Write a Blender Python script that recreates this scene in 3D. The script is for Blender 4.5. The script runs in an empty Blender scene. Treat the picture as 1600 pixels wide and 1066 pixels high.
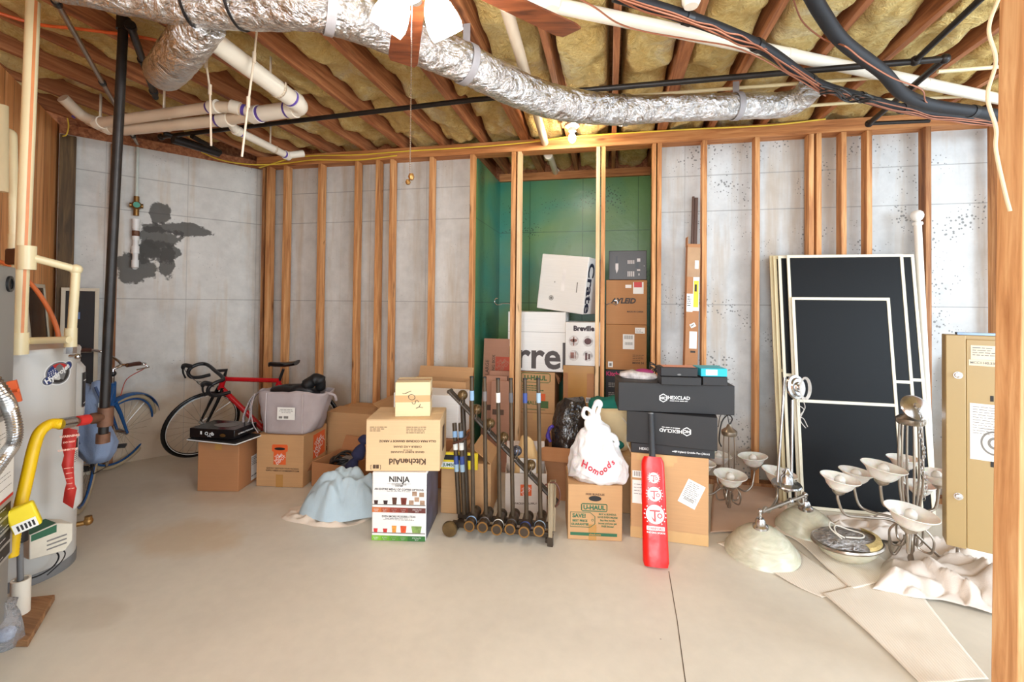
import bpy, math, random
from mathutils import Vector, Matrix, noise
PI = math.pi
random.seed(7)
scene = bpy.context.scene
COL = scene.collection

# ---------------------------------------------------------------- camera, world, light
F = 16.0 / 36.0 * 1600
SHIFT = -0.0437
CAMZ = 1.51
cam_data = bpy.data.cameras.new('camera')
cam_data.lens = 16.0
cam_data.sensor_width = 36.0
cam_data.shift_y = SHIFT
cam_data.clip_start = 0.05
cam = bpy.data.objects.new('camera', cam_data)
COL.objects.link(cam)
CAM = Vector((0, 0, CAMZ))
RM = (Matrix.Rotation(math.radians(12.1), 3, 'Z') @ Matrix.Rotation(PI / 2 + math.radians(.8), 3, 'X')
      @ Matrix.Rotation(math.radians(.58), 3, 'Z'))
cam.matrix_world = Matrix.Translation(CAM) @ RM.to_4x4()
scene.camera = cam

world = bpy.data.worlds.new('world')
scene.world = world
world.use_nodes = True
wb = world.node_tree.nodes['Background']
wb.inputs['Color'].default_value = (0.80, 0.90, 1.0, 1)      # daylight that reaches in from the open rest of the basement
wb.inputs['Strength'].default_value = 1.55

scene.view_settings.view_transform = 'Standard'
scene.view_settings.look = 'None'
scene.view_settings.gamma = 1.0
scene.view_settings.use_curve_mapping = False
scene.view_settings.exposure = 0.97
scene.cycles.use_denoising = True
scene.cycles.max_bounces = 8
scene.cycles.diffuse_bounces = 5
scene.cycles.sample_clamp_indirect = 6.0

def area_light(name, loc, target, sx, sy, power, col):
    l = bpy.data.lights.new(name, 'AREA')
    l.shape = 'RECTANGLE'; l.size = sx; l.size_y = sy; l.energy = power; l.color = col
    o = bpy.data.objects.new(name, l)
    o.location = loc
    o.rotation_euler = (Vector(target) - Vector(loc)).to_track_quat('-Z', 'Y').to_euler()
    COL.objects.link(o)
    return o
# added fill behind the camera, no window built; daylight from a window at right
area_light('daylight_fill', (-0.6, -2.6, 1.9), (-0.4, 3.5, 1.2), 3.2, 1.7, 105, (0.95, 0.98, 1.0))
area_light('daylight_fill', (4.6, 0.4, 1.8), (1.8, 4.2, 1.5), 1.6, 1.6, 62, (0.72, 0.87, 1.0))

# ---------------------------------------------------------------- solving places from the survey
FW = Vector((-math.sin(math.radians(12.1)), math.cos(math.radians(12.1)), 0))
def ray(px, py):
    return RM @ Vector(((px - 800) / F, -(py - 533 - 1600 * SHIFT) / F, -1))
def PZ(px, py, z=0.0):
    d = ray(px, py); return CAM + d * ((z - CAMZ) / d.z)
def PY(px, py, y):
    d = ray(px, py); return CAM + d * (y / d.y)
def PD(px, py, zc):
    d = ray(px, py); return CAM + d * (zc / d.dot(FW))
def PV(p, px, py):
    """height at which the vertical line through p is seen at image row py"""
    z = p.z
    for _ in range(4):
        zc = Vector((p.x, p.y, 0)).dot(FW)
        z = PD(px, py, zc).z
    return z

# ---------------------------------------------------------------- mesh building
class MB:
    def __init__(s): s.v = []; s.f = []; s.m = []; s.sm = []; s.cur = 0; s.smooth = True
    def add(s, vs, fs, T=None):
        b = len(s.v)
        s.v += [(T @ Vector(v)) if T is not None else Vector(v) for v in vs]
        for f in fs:
            s.f.append([b + i for i in f]); s.m.append(s.cur)
        return s
    def box(s, x0, x1, y0, y1, z0, z1, T=None):
        vs = [(x0, y0, z0), (x1, y0, z0), (x1, y1, z0), (x0, y1, z0), (x0, y0, z1), (x1, y0, z1), (x1, y1, z1), (x0, y1, z1)]
        return s.add(vs, [(3, 2, 1, 0), (4, 5, 6, 7), (0, 1, 5, 4), (1, 2, 6, 5), (2, 3, 7, 6), (3, 0, 4, 7)], T)
    def cbox(s, c, sx, sy, sz, T=None):
        return s.box(c[0] - sx / 2, c[0] + sx / 2, c[1] - sy / 2, c[1] + sy / 2, c[2] - sz / 2, c[2] + sz / 2, T)
    def prism(s, poly, y0, y1, T=None):
        """polygon in x,z pushed along y"""
        n = len(poly)
        vs = [(p[0], y0, p[1]) for p in poly] + [(p[0], y1, p[1]) for p in poly]
        fs = [list(range(n)), list(range(2 * n - 1, n - 1, -1))] + [(i, i + n, (i + 1) % n + n, (i + 1) % n) for i in range(n)]
        return s.add(vs, fs, T)
    def slab(s, poly, z0, z1, T=None):
        n = len(poly)
        vs = [(p[0], p[1], z0) for p in poly] + [(p[0], p[1], z1) for p in poly]
        fs = [list(range(n - 1, -1, -1)), list(range(n, 2 * n))] + [(i, (i + 1) % n, (i + 1) % n + n, i + n) for i in range(n)]
        return s.add(vs, fs, T)
    def quad(s, a, b, c, d, T=None): return s.add([a, b, c, d], [(0, 1, 2, 3)], T)
    def lathe(s, prof, seg=24, T=None, a0=0, a1=2 * PI):
        full = abs(a1 - a0 - 2 * PI) < 1e-6
        n = seg if full else seg + 1
        vs = []
        for (r, z) in prof:
            for k in range(n):
                a = a0 + (a1 - a0) * k / seg
                vs.append((r * math.cos(a), r * math.sin(a), z))
        fs = []
        for i in range(len(prof) - 1):
            for k in range(seg):
                k2 = (k + 1) % n
                fs.append((i * n + k, i * n + k2, (i + 1) * n + k2, (i + 1) * n + k))
        if full:
            pass
        return s.add(vs, fs, T)
    def sphere(s, c, r, seg=16, T=None, sc=(1, 1, 1)):
        M = Matrix.Translation(Vector(c)) @ Matrix.Diagonal((sc[0], sc[1], sc[2], 1))
        if T is not None: M = T @ M
        n = seg // 2
        return s.lathe([(max(r * math.sin(PI * i / n), 1e-5 if i in (0, n) else 0), -r * math.cos(PI * i / n)) for i in range(n + 1)], seg, M)
    def tube(s, pts, r, seg=10, T=None, closed=False, caps=True, rf=None):
        pts = [Vector(p) for p in pts]
        n = len(pts)
        tang = []
        for i in range(n):
            if closed: t = pts[(i + 1) % n] - pts[i - 1]
            else: t = pts[min(i + 1, n - 1)] - pts[max(i - 1, 0)]
            tang.append(t.normalized() if t.length > 1e-9 else Vector((0, 0, 1)))
        u = tang[0].orthogonal().normalized()
        vs = []
        for i in range(n):
            t = tang[i]
            u = (u - t * u.dot(t))
            u = u.normalized() if u.length > 1e-6 else t.orthogonal().normalized()
            w = t.cross(u)
            rr = r[i] if isinstance(r, (list, tuple)) else r
            for k in range(seg):
                a = 2 * PI * k / seg
                q = rr if rf is None else rr * rf(i, k, pts[i])
                vs.append(pts[i] + u * (q * math.cos(a)) + w * (q * math.sin(a)))
        fs = []
        for i in range(n if closed else n - 1):
            j = (i + 1) % n
            for k in range(seg):
                k2 = (k + 1) % seg
                fs.append((i * seg + k, i * seg + k2, j * seg + k2, j * seg + k))
        if caps and not closed:
            fs.append(list(range(seg - 1, -1, -1))); fs.append([(n - 1) * seg + k for k in range(seg)])
        return s.add(vs, fs, T)
    def cyl(s, a, b, r, seg=14, r2=None, T=None):
        return s.tube([a, b], [r, r if r2 is None else r2], seg, T)
    def grid(s, nx, ny, fn, T=None):
        vs = [fn(i / nx, j / ny) for j in range(ny + 1) for i in range(nx + 1)]
        fs = [(j * (nx + 1) + i, j * (nx + 1) + i + 1, (j + 1) * (nx + 1) + i + 1, (j + 1) * (nx + 1) + i) for j in range(ny) for i in range(nx)]
        return s.add(vs, fs, T)
    def text(s, body, size, T, bold=0.0, align='CENTER', sx=1.0, shear=0.0, space=1.0):
        cu = bpy.data.curves.new('lettering', 'FONT')
        cu.body = body; cu.size = size; cu.align_x = align; cu.offset = bold; cu.resolution_u = 3
        cu.shear = shear; cu.space_character = space
        o = bpy.data.objects.new('lettering', cu)
        COL.objects.link(o)
        dg = bpy.context.evaluated_depsgraph_get()
        me = bpy.data.meshes.new_from_object(o.evaluated_get(dg))
        s.add([(v.co.x * sx, v.co.y, v.co.z) for v in me.vertices], [list(p.vertices) for p in me.polygons], T)
        bpy.data.objects.remove(o); bpy.data.curves.remove(cu); bpy.data.meshes.remove(me)
        return s
    def build(s, name, mats, parent=None, angle=40, bevel=0, solid=0, subsurf=0, kind=None):
        me = bpy.data.meshes.new(name)
        me.from_pydata([tuple(v) for v in s.v], [], s.f)
        if not isinstance(mats, (list, tuple)): mats = [mats]
        for m in mats: me.materials.append(m)
        if len(mats) > 1:
            me.polygons.foreach_set('material_index', s.m)
        me.polygons.foreach_set('use_smooth', [True] * len(s.f))
        me.update()
        me.set_sharp_from_angle(angle=math.radians(angle))
        o = bpy.data.objects.new(name, me)
        COL.objects.link(o)
        if parent is not None: o.parent = parent
        if solid:
            md = o.modifiers.new('thickness', 'SOLIDIFY'); md.thickness = solid; md.offset = 0
        if bevel:
            md = o.modifiers.new('bevel', 'BEVEL'); md.width = bevel; md.segments = 2; md.limit_method = 'ANGLE'; md.angle_limit = math.radians(50)
        if subsurf:
            md = o.modifiers.new('smooth', 'SUBSURF'); md.levels = subsurf; md.render_levels = subsurf
        if kind: o['kind'] = kind
        return o

def pieces(m, name, mats, parent):
    """each loose piece of m as a mesh of its own"""
    if not isinstance(mats, (list, tuple)): mats = [mats]
    root = list(range(len(m.v)))
    def find(i):
        while root[i] != i: root[i] = root[root[i]]; i = root[i]
        return i
    for f in m.f:
        for i in f[1:]: root[find(i)] = find(f[0])
    groups = {}
    for f, mi in zip(m.f, m.m): groups.setdefault((find(f[0]), mi), []).append(f)
    for (_, mi), fs in groups.items():
        q = MB(); ids = sorted({i for f in fs for i in f}); at = {j: k for k, j in enumerate(ids)}
        q.add([m.v[i] for i in ids], [[at[i] for i in f] for f in fs]); q.build(name, mats[mi], parent)
def tag(o, label, cat, group=None, kind=None):
    o['label'] = label; o['category'] = cat
    if group: o['group'] = group
    if kind: o['kind'] = kind
    return o
def thing(name, label, cat, loc=(0, 0, 0), rz=0.0, group=None):
    o = bpy.data.objects.new(name, None)
    o.empty_display_size = .1
    COL.objects.link(o)
    o.location = loc; o.rotation_euler = (0, 0, rz)
    return tag(o, label, cat, group)
def copy_tree(o, parent=None):
    c = o.copy(); COL.objects.link(c)
    if parent is not None: c.parent = parent
    for ch in list(o.children): copy_tree(ch, c)
    return c

def smooth(pts, n=8, closed=False):
    """Catmull-Rom through points"""
    P = [Vector(p) for p in pts]; N = len(P); out = []
    for i in range(N if closed else N - 1):
        if closed: a, b, c, d = P[i - 1], P[i], P[(i + 1) % N], P[(i + 2) % N]
        else:
            b, c = P[i], P[i + 1]
            a = P[i - 1] if i > 0 else b * 2 - c
            d = P[i + 2] if i + 2 < N else c * 2 - b
        for k in range(n):
            t = k / n
            out.append(.5 * ((2 * b) + (c - a) * t + (2 * a - 5 * b + 4 * c - d) * t * t + (3 * b - a - 3 * c + d) * t ** 3))
    if not closed: out.append(P[-1])
    return out
def rounded(pts, r=.06, n=5):
    """polyline with rounded corners"""
    P = [Vector(p) for p in pts]; out = [P[0]]
    for i in range(1, len(P) - 1):
        a = P[i - 1] - P[i]; b = P[i + 1] - P[i]
        q = min(r, a.length * .45, b.length * .45)
        p0 = P[i] + a.normalized() * q; p1 = P[i] + b.normalized() * q
        for k in range(n + 1):
            t = k / n
            out.append(p0 * (1 - t) ** 2 + P[i] * (2 * t * (1 - t)) + p1 * t * t)
    out.append(P[-1]); return out
def axis(a, b):
    """matrix whose z runs from a to b, origin a"""
    a = Vector(a); d = Vector(b) - a
    return Matrix.Translation(a) @ d.to_track_quat('Z', 'Y').to_matrix().to_4x4()
FRONT = Matrix.Rotation(PI / 2, 4, 'X')        # text plane to an upright face looking along -y
def TR(x, y, z): return Matrix.Translation((x, y, z))
def RZ(a): return Matrix.Rotation(a, 4, 'Z')
def RX(a): return Matrix.Rotation(a, 4, 'X')
def RY(a): return Matrix.Rotation(a, 4, 'Y')

# ---------------------------------------------------------------- materials
def srgb(r, g, b):
    f = lambda c: (c / 255 / 12.92) if c <= 10 else ((c / 255 + .055) / 1.055) ** 2.4
    return (f(r), f(g), f(b), 1)
class NT:
    def __init__(s, name):
        s.mat = bpy.data.materials.new(name); s.mat.use_nodes = True
        s.t = s.mat.node_tree; s.b = s.t.nodes['Principled BSDF']
    def n(s, kind, **kw):
        nd = s.t.nodes.new(kind)
        for k, v in kw.items():
            if k in nd.inputs: nd.inputs[k].default_value = v
            else: setattr(nd, k, v)
        return nd
    def l(s, a, b): s.t.links.new(a, b)
    def coords(s, scale=(1, 1, 1), rand=True, which='Object', rot=(0, 0, 0)):
        tc = s.n('ShaderNodeTexCoord')
        mp = s.n('ShaderNodeMapping'); mp.inputs['Scale'].default_value = scale; mp.inputs['Rotation'].default_value = rot
        s.l(tc.outputs[which], mp.inputs['Vector'])
        if rand:
            oi = s.n('ShaderNodeObjectInfo'); mu = s.n('ShaderNodeMath', operation='MULTIPLY'); mu.inputs[1].default_value = 37.0
            s.l(oi.outputs['Random'], mu.inputs[0])
            cb = s.n('ShaderNodeCombineXYZ'); s.l(mu.outputs[0], cb.inputs[0]); s.l(mu.outputs[0], cb.inputs[1]); s.l(mu.outputs[0], cb.inputs[2])
            s.l(cb.outputs[0], mp.inputs['Location'])
        return mp.outputs[0]
    def noise(s, vec, scale=5, detail=4, rough=.55, dist=0.0):
        nd = s.n('ShaderNodeTexNoise'); nd.inputs['Scale'].default_value = scale; nd.inputs['Detail'].default_value = detail
        nd.inputs['Roughness'].default_value = rough; nd.inputs['Distortion'].default_value = dist
        s.l(vec, nd.inputs['Vector']); return nd.outputs['Fac']
    def ramp(s, fac, stops):
        r = s.n('ShaderNodeValToRGB'); e = r.color_ramp.elements
        while len(e) > 1: e.remove(e[0])
        e[0].position = stops[0][0]; e[0].color = stops[0][1]
        for p, c in stops[1:]:
            q = e.new(p); q.color = c
        s.l(fac, r.inputs[0]); return r.outputs['Color']
    def math(s, op, a, b=None, c=None):
        nd = s.n('ShaderNodeMath', operation=op)
        for i, x in enumerate((a, b, c)):
            if x is None: continue
            if isinstance(x, (int, float)): nd.inputs[i].default_value = x
            else: s.l(x, nd.inputs[i])
        return nd.outputs[0]
    def mix(s, fac, a, b, mode='MIX'):
        nd = s.n('ShaderNodeMix', data_type='RGBA', blend_type=mode)
        for i, x in ((0, fac), (6, a), (7, b)):
            if isinstance(x, (int, float)): nd.inputs[i].default_value = x
            elif isinstance(x, tuple): nd.inputs[i].default_value = x
            else: s.l(x, nd.inputs[i])
        return nd.outputs[2]
    def bump(s, h, strength=.3, dist=.01):
        nd = s.n('ShaderNodeBump'); nd.inputs['Strength'].default_value = strength; nd.inputs['Distance'].default_value = dist
        s.l(h, nd.inputs['Height']); s.l(nd.outputs[0], s.b.inputs['Normal'])
    def set(s, **kw):
        for k, v in kw.items():
            k = k.replace('_', ' ')
            if isinstance(v, (int, float, tuple)): s.b.inputs[k].default_value = v
            else: s.l(v, s.b.inputs[k])
        return s.mat
def shade(c, k): return (c[0] * k, c[1] * k, c[2] * k, 1)
def M(name, col, rough=.55, metal=0.0, var=.12, scale=6, bump=0.0, bscale=40, **kw):
    t = NT(name); v = t.coords()
    n1 = t.noise(v, scale, 4)
    t.set(Base_Color=t.ramp(n1, [(.3, shade(col, 1 - var)), (.7, shade(col, 1 + var))]), Roughness=rough, Metallic=metal, **kw)
    if bump: t.bump(t.noise(v, bscale, 3), bump, .004)
    return t.mat
def wood(name, lo, mid, hi, knots=True, along=2, rough=.65, fine=1.0):
    t = NT(name)
    sc = [14, 14, 14]; sc[along] = .9
    v = t.coords(tuple(sc))
    g = t.noise(v, 2.2 * fine, 5, .6, .6)
    c = t.ramp(g, [(.28, lo), (.5, mid), (.72, hi)])
    if knots:
        sk = [16, 16, 16]; sk[along] = 4.5
        vk = t.coords(tuple(sk))
        vo = t.n('ShaderNodeTexVoronoi', Scale=.55); t.l(vk, vo.inputs['Vector'])
        k = t.ramp(vo.outputs['Distance'], [(.06, (1, 1, 1, 1)), (.16, (0, 0, 0, 1))])
        sel = t.math('GREATER_THAN', t.noise(vk, .35, 1), .5)
        c = t.mix(t.math('MULTIPLY', t.math('MULTIPLY', k, sel), .75), c, shade(lo, .35))
    t.set(Base_Color=c, Roughness=rough)
    t.bump(g, .15, .004)
    return t.mat

STUD = wood('stud_wood', srgb(150, 92, 50), srgb(198, 138, 84), srgb(226, 174, 118))
STUD_PALE = wood('pale_stud_wood', srgb(196, 150, 104), srgb(226, 188, 142), srgb(240, 210, 170))
STUD_OLD_SHADE = wood('old_shaded_stud_wood', srgb(100, 58, 30), srgb(150, 98, 56), srgb(190, 140, 92))  # old framing wood, also the corner stud toned dark for its shade
JOIST = wood('joist_wood', srgb(112, 62, 34), srgb(164, 102, 62), srgb(196, 136, 90), along=1)
PLATE = wood('plate_wood', srgb(140, 84, 44), srgb(186, 122, 70), srgb(214, 156, 100), along=0)
POSTW = wood('post_wood', srgb(170, 112, 64), srgb(206, 150, 98), srgb(226, 178, 126))
TREATED = wood('treated_wood', srgb(54, 40, 20), srgb(88, 66, 36), srgb(116, 92, 54))
BOARD = wood('board_wood', srgb(104, 70, 42), srgb(150, 108, 70), srgb(178, 138, 98), along=0)
def plank_wall(name):
    t = NT(name)
    v = t.coords((1, 1, 1), rand=False)
    br = t.n('ShaderNodeSeparateXYZ'); t.l(v, br.inputs[0])
    idx = t.math('FLOOR', t.math('MULTIPLY', br.outputs[0], 6.6))
    wn = t.n('ShaderNodeTexWhiteNoise', noise_dimensions='1D'); t.l(idx, wn.inputs['W'])
    vv = t.coords((12, 12, .8), rand=False)
    add = t.n('ShaderNodeVectorMath', operation='ADD'); t.l(vv, add.inputs[0]); t.l(wn.outputs['Color'], add.inputs[1])
    ms = t.n('ShaderNodeVectorMath', operation='MULTIPLY_ADD'); t.l(wn.outputs['Color'], ms.inputs[0]); ms.inputs[1].default_value = (9, 9, 9); t.l(vv, ms.inputs[2])
    g = t.noise(ms.outputs[0], 1.3, 5, .6, .8)
    c = t.ramp(g, [(.25, srgb(176, 108, 56)), (.5, srgb(226, 160, 98)), (.75, srgb(244, 194, 136))])
    tint = t.ramp(wn.outputs['Value'], [(0, (.82, .79, .74, 1)), (1, (1.08, 1.04, 1.0, 1))])
    c = t.mix(1.0, c, tint, 'MULTIPLY')
    gap = t.math('LESS_THAN', t.math('FRACT', t.math('MULTIPLY', br.outputs[0], 6.6)), .025)
    c = t.mix(gap, c, srgb(50, 24, 10))
    t.set(Base_Color=c, Roughness=.6)
    return t.mat
PLANKS = plank_wall('plank_wall')

def concrete(name, base, warm, seams, stain=None, pits=.5, cool=None):
    t = NT(name)
    v = t.coords((1, 1, 1), rand=False)
    sx = t.n('ShaderNodeSeparateXYZ'); t.l(v, sx.inputs[0])
    n1 = t.noise(v, 1.3, 5, .6, .5)
    n2 = t.noise(v, 9, 5, .65)
    c = t.ramp(n1, [(.32, shade(base, .82)), (.5, base), (.68, shade(base, 1.14))])
    c = t.mix(.35, c, t.ramp(n2, [(.3, shade(base, .7)), (.7, shade(base, 1.2))]))
    # rusty, muddy tide mark near the slab and long run stains
    vv = t.coords((5, 5, .5), rand=False)
    runs = t.noise(vv, 1.1, 4, .6)
    c = t.mix(t.ramp(runs, [(.52, (0, 0, 0, 1)), (.68, (.55, .55, .55, 1))]), c, warm)
    low = t.math('ADD', t.math('MULTIPLY', sx.outputs[2], -1.0), t.math('MULTIPLY', t.math('SUBTRACT', n1, .5), 2.2))
    c = t.mix(t.ramp(t.math('ADD', low, 1.0), [(.1, (0, 0, 0, 1)), (.55, (.7, .7, .7, 1))]), c, warm)
    # bug holes
    vo = t.n('ShaderNodeTexVoronoi', Scale=38.0); t.l(v, vo.inputs['Vector'])
    pit = t.math('LESS_THAN', vo.outputs['Distance'], t.math('MULTIPLY', t.math('MAXIMUM', t.math('SUBTRACT', t.noise(v, 3, 2), .42), 0), pits))
    c = t.mix(t.math('MULTIPLY', pit, .75), c, shade(base, .22))
    # board seams
    seam = None
    for z in seams:
        d = t.math('LESS_THAN', t.math('ABSOLUTE', t.math('SUBTRACT', sx.outputs[2], z)), .004)
        seam = d if seam is None else t.math('MAXIMUM', seam, d)
    fr = t.math('ABSOLUTE', t.math('SUBTRACT', t.math('FRACT', t.math('DIVIDE', t.math('ADD', sx.outputs[0], .27), .61)), .5))
    seam = t.math('MAXIMUM', seam, t.math('MULTIPLY', t.math('LESS_THAN', fr, .006), .55))
    c = t.mix(t.math('MULTIPLY', seam, .6), c, shade(base, .38))
    if stain:
        for (cx, cz, rx, rz) in stain:
            dx = t.math('DIVIDE', t.math('SUBTRACT', sx.outputs[0], cx), rx); dz = t.math('DIVIDE', t.math('SUBTRACT', sx.outputs[2], cz), rz)
            d = t.math('ADD', t.math('MULTIPLY', dx, dx), t.math('MULTIPLY', dz, dz))
            d = t.math('ADD', d, t.math('MULTIPLY', t.math('SUBTRACT', t.noise(v, 7, 5, .65), .5), 3.4))
            c = t.mix(t.ramp(d, [(.62, (.88, .88, .88, 1)), (.82, (0, 0, 0, 1))]), c, srgb(74, 72, 68))
    t.set(Base_Color=c, Roughness=.8)
    t.bump(t.math('ADD', n2, t.math('MULTIPLY', pit, -1.5)), .25, .01)
    return t.mat
CONC = concrete('concrete_wall', srgb(206, 204, 199), srgb(176, 152, 118), (1.51, 2.33, 2.645))
CONC_R = concrete('concrete_wall_pitted', srgb(200, 203, 204), srgb(170, 148, 120), (1.51, 2.33, 2.645), pits=1.3)
def green_wall(name):
    t = NT(name); v = t.coords((1, 1, 1), rand=False)
    sx = t.n('ShaderNodeSeparateXYZ'); t.l(v, sx.inputs[0])
    n1 = t.noise(v, .9, 3, .5, .4)
    c = t.ramp(n1, [(.34, srgb(48, 128, 112)), (.54, srgb(98, 136, 82))])  # teal tint of the cool light put into the green as patches
    vo = t.n('ShaderNodeTexVoronoi', Scale=36.0); t.l(v, vo.inputs['Vector'])
    pit = t.math('LESS_THAN', vo.outputs['Distance'], t.math('MULTIPLY', t.math('MAXIMUM', t.math('SUBTRACT', t.noise(v, 1.6, 3), .46), 0), 1.5))
    c = t.mix(t.math('MULTIPLY', pit, .7), c, srgb(20, 48, 36))
    seam = None
    for z in (1.51, 2.33):
        d = t.math('LESS_THAN', t.math('ABSOLUTE', t.math('SUBTRACT', sx.outputs[2], z)), .005); seam = d if seam is None else t.math('MAXIMUM', seam, d)
    fr = t.math('LESS_THAN', t.math('ABSOLUTE', t.math('SUBTRACT', t.math('FRACT', t.math('DIVIDE', sx.outputs[0], .61)), .5)), .008)
    c = t.mix(t.math('MULTIPLY', t.math('MAXIMUM', seam, fr), .5), c, srgb(16, 50, 40))
    t.set(Base_Color=c, Roughness=.32)
    t.bump(t.noise(v, 6, 4), .2, .02)
    return t.mat
GREEN = green_wall('green_damp_proofing')
def floor_mat(name):
    t = NT(name); v = t.coords((1, 1, 1), rand=False)
    sx = t.n('ShaderNodeSeparateXYZ'); t.l(v, sx.inputs[0])
    n1 = t.noise(v, 1.1, 5, .6, .4); n2 = t.noise(v, 14, 4, .6)
    base = srgb(215, 207, 191)
    c = t.ramp(n1, [(.3, shade(base, .9)), (.5, base), (.72, shade(base, 1.08))])
    c = t.mix(.2, c, t.ramp(n2, [(.3, shade(base, .8)), (.7, shade(base, 1.1))]))
    for (cx, cy, rx, ry, col, k) in ((-2.62, 2.42, .42, .26, srgb(196, 164, 116), .4), (-2.45, 1.72, .25, .14, srgb(160, 140, 108), .22), (-3.0, 3.0, .7, .2, srgb(186, 160, 122), .3)):
        dx = t.math('DIVIDE', t.math('SUBTRACT', sx.outputs[0], cx), rx); dy = t.math('DIVIDE', t.math('SUBTRACT', sx.outputs[1], cy), ry)
        d = t.math('ADD', t.math('MULTIPLY', dx, dx), t.math('MULTIPLY', dy, dy))
        d = t.math('ADD', d, t.math('MULTIPLY', t.math('SUBTRACT', t.noise(v, 4, 4), .5), 1.8))
        c = t.mix(t.ramp(d, [(.3, (k, k, k, 1)), (1.1, (0, 0, 0, 1))]), c, col)
    vo = t.n('ShaderNodeTexVoronoi', Scale=9.0); t.l(v, vo.inputs['Vector'])
    sp = t.math('LESS_THAN', vo.outputs['Distance'], t.math('MULTIPLY', t.math('MAXIMUM', t.math('SUBTRACT', t.noise(v, 1.3, 2), .56), 0), .5))
    c = t.mix(t.math('MULTIPLY', sp, .5), c, srgb(110, 90, 60))
    t.set(Base_Color=c, Roughness=t.ramp(n1, [(.3, (.34, .34, .34, 1)), (.7, (.5, .5, .5, 1))]))
    t.bump(n2, .05, .005)
    return t.mat
FLOOR = floor_mat('painted_slab')
def insul(name):
    t = NT(name); v = t.coords((1, 1, 1))
    n1 = t.noise(v, 2.6, 6, .65, .8); n2 = t.noise(v, 26, 5, .7, 1.2)
    c = t.ramp(n1, [(.25, srgb(214, 164, 86)), (.42, srgb(244, 208, 122)), (.56, srgb(250, 224, 150)), (.72, srgb(252, 242, 214))])
    c = t.mix(.3, c, t.ramp(n2, [(.35, srgb(186, 132, 64)), (.65, srgb(252, 232, 172))]))
    t.set(Base_Color=c, Roughness=.95)
    t.bump(t.math('ADD', n2, t.math('MULTIPLY', t.noise(v, 9, 5, .7, 2.5), 2.0)), .8, .05)
    return t.mat
INSUL = insul('glass_wool')
def foil(name, col, sc=1.0, rough=.22):
    t = NT(name); v = t.coords((1, 1, 1))
    vo = t.n('ShaderNodeTexVoronoi', Scale=16.0 * sc, feature='SMOOTH_F1'); t.l(v, vo.inputs['Vector'])
    n1 = t.noise(v, 34 * sc, 5, .65, 1.5); n2 = t.noise(v, 7 * sc, 4, .6, 2.5)
    h = t.math('ADD', t.math('MULTIPLY', n2, 1.4), t.math('ADD', t.math('MULTIPLY', vo.outputs['Distance'], .8), t.math('MULTIPLY', n1, .6)))
    t.set(Base_Color=t.ramp(n2, [(.3, shade(col, .8)), (.7, col)]), Metallic=1.0, Roughness=rough)
    t.bump(h, .8, .028)
    return t.mat
FOIL = foil('foil_jacket', (.80, .79, .78, 1), 1.0, .2)
FOIL_SMALL = foil('foil_facing', (.62, .60, .58, 1), 3.0)
def card(name, col, var=.06):
    t = NT(name); v = t.coords((1, 1, 1))
    n1 = t.noise(v, 3, 4); vv = t.coords((1, 1, 60)); n2 = t.noise(vv, 3, 2)
    c = t.ramp(n1, [(.3, shade(col, 1 - var)), (.7, shade(col, 1 + var))])
    c = t.mix(.12, c, t.ramp(n2, [(.3, shade(col, .7)), (.7, shade(col, 1.25))]))
    t.set(Base_Color=c, Roughness=.72)
    t.bump(n2, .04, .002)
    return t.mat
CARD = card('cardboard', srgb(196, 152, 106))
CARD_PALE = card('pale_cardboard', srgb(222, 190, 146))
CARD_DARK = card('brown_cardboard', srgb(176, 122, 80))
CARD_RED = card('reddish_cardboard', srgb(168, 122, 98))
CARD_WHITE = card('white_cardboard', srgb(236, 234, 230), .03)
CREAMBOX = card('cream_cardboard', srgb(232, 212, 168))
TAPE = M('packing_tape', srgb(204, 164, 112), .25, var=.05)
TAPE_DARK = M('brown_tape', srgb(186, 138, 78), .25, var=.05)
BLACKCARD = M('black_carton', srgb(31, 30, 32), .55, var=.1)
BLACKGLOSS = M('black_gloss_carton', srgb(22, 20, 22), .18, var=.1)
DARKBROWN = M('dark_brown_carton', srgb(52, 44, 40), .4)
WHITE = M('white_print', srgb(240, 240, 238), .5, var=.02)
PAPER = M('paper_label', srgb(238, 236, 230), .6, var=.03)
INK = M('black_ink', srgb(40, 36, 34), .6, var=.05)
INK_BROWN = M('brown_ink', srgb(84, 60, 44), .6, var=.05)
GREY_INK = M('grey_ink', srgb(132, 128, 122), .6, var=.05)
ORANGE = M('orange_print', srgb(226, 98, 44), .5, var=.05)
GREEN_INK = M('green_ink', srgb(48, 104, 74), .6, var=.05)
RED = M('red_print', srgb(200, 44, 40), .5, var=.05)
YELLOW = M('yellow_print', srgb(244, 218, 40), .45, var=.04)
CYAN = M('cyan_carton', srgb(30, 176, 198), .45, var=.04)
CORAL = M('coral_print', srgb(224, 150, 120), .5, var=.05)
NAVY = M('navy_print', srgb(34, 52, 110), .5, var=.05)
PVC = M('pvc_white', srgb(238, 230, 214), .3, var=.05, scale=3)
PVC_OLD = M('pvc_aged', srgb(222, 204, 180), .32, var=.08, scale=3)
CPVC = M('cpvc_cream', srgb(236, 220, 176), .3, var=.05, scale=3)
PURPLE = M('purple_primer', srgb(96, 74, 160), .4, var=.2)
IRON = M('black_iron', srgb(46, 42, 40), .4, .55, var=.25, scale=12, bump=.1)
RUST = M('rusty_fitting', srgb(112, 78, 58), .6, .4, var=.25, scale=20, bump=.2)
BRASS = M('aged_brass', srgb(150, 112, 62), .35, .8, var=.2)
NICKEL = M('brushed_nickel', srgb(168, 158, 146), .3, .9, var=.08)
STEEL = M('bright_steel', srgb(200, 200, 200), .22, 1.0, var=.05)
COPPER = M('copper_wire', srgb(176, 112, 84), .4, .5, var=.1)
RUBBER = M('black_foam_rubber', srgb(22, 24, 30), .6, var=.15, bump=.1)
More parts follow.
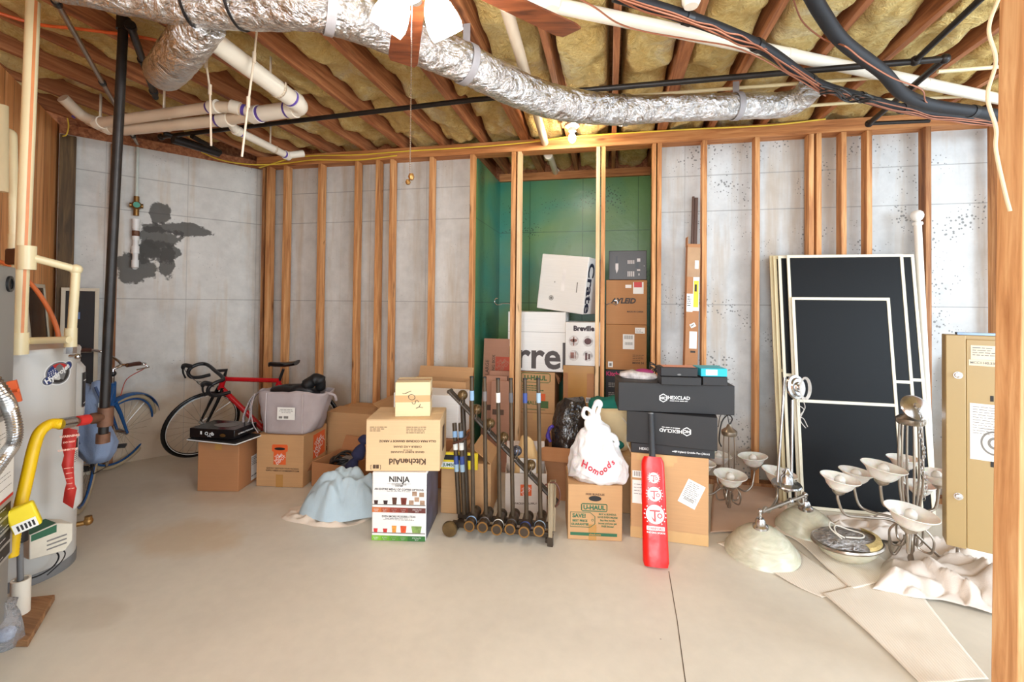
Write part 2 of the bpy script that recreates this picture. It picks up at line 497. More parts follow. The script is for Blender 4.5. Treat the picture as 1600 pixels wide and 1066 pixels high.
BLACKPL = M('black_plastic', srgb(26, 26, 28), .4, var=.1)
GREYPL = M('grey_plastic', srgb(120, 120, 120), .5)
ROMEX = M('yellow_cable', srgb(236, 206, 70), .45, var=.06)
CABLE_CREAM = M('cream_cable', srgb(222, 196, 158), .5, var=.06)
WHITEPL = M('white_plastic', srgb(236, 236, 232), .35, var=.03)
# ================================================================= the setting
ORD = ['first', 'second', 'third', 'fourth', 'fifth', 'sixth', 'seventh', 'eighth', 'ninth', 'tenth', 'eleventh', 'twelfth', 'thirteenth', 'fourteenth']
WALLTOP = 2.93
JB = 3.02            # underside of the ceiling joists
SF, BW = 4.12, 4.25   # face of the studs, face of the concrete
def struct(name, mb, mats, **kw):
    return mb.build(name, mats, kind='structure', **kw)

struct('floor', MB().box(-6, 5.2, -3.6, 5.6, -.15, 0), FLOOR)
jt = [PZ(1045, 893, 0), PZ(1058, 970, 0), PZ(1071, 1066, 0), PZ(1090, 1200, 0)]
m = MB()
for a, b in zip(jt, jt[1:]):
    w = Vector((.0022, 0, 0)); up = Vector((0, 0, .0006))
    m.quad(a - w + up, a + w + up, b + w + up, b - w + up)
struct('trim_1', m, M('saw_cut', srgb(96, 80, 62), .8))
struct('ceiling', MB().box(-6, 5.2, -1.4, 5.6, 3.262, 3.3), wood('subfloor_wood', srgb(120, 80, 46), srgb(160, 112, 68), srgb(186, 140, 92), knots=False, along=0))
NX0, NX1, NY = -1.275, .43, 5.22
struct('wall_back_left', MB().box(-4.0, NX0 - .012, BW, BW + .25, 0, WALLTOP), CONC)
struct('wall_back_right', MB().box(NX1 + .012, 5.2, BW, BW + .25, 0, WALLTOP), CONC_R)
struct('wall_niche_left', MB().box(NX0 - .2, NX0, BW + .012, NY, 0, WALLTOP), GREEN)
struct('wall_niche_right', MB().box(NX1, NX1 + .2, BW + .012, NY, 0, WALLTOP), GREEN)
struct('wall_niche_back', MB().box(NX0 - .2, NX1 + .2, NY, NY + .2, 0, WALLTOP), GREEN)
STAINS = [(.865, 2.32, .10, .14), (.70, 2.20, .34, .075), (.86, 2.10, .20, .12), (.96, 1.95, .13, .12), (1.05, 1.80, .20, .15), (.86, 1.97, .2, .13), (.80, 1.86, .07, .2)]
CONC_L = concrete('concrete_wall_stained', srgb(214, 212, 206), srgb(196, 168, 132), (1.51, 2.33, 2.645), stain=STAINS)
LWO = Vector((-3.72, 4.25, 0)); LWA = math.atan2(-.808, -.589)
wl = struct('wall_left', MB().box(-.12, 1.56, -.25, 0, 0, WALLTOP), CONC_L)
wl.location = LWO; wl.rotation_euler.z = LWA
def LW(t, y, z): return LWO + Vector((math.cos(LWA) * t - math.sin(LWA) * y, math.sin(LWA) * t + math.cos(LWA) * y, z))
WWO = Vector((-4.66, 2.99, 0)); WWA = math.atan2(-.723, .691)
ww = struct('wall_wood', MB().box(-.33, 5.6, -.1, 0, 0, JB), PLANKS)
ww.location = WWO; ww.rotation_euler.z = WWA
def WW(t, y, z): return WWO + Vector((math.cos(WWA) * t - math.sin(WWA) * y, math.sin(WWA) * t + math.cos(WWA) * y, z))

# top and bottom plates of the stud wall, sill on the concrete
struct('trim_2', MB().box(-3.66, 3.6, SF, SF + .14, 2.915, JB - .002), PLATE)
m = MB(); m.box(-3.6, -1.20, SF, SF + .09, 0, .04); m.box(.40, 3.6, SF, SF + .09, 0, .04)
struct('trim_3', m, STUD_OLD_SHADE)
m = MB(); m.box(-.1, 1.56, -.25, .0, WALLTOP + .001, JB - .002)
s_ = struct('trim_4', m, JOIST); s_.location = LWO; s_.rotation_euler.z = LWA
m = MB(); m.box(NX0, NX1, NY - .04, NY + .15, WALLTOP + .001, JB - .002)
struct('trim_5', m, PLATE)
m = MB(); m.box(-4.6, NX0 - .06, BW + .102, BW + .14, JB, 3.26); m.box(NX1 + .06, 5.2, BW + .102, BW + .14, JB, 3.26)
m.box(NX0 - .3, NX1 + .3, NY + .022, NY + .06, WALLTOP + .002, 3.26)
m.box(NX0 - .1, NX0 - .06, BW + .1, NY + .06, WALLTOP + .002, 3.26); m.box(NX1 + .06, NX1 + .1, BW + .1, NY + .06, WALLTOP + .002, 3.26)
struct('trim_6', m, JOIST)
m = MB().box(-.3, 1.7, -.22, -.18, JB, 3.26)
s_ = struct('trim_7', m, JOIST); s_.location = LWO; s_.rotation_euler.z = LWA
# studs -----------------------------------------------------------
def stud(x, w, label, mat=STUD, grp='studs of the framed wall', d=.089, y=SF, z0=.041, z1=2.914):
    o = MB().box(-w / 2, w / 2, 0, d, z0, z1).build('wall_stud', mat, bevel=.002)
    o.location = (x, y, 0)
    return tag(o, label, 'stud', grp)
W = .038
stud(-3.588, .034, 'stud toned darker for shade, jammed in the corner of concrete walls, beside the red road bike', STUD_OLD_SHADE, y=SF + .02)  # darker wood stands in for the shadow in the corner
for i, x in enumerate((-3.537, -3.333, -2.927, -2.513, -2.282, -2.131, -1.715, -1.303)):
    lab = ['orange pine stud nearest the concrete corner, behind the red bike frame', 'pine wall stud just behind the black bicycle saddle, second from the corner',
           'pine wall stud rising behind the grey tote, third from the corner', 'pine wall stud standing beside a grey patch stain, fourth from the corner',
           'pine wall stud bearing a small dark mark low down, fifth from the corner', 'pine wall stud of a close-set couple, sixth from the corner',
           'lone pine wall stud between the pull chain and the green niche, seventh from corner', 'pine stud at the edge where bare concrete meets the green niche'][i]
    stud(x + W / 2, W, lab)
stud(-.901 + .021, .042, 'orange stud of the pair crossing the green niche over the lettered white box', z0=.01)
stud(-.846 + .019, .036, 'pale stud of the pair crossing the green niche over the lettered white box', STUD_PALE, z0=.01)
stud(-.125 + .018, .034, 'pale stud of the pair in the niche, beside the coffee appliance carton', STUD_PALE, z0=.01)
stud(-.080 + .019, .036, 'orange stud of the pair in the niche, beside the stacked brown cartons', z0=.01)
stud(.357 + .016, .032, 'niche-side stud of the pair where green paint meets pale concrete')
stud(.399 + .019, .036, 'concrete-side stud of the pair where green paint meets pale concrete')
for i, x in enumerate((.805, 1.217, 1.62, 1.676, 1.855, 2.034, 2.436, 2.896)):
    lab = ['pine stud that the long cardboard tube box leans beside', 'pine stud between the black cookware boxes and the window screens',
           'first stud of the tight pair above the leaning window screens', 'second stud of the tight pair above the leaning window screens',
           'single stud over the middle of the leaning window screens', 'single stud over the far half of the screens, nearer the white finial pole',
           'knotty stud directly beside the white pole with a ball finial', 'stud farthest along the wall, above the tan metal cabinet'][i]
    stud(x - W / 2, W, lab, STUD if i != 6 else STUD_OLD_SHADE)
o = MB().box(-.03, .03, 0, .05, 0, 2.91).build('wall_stud', STUD_OLD_SHADE, bevel=.002)
o.location = LW(1.195, .002, 0); o.rotation_euler.z = LWA
tag(o, 'reddish stud standing alone on the stained concrete, behind the black iron pipe', 'stud', 'studs of the framed wall')
o = MB().box(-.05, .05, 0, .06, 0, 2.91).build('corner_post', TREATED, bevel=.003)
o.location = LW(1.50, .002, 0); o.rotation_euler.z = LWA
tag(o, 'dark greenish treated post where plank wall meets concrete', 'post')

for (x, z, s_, lab) in ((-.925, 1.50, -1, 'bent wire hook on the side of the niche stud pair, over the folded cardboard'),):
    o = MB().tube(smooth([(x + .02, SF + .045, z), (x - .05, SF + .03, z), (x - .10, SF + .02, z - .012), (x - .13, SF + .02, z + .012), (x - .12, SF + .02, z + .045), (x - .10, SF + .02, z + .05)], 6), .0045, 7).build('wire_hook', STEEL)
    tag(o, lab, 'hook')
# joists and the insulation between them ------------------------------
JX = [.03 + .406 * k for k in range(-12, 9)]
def far_end(x):
    if NX0 - .1 < x < NX1 + .1: return NY + .02
    if x > -3.72: return BW + .1
    return BW + (x + 3.72) * (.808 / .589) + .1
def where(k, noun):
    """k: how many joists right (+) or left (-) of the bulb"""
    return f'{noun} {ORD[k - 1] if k > 0 else ORD[-k - 1]} to the {"right" if k > 0 else "left"} of the bare bulb'
JK = {}
right = [x for x in JX if x > -.3]; left = [x for x in JX if x < -.3][::-1]
for i, x in enumerate(right): JK[round(x, 3)] = i + 1
for i, x in enumerate(left): JK[round(x, 3)] = -i - 1
rj = random.Random(3)
for x in JX:
    k = JK[round(x, 3)]
    y1 = far_end(x)
    w = .04 if k not in (2, -2) else .075
    n = 26; y0 = -1.2
    mb = MB()
    mb.grid(n, 1, lambda u, v: (0, 0, 0))
    mb = MB().box(-w / 2, w / 2, y0, y1, JB, 3.262)
    o = mb.build('ceiling_joist', JOIST, bevel=.003)
    o.location = (x, 0, 0)
    tag(o, where(k, 'reddish brown ceiling joist,'), 'joist', 'ceiling joists')
for a, b in zip(JX, JX[1:]):
    y1 = min(far_end(a), far_end(b)) - (.0 if a > -3.8 else .1)
    k = JK[round(b, 3)]
    xa, xb = a + .042, b - .042
    seed = a * 13.7
    puff = .035 if a > -.5 else .0
    def f(u, v, xa=xa, xb=xb, y1=y1, seed=seed, puff=puff):
        x = xa + (xb - xa) * u; y = -1.0 + (y1 + 1.0) * v
        e = math.sin(PI * min(max(u, 0), 1)) ** .22
        q = noise.noise(Vector((x * 2.2 + seed, y * 1.3, 0))) * .06 + noise.noise(Vector((x * 6 + seed, y * 4.5, 3))) * .055 + noise.noise(Vector((x * 15, y * 12 + seed, 7))) * .02
        crease = -.05 * max(0, 1 - abs(noise.noise(Vector((seed, y * .9, 1)))) * 14)
        z = max(3.028, 3.15 - (.07 + puff) * e - q * 1.3 - crease)
        if u in (0, 1): z = 3.24
        return (x, y, z)
    o = MB().grid(16, int(22 * (y1 + 1)), f).build('insulation_batt', INSUL, angle=180)
    lab = 'yellow glass wool batt in the joist bay over the bare bulb' if k == 1 else where(k - 1 if k > 1 else k, 'yellow glass wool batt in the joist bay,')
    tag(o, lab, 'insulation', 'insulation batts between the joists')
# ================================================================= overhead: ducts, pipes, cables, lamps
def pipe_thing(name, label, cat, group=None):
    return thing(name, label, cat, (0, 0, 0), 0, group)
def fit_ring(m, p, d, r, w):
    d = Vector(d).normalized(); p = Vector(p)
    m.cyl(p - d * w / 2, p + d * w / 2, r, 18)
def strap_up(root, p, r, mat, ztop=JB + .04, w=.018):
    """hanger band round a pipe at p, hung from the joists"""
    m = MB(); p = Vector(p)
    pts = [(p.x - r, p.y, ztop)] + [(p.x + r * math.cos(a), p.y, p.z + r * math.sin(a)) for a in [PI + PI * k / 10 for k in range(11)]] + [(p.x + r, p.y, p.z + r * .6)]
    for a, b in zip(pts, pts[1:]):
        m.quad((a[0], a[1] - w / 2, a[2]), (a[0], a[1] + w / 2, a[2]), (b[0], b[1] + w / 2, b[2]), (b[0], b[1] - w / 2, b[2]))
    return m.build('hanger', mat, root, solid=.003)

# main flex duct
dr = pipe_thing('flexible_duct', 'large silver foil-jacketed flexible duct snaking under the joists', 'duct')
dpts = [PZ(20, -70, 2.88), PZ(170, -34, 2.87), PZ(300, -8, 2.86), PZ(400, -2, 2.86), PZ(500, 4, 2.85), PZ(600, 42, 2.85), PZ(660, 70, 2.82), PZ(720, 96, 2.80), PZ(780, 126, 2.78), PZ(840, 152, 2.77),
        PZ(900, 166, 2.77), PZ(970, 172, 2.80), PZ(1050, 169, 2.83), PZ(1150, 166, 2.85), PZ(1220, 164, 2.88), PZ(1250, 154, 2.905), PZ(1266, 138, 2.93)]
drad = [.13, .13, .13, .128, .122, .112, .106, .103, .102, .103, .103, .097, .087, .086, .084, .08, .078]
pp = smooth(dpts, 14)
rr = []
for i in range(len(pp)):
    t = i / 14; k = min(int(t), len(drad) - 2); rr.append(drad[k] * (1 - (t - k)) + drad[k + 1] * (t - k))
def wrinkle(i, k, p):
    a = 2 * PI * k / 40
    return 1 + .05 * noise.noise(Vector((i * .35, math.cos(a) * 2.2, math.sin(a) * 2.2))) + .035 * noise.noise(Vector((i * 1.1, math.cos(a) * 6, math.sin(a) * 6)))
MB().tube(pp, rr, 40, rf=wrinkle).build('jacket', FOIL, dr, angle=60)
STRAPF = M('grey_duct_strap', srgb(150, 146, 148), .5)
for idx, mat, nm in ((2.0, BLACKPL, 'tie_band'), (2.75, BLACKPL, 'tie_band'), (4.15, STRAPF, 'support_strap'), (7.2, STRAPF, 'support_strap'), (11.1, FOIL, 'collar'), (13.05, STRAPF, 'support_strap')):
    i = int(idx * 14); d = (pp[i + 1] - pp[i - 1]).normalized()
    w = .012 if nm == 'tie_band' else .04
    m = MB()
    r = rr[i] * (1.03 if nm != 'tie_band' else 1.005)
    m.lathe([(r, -w / 2), (r + .004, -w / 2), (r + .004, w / 2), (r, w / 2)], 30, axis(pp[i], pp[i] + d))
    if nm == 'support_strap':
        m.box(-.02, .02, -.0015, .0015, r * .6, 3.018 - pp[i].z, TR(*pp[i]))
    m.build(nm, mat, dr)
# branch
bp = smooth([PZ(318, 30, 2.80), PZ(292, 70, 2.74), PZ(270, 98, 2.73), PZ(258, 112, 2.77), PZ(256, 113, 2.80), PZ(256, 111, 2.84)], 10)
MB().tube(bp, .095, 32, rf=lambda i, k, p: wrinkle(i * 3, k * 1.25, p)).build('branch', FOIL, dr, angle=60)

# white drain pipe tree
wr = pipe_thing('drain_pipe', 'white plastic drain pipe tree with purple-primed elbows hung from straps', 'pipe')
za = 2.83
A0, A1 = PZ(296, 36, 2.90), PZ(474, 168, za)
A2 = PZ(400, 179, za - .005)
B1 = PZ(352, 187, za - .01); B2 = PZ(195, 203, za - .02)
m = MB()
m.tube(rounded([A0, A1, A2], .07, 6), .054, 20); m.build('main_run', PVC, wr)
m = MB(); m.tube([A2, B1, B2, PZ(165, 200, za), PZ(140, 188, 2.9)], .042, 18); m.build('lower_run', PVC_OLD, wr)
C0, C1, C2, C3, C4 = PZ(398, 177, za), PZ(368, 168, za + .03), PZ(335, 167, za + .03), PZ(155, 192, za + .01), PZ(98, 153, 2.96)
m = MB(); m.tube(rounded([C0, C1, C2, C3, PZ(128, 182, 2.88), C4], .05, 5), .038, 18); m.build('upper_run', PVC_OLD, wr)
D0, D1, D2, D3 = PZ(358, 186, za), PZ(366, 202, za - .03), PZ(448, 243, za - .02), PZ(474, 240, za + .03)
m = MB(); m.tube(rounded([D0, D1, D2, D3], .04, 5), .031, 18); m.build('branch_run', PVC, wr)
for nm, p, d, r, w in (('coupling', A1 + (A0 - A1).normalized() * .09, A1 - A0, .061, .05), ('coupling', A1 + (A2 - A1).normalized() * .09, A1 - A2, .061, .05),
                       ('coupling', A2, A2 - B1, .061, .07), ('coupling', B1, B1 - B2, .052, .09), ('coupling', C1, C1 - C0, .046, .06), ('coupling', C2, C2 - C3, .046, .06),
                       ('coupling', C3, C2 - C3, .046, .06), ('coupling', D1 + (D2 - D1) * .05, D2 - D1, .038, .04), ('coupling', D2, D2 - D1, .038, .05), ('coupling', PZ(172, 200, za), B1 - B2, .05, .05)):
    mm = MB(); fit_ring(mm, p, d, r, w); mm.build(nm, PVC, wr)
for p, d, r in ((A1 + (A0 - A1).normalized() * .12, A1 - A0, .0555), (A1 + (A2 - A1).normalized() * .125, A2 - A1, .0555), (A2 + (A1 - A2).normalized() * .045, A2 - A1, .0555), (B1 + (B2 - B1).normalized() * .06, B1 - B2, .0435),
                (C2 + (C3 - C2).normalized() * .04, C2 - C3, .0395), (C0 * .45 + C1 * .55, C1 - C0, .0395), (D1 + (D2 - D1) * .1, D2 - D1, .032), (D2 + (D1 - D2) * .06, D2 - D1, .032), (PZ(120, 178, 2.9), C3 - C4, .04)):
    mm = MB(); fit_ring(mm, p, d, r, .022); mm.build('primer_band', PURPLE, wr)
for p, r in ((A0.lerp(A1, .72), .057), (B1.lerp(B2, .55), .045), (C2.lerp(C3, .38), .041), (D1.lerp(D2, .72), .034), (C2.lerp(C3, .95), .041)):
    strap_up(wr, p, r, PVC_OLD)

# right-hand white drain
w2 = pipe_thing('drain_pipe', 'long white plastic drain pipe crossing the ceiling over the window screens', 'pipe')
E0, E1 = PZ(770, -12, 2.982), PZ(1605, 164, 2.982)
MB().tube([E0.lerp(E1, k / 12) for k in range(13)], .0355, 18).build('main_run', PVC, w2)
for px, py in ((863, 4), (1080, 0)):
    c = PZ(px, py, 2.86)
    mm = MB().lathe([(.0, -.05), (.03, -.05), (.04, -.03), (.042, .0), (.042, .12)], 20, TR(c.x, c.y, c.z + .02)); mm.build('cleanout_cap', PVC, w2)
    mm = MB().cyl((c.x, c.y, c.z + .03), (c.x, c.y, c.z + .05), .044, 20); mm.build('primer_band', PURPLE, w2)
for k in (.45, .62, .74):
    p = E0.lerp(E1, k); mm = MB(); fit_ring(mm, p, E1 - E0, .0375, .06); mm.build('coupling', PVC, w2)
# niche drain
w3 = pipe_thing('drain_pipe', 'slim white drain pipe running past the bare bulb into the green niche', 'pipe')
n0, n1, n2 = PZ(812, 84, 2.985), PZ(852, 225, 2.98), PY(869, 272, NY + .05)
MB().tube([PZ(790, 8, 2.985), n0, n1, n2], .033, 18).build('main_run', PVC_OLD, w3)
mm = MB(); fit_ring(mm, PZ(857, 243, 2.955), n2 - n1, .042, .05); mm.build('coupling', PVC, w3)
mm = MB(); d = (n2 - n1).normalized(); mm.lathe([(.036, -.03), (.048, -.03), (.048, 0), (.036, 0)], 20, axis(n2 - d * .05, n2)); mm.build('wall_sleeve', PVC, w3)

# black iron gas pipe across the joists
gp = pipe_thing('gas_pipe', 'long straight black iron pipe crossing beneath every ceiling joist', 'pipe')
g0, g1, g2 = PZ(252, 214, 2.922), PZ(740, 156, 2.922), PZ(1476, 92, 2.922)
MB().tube([g0, g1, g2], .018, 12).build('pipe_run', IRON, gp)
t0 = PZ(1430, 95, 2.922)
MB().tube([t0, PZ(1535, -4, 2.922)], .016, 12).build('branch_run', IRON, gp)
w_ = PZ(1358, 193, 2.895)
MB().tube([g2, w_], .019, 12).build('drop_run', IRON, gp)
MB().tube([w_, PZ(1452, 189, 2.895)], .014, 12).build('wall_run', IRON, gp)
for p in (t0, g2, w_, g0):
    MB().sphere(p, .028, 14).build('fitting', IRON, gp)
MB().tube([PZ(300, 213, 2.89), PZ(345, 238, 2.88), PZ(256, 208, 2.922)], .02, 10).build('elbow_run', IRON, gp)
# thick black pipe stubs beyond
o = MB().tube([PZ(270, 218, 2.80), PZ(342, 240, 2.80)], .03, 14).build('pipe_stub', IRON)
tag(o, 'thick black pipe stub under joists above the stained concrete wall', 'pipe')

# cream supply lines on the right
for (a, b, lab) in (((962, 152), (1372, 121), 'thin cream water line just above the silver duct, running to the white drain'), ((1465, 112), (1605, 101), 'short cream water line near the ceiling beyond the iron tee'),
                    ((1255, 166), (1402, 155), 'cream water line low over the top plate, beyond the duct end'), ((1430, 154), (1605, 146), 'thin cream line passing below the white drain by the post')):
    o = MB().tube([PZ(*a, 2.99), PZ(*b, 2.99)], .012, 10).build('water_line', CPVC)
    tag(o, lab, 'pipe', 'cream water lines')
# insulated refrigerant lines
r1 = pipe_thing('insulated_line', 'black foam-insulated refrigerant line with copper wires taped along it', 'pipe')
q = smooth([PZ(960, -8, 2.87), PZ(1075, 28, 2.83), PZ(1140, 52, 2.82), PZ(1200, 80, 2.81), PZ(1275, 130, 2.81), PZ(1345, 152, 2.82), PZ(1420, 172, 2.83), PZ(1500, 184, 2.84), PZ(1605, 198, 2.84)], 8)
MB().tube(q, .029, 16).build('foam_sleeve', RUBBER, r1)
for j, off in enumerate(((.0, -.036, -.02), (.0, -.02, -.036), (.02, -.03, -.04))):
    rw = random.Random(j)
    pts = [p + Vector(off) + Vector((0, rw.uniform(-.012, .012), rw.uniform(-.012, .008))) for p in q[::3]]
    MB().tube(smooth(pts, 4), .0045, 6).build('copper_wire', COPPER, r1)
for i in (8, 22, 31, 40, 47):
    m = MB(); fit_ring(m, q[i], q[i + 1] - q[i], .034, .035); m.build('clamp', BLACKPL, r1)
rb = random.Random(21)
for k in range(5):
    pts = [PZ(1285 + 17 * i + rb.uniform(-6, 6), 142 + 2.6 * i + rb.uniform(-9, 11), 2.76 - .006 * i) for i in range(6)]
    MB().tube(smooth(pts, 5), .006, 7).build('loose_cable', BLACKPL, r1)
r2 = pipe_thing('insulated_line', 'thick sagging black foam hose curving down from the ceiling past the iron pipe', 'hose')
q2 = smooth([PZ(1262, -20, 2.92), PZ(1285, 22, 2.88), PZ(1318, 66, 2.84), PZ(1378, 112, 2.80), PZ(1410, 146, 2.75), PZ(1455, 164, 2.73), PZ(1520, 174, 2.71), PZ(1605, 186, 2.70)], 8)
MB().tube(q2, .034, 16).build('foam_sleeve', RUBBER, r2)
m = MB(); fit_ring(m, q2[48], q2[49] - q2[48], .038, .03); m.build('clamp', BLACKPL, r2)
for lab, pts in (('thin pink copper wire looping down beside the sagging black hose', [PZ(1238, -5, 2.95), PZ(1255, 35, 2.93), PZ(1290, 63, 2.9), PZ(1320, 72, 2.78), PZ(1350, 95, 2.75), PZ(1395, 122, 2.73), PZ(1440, 140, 2.73), PZ(1450, 162, 2.72), PZ(1500, 178, 2.71), PZ(1605, 205, 2.7)]),
                 ('thin reddish wire drooping along the white ceiling drain', [PZ(900, -4, 2.84), PZ(930, 12, 2.84), PZ(965, 36, 2.84), PZ(1010, 50, 2.83), PZ(1080, 62, 2.80), PZ(1160, 78, 2.78), PZ(1240, 120, 2.77), PZ(1290, 150, 2.77)])):
    o = MB().tube(smooth(pts, 6), .004, 6).build('copper_wire', COPPER, r2 if 'looping' in lab else r1)
o = MB().tube(smooth([PD(1562, -6, 1.60), PD(1545, 45, 1.60), PD(1556, 95, 1.60), PD(1543, 150, 1.60), PD(1556, 200, 1.60), PD(1556, 235, 1.60), PD(1570, 300, 1.60), PD(1578, 330, 1.60)], 8), .006, 8).build('hanging_cable', CABLE_CREAM)
tag(o, 'wavy cream cable dangling from the ceiling in front of the post', 'cable')
# house wiring on the top plate
for j, (lab, pts) in enumerate((('yellow house-wiring cable lying along the back wall top plate', [(405, 262), (470, 245), (560, 242), (640, 236), (740, 230), (830, 222), (890, 214), (980, 208), (1080, 202), (1200, 196), (1290, 186)]),
                                ('second yellow cable sagging above the stained concrete wall', [(315, 238), (345, 250), (390, 257), (440, 256), (490, 250), (560, 250), (620, 243)]))):
    pts = [PY(px, py, 4.10) if (j == 0 or px > 430) else PD(px, py, 4.55) for px, py in pts]
    o = MB().tube(smooth(pts, 6), .0065, 8).build('house_cable', ROMEX); tag(o, lab, 'cable', 'yellow cables')
o = MB().tube(smooth([PD(102, 170, 3.8), PD(107, 195, 3.8), PD(104, 210, 3.8), PD(98, 213, 3.8)], 6), .005, 6).build('house_cable', ROMEX)
tag(o, 'yellow cable loop hanging at the top of the plank wall corner', 'cable', 'yellow cables')
o = MB().tube(smooth([PZ(-10, 18, 3.008), PZ(60, 38, 3.008), PZ(130, 46, 3.008), PZ(230, 60, 3.008), PZ(330, 84, 3.008)], 6), .009, 8).build('water_tube', M('orange_tube', srgb(224, 104, 52), .4))
tag(o, 'thin orange tube crossing the joists high by the plank wall', 'tube')
for lab, a, b, mt in (('grey conduit slanting from the ceiling down behind the black pole', (84, -4, 2.96), (215, 225, 2.95), NICKEL), ('black iron pipe slanting down from the main duct toward the drains', (203, 38, 2.95), (243, 152, 2.95), IRON)):
    A, B = PZ(*a), PZ(*b)
    r = pipe_thing('slanting_pipe', lab, 'pipe')
    MB().tube([A, B], .014 if mt is NICKEL else .02, 10).build('pipe_run', mt, r)
    for t in (.02, .42, .9):
        m = MB(); fit_ring(m, A.lerp(B, t), B - A, .02 if mt is NICKEL else .026, .03); m.build('coupling', BLACKPL, r)
for lab, pts in (('cream supply riser with pipe clips between two joists, nearer the duct branch', [(321, 76, 3.01), (322, 98, 2.9), (328, 140, 2.9), (330, 228, 2.9)]), ('cream supply riser hanging beyond the large white drain', [(401, 50, 3.0), (397, 90, 2.95), (388, 160, 2.9), (378, 245, 2.88)])):
    r = pipe_thing('supply_riser', lab, 'pipe', 'cream supply risers')
    P_ = [PD(px, py, PZ(px0, py0, z0).dot(FW)) for (px, py, z), (px0, py0, z0) in [(q_, pts[0]) for q_ in pts]]
    MB().tube(P_, .006, 10).build('pipe_run', PVC_OLD, r)
    for p in P_[1:3]:
        MB().cyl(p - Vector((0, 0, .03)), p + Vector((0, 0, .03)), .010, 12).build('coupling', PVC_OLD, r)

# ceiling bulb
GLOW = NT('lit_bulb'); GLOW.set(Base_Color=(1, .95, .85, 1), Emission_Color=(1.0, .86, .66, 1), Emission_Strength=150.0); GLOW = GLOW.mat
GLOW_S = NT('lit_glass_shade'); GLOW_S.set(Base_Color=(1, .97, .92, 1), Emission_Color=(1.0, .985, .96, 1), Emission_Strength=46.0); GLOW_S = GLOW_S.mat
bl = PZ(894, 212, 2.93)
lr = thing('bulb_holder', 'bare lit bulb in a white porcelain holder before the green niche', 'light', (bl.x, bl.y, JB))
MB().lathe([(.0, 0), (.058, 0), (.06, -.012), (.045, -.025), (.034, -.03), (.03, -.055), (.0, -.055)], 24).build('porcelain_holder', WHITEPL, lr)
MB().box(-.09, .09, -.06, .06, 0.002, .03).build('mounting_block', JOIST, lr)
MB().lathe([(0, -.15), (.016, -.147), (.028, -.13), (.031, -.112), (.026, -.09), (.015, -.07), (.014, -.056)], 20).build('bulb', GLOW, lr)

# ceiling fan
fc = PZ(650, 8, 2.5)
fan = thing('ceiling_fan', 'ceiling fan with walnut blades and three glowing glass shades', 'fan', (fc.x, fc.y, JB))
FANW = wood('walnut_blade', srgb(66, 32, 18), srgb(112, 58, 32), srgb(140, 80, 46), knots=False, along=0, rough=.35)
MB().box(-.3, .35, -.05, .05, .002, .04).build('mounting_brace', JOIST, fan)
MB().lathe([(.0, 0), (.07, 0), (.07, -.03), (.05, -.06), (.014, -.065), (.014, -.2), (.05, -.205), (.115, -.23), (.125, -.27), (.125, -.34), (.1, -.37), (.05, -.385), (.05, -.42), (.06, -.43), (.06, -.46), (.0, -.465)], 32).build('motor', NICKEL, fan)
tip1 = PZ(628, 118, 2.62)
base_a = math.atan2(tip1.y - fc.y, tip1.x - fc.x)
for k in range(5):
    a = base_a - k * 2 * PI / 5
    T = RZ(a) @ TR(0, 0, -.365) @ RX(math.radians(9))
    n = 14
    L0, L1 = .17, .70
    up = []
    for i in range(n + 1):
        u = i / n; x = L0 + (L1 - L0) * u
        w = .052 + .018 * u
        if u > .93: w *= math.sqrt(max(0, 1 - ((u - .93) / .07) ** 2 * .35))
        up.append((x, w))
    poly = [(x, w) for x, w in up] + [(x, -w) for x, w in up[::-1]]
    b = MB().slab(poly, -.003, .004, T).build('blade', FANW, fan)
    m = MB(); m.tube([T @ Vector((.08, 0, .012)), T @ Vector((.16, 0, .008)), T @ Vector((.25, 0, .006))], [.014, .012, .006], 8)
    m.lathe([(0, -.004), (.04, -.004), (.042, .006), (0, .008)], 20, T @ TR(.2, 0, -.003)); m.build('blade_iron', NICKEL, b)
for px, py in ((606, 34), (648, 6), (692, 40)):
    c = PZ(px, py, 2.49)
    v = Vector((c.x - fc.x, c.y - fc.y, 0))
    v = v.normalized() if v.length > .03 else Vector((.2, -1, 0)).normalized()
    o0 = v * .06 + Vector((0, 0, -.44))
    d = (v * .62 + Vector((0, 0, -.8))).normalized()
    arm = MB().tube([v * .03 + Vector((0, 0, -.43)), o0 + d * .02], .014, 10).build('lamp_arm', NICKEL, fan)
    T = axis(o0 + d * .015, o0 + d)
    MB().lathe([(.022, 0), (.034, .012), (.05, .04), (.06, .08), (.062, .105), (.056, .13), (.054, .13), (.058, .105), (.0, .075)], 28, T).build('glass_shade', GLOW_S, fan)
c0 = Vector((.0, -.02, -.46))
cz = PD(646, 283, PZ(648, 20, 2.5).dot(FW)).z - JB
m = MB()
nb = 90
for i in range(nb):
    m.sphere((.0, -.03, -.46 + (cz + .46) * i / nb), .0028, 6)
m.cyl((0, -.03, -.46), (0, -.03, cz), .0008, 5)
ch = m.build('pull_chain', STEEL, fan)
m = MB(); m.lathe([(0, -.012), (.007, -.01), (.0105, 0), (.007, .01), (0, .012)], 12, TR(.005, -.03, cz - .005)); m.lathe([(0, -.009), (.006, -.007), (.009, 0), (.006, .008), (0, .01)], 12, TR(-.006, -.03, cz - .022)); m.build('chain_fob', BRASS, ch)
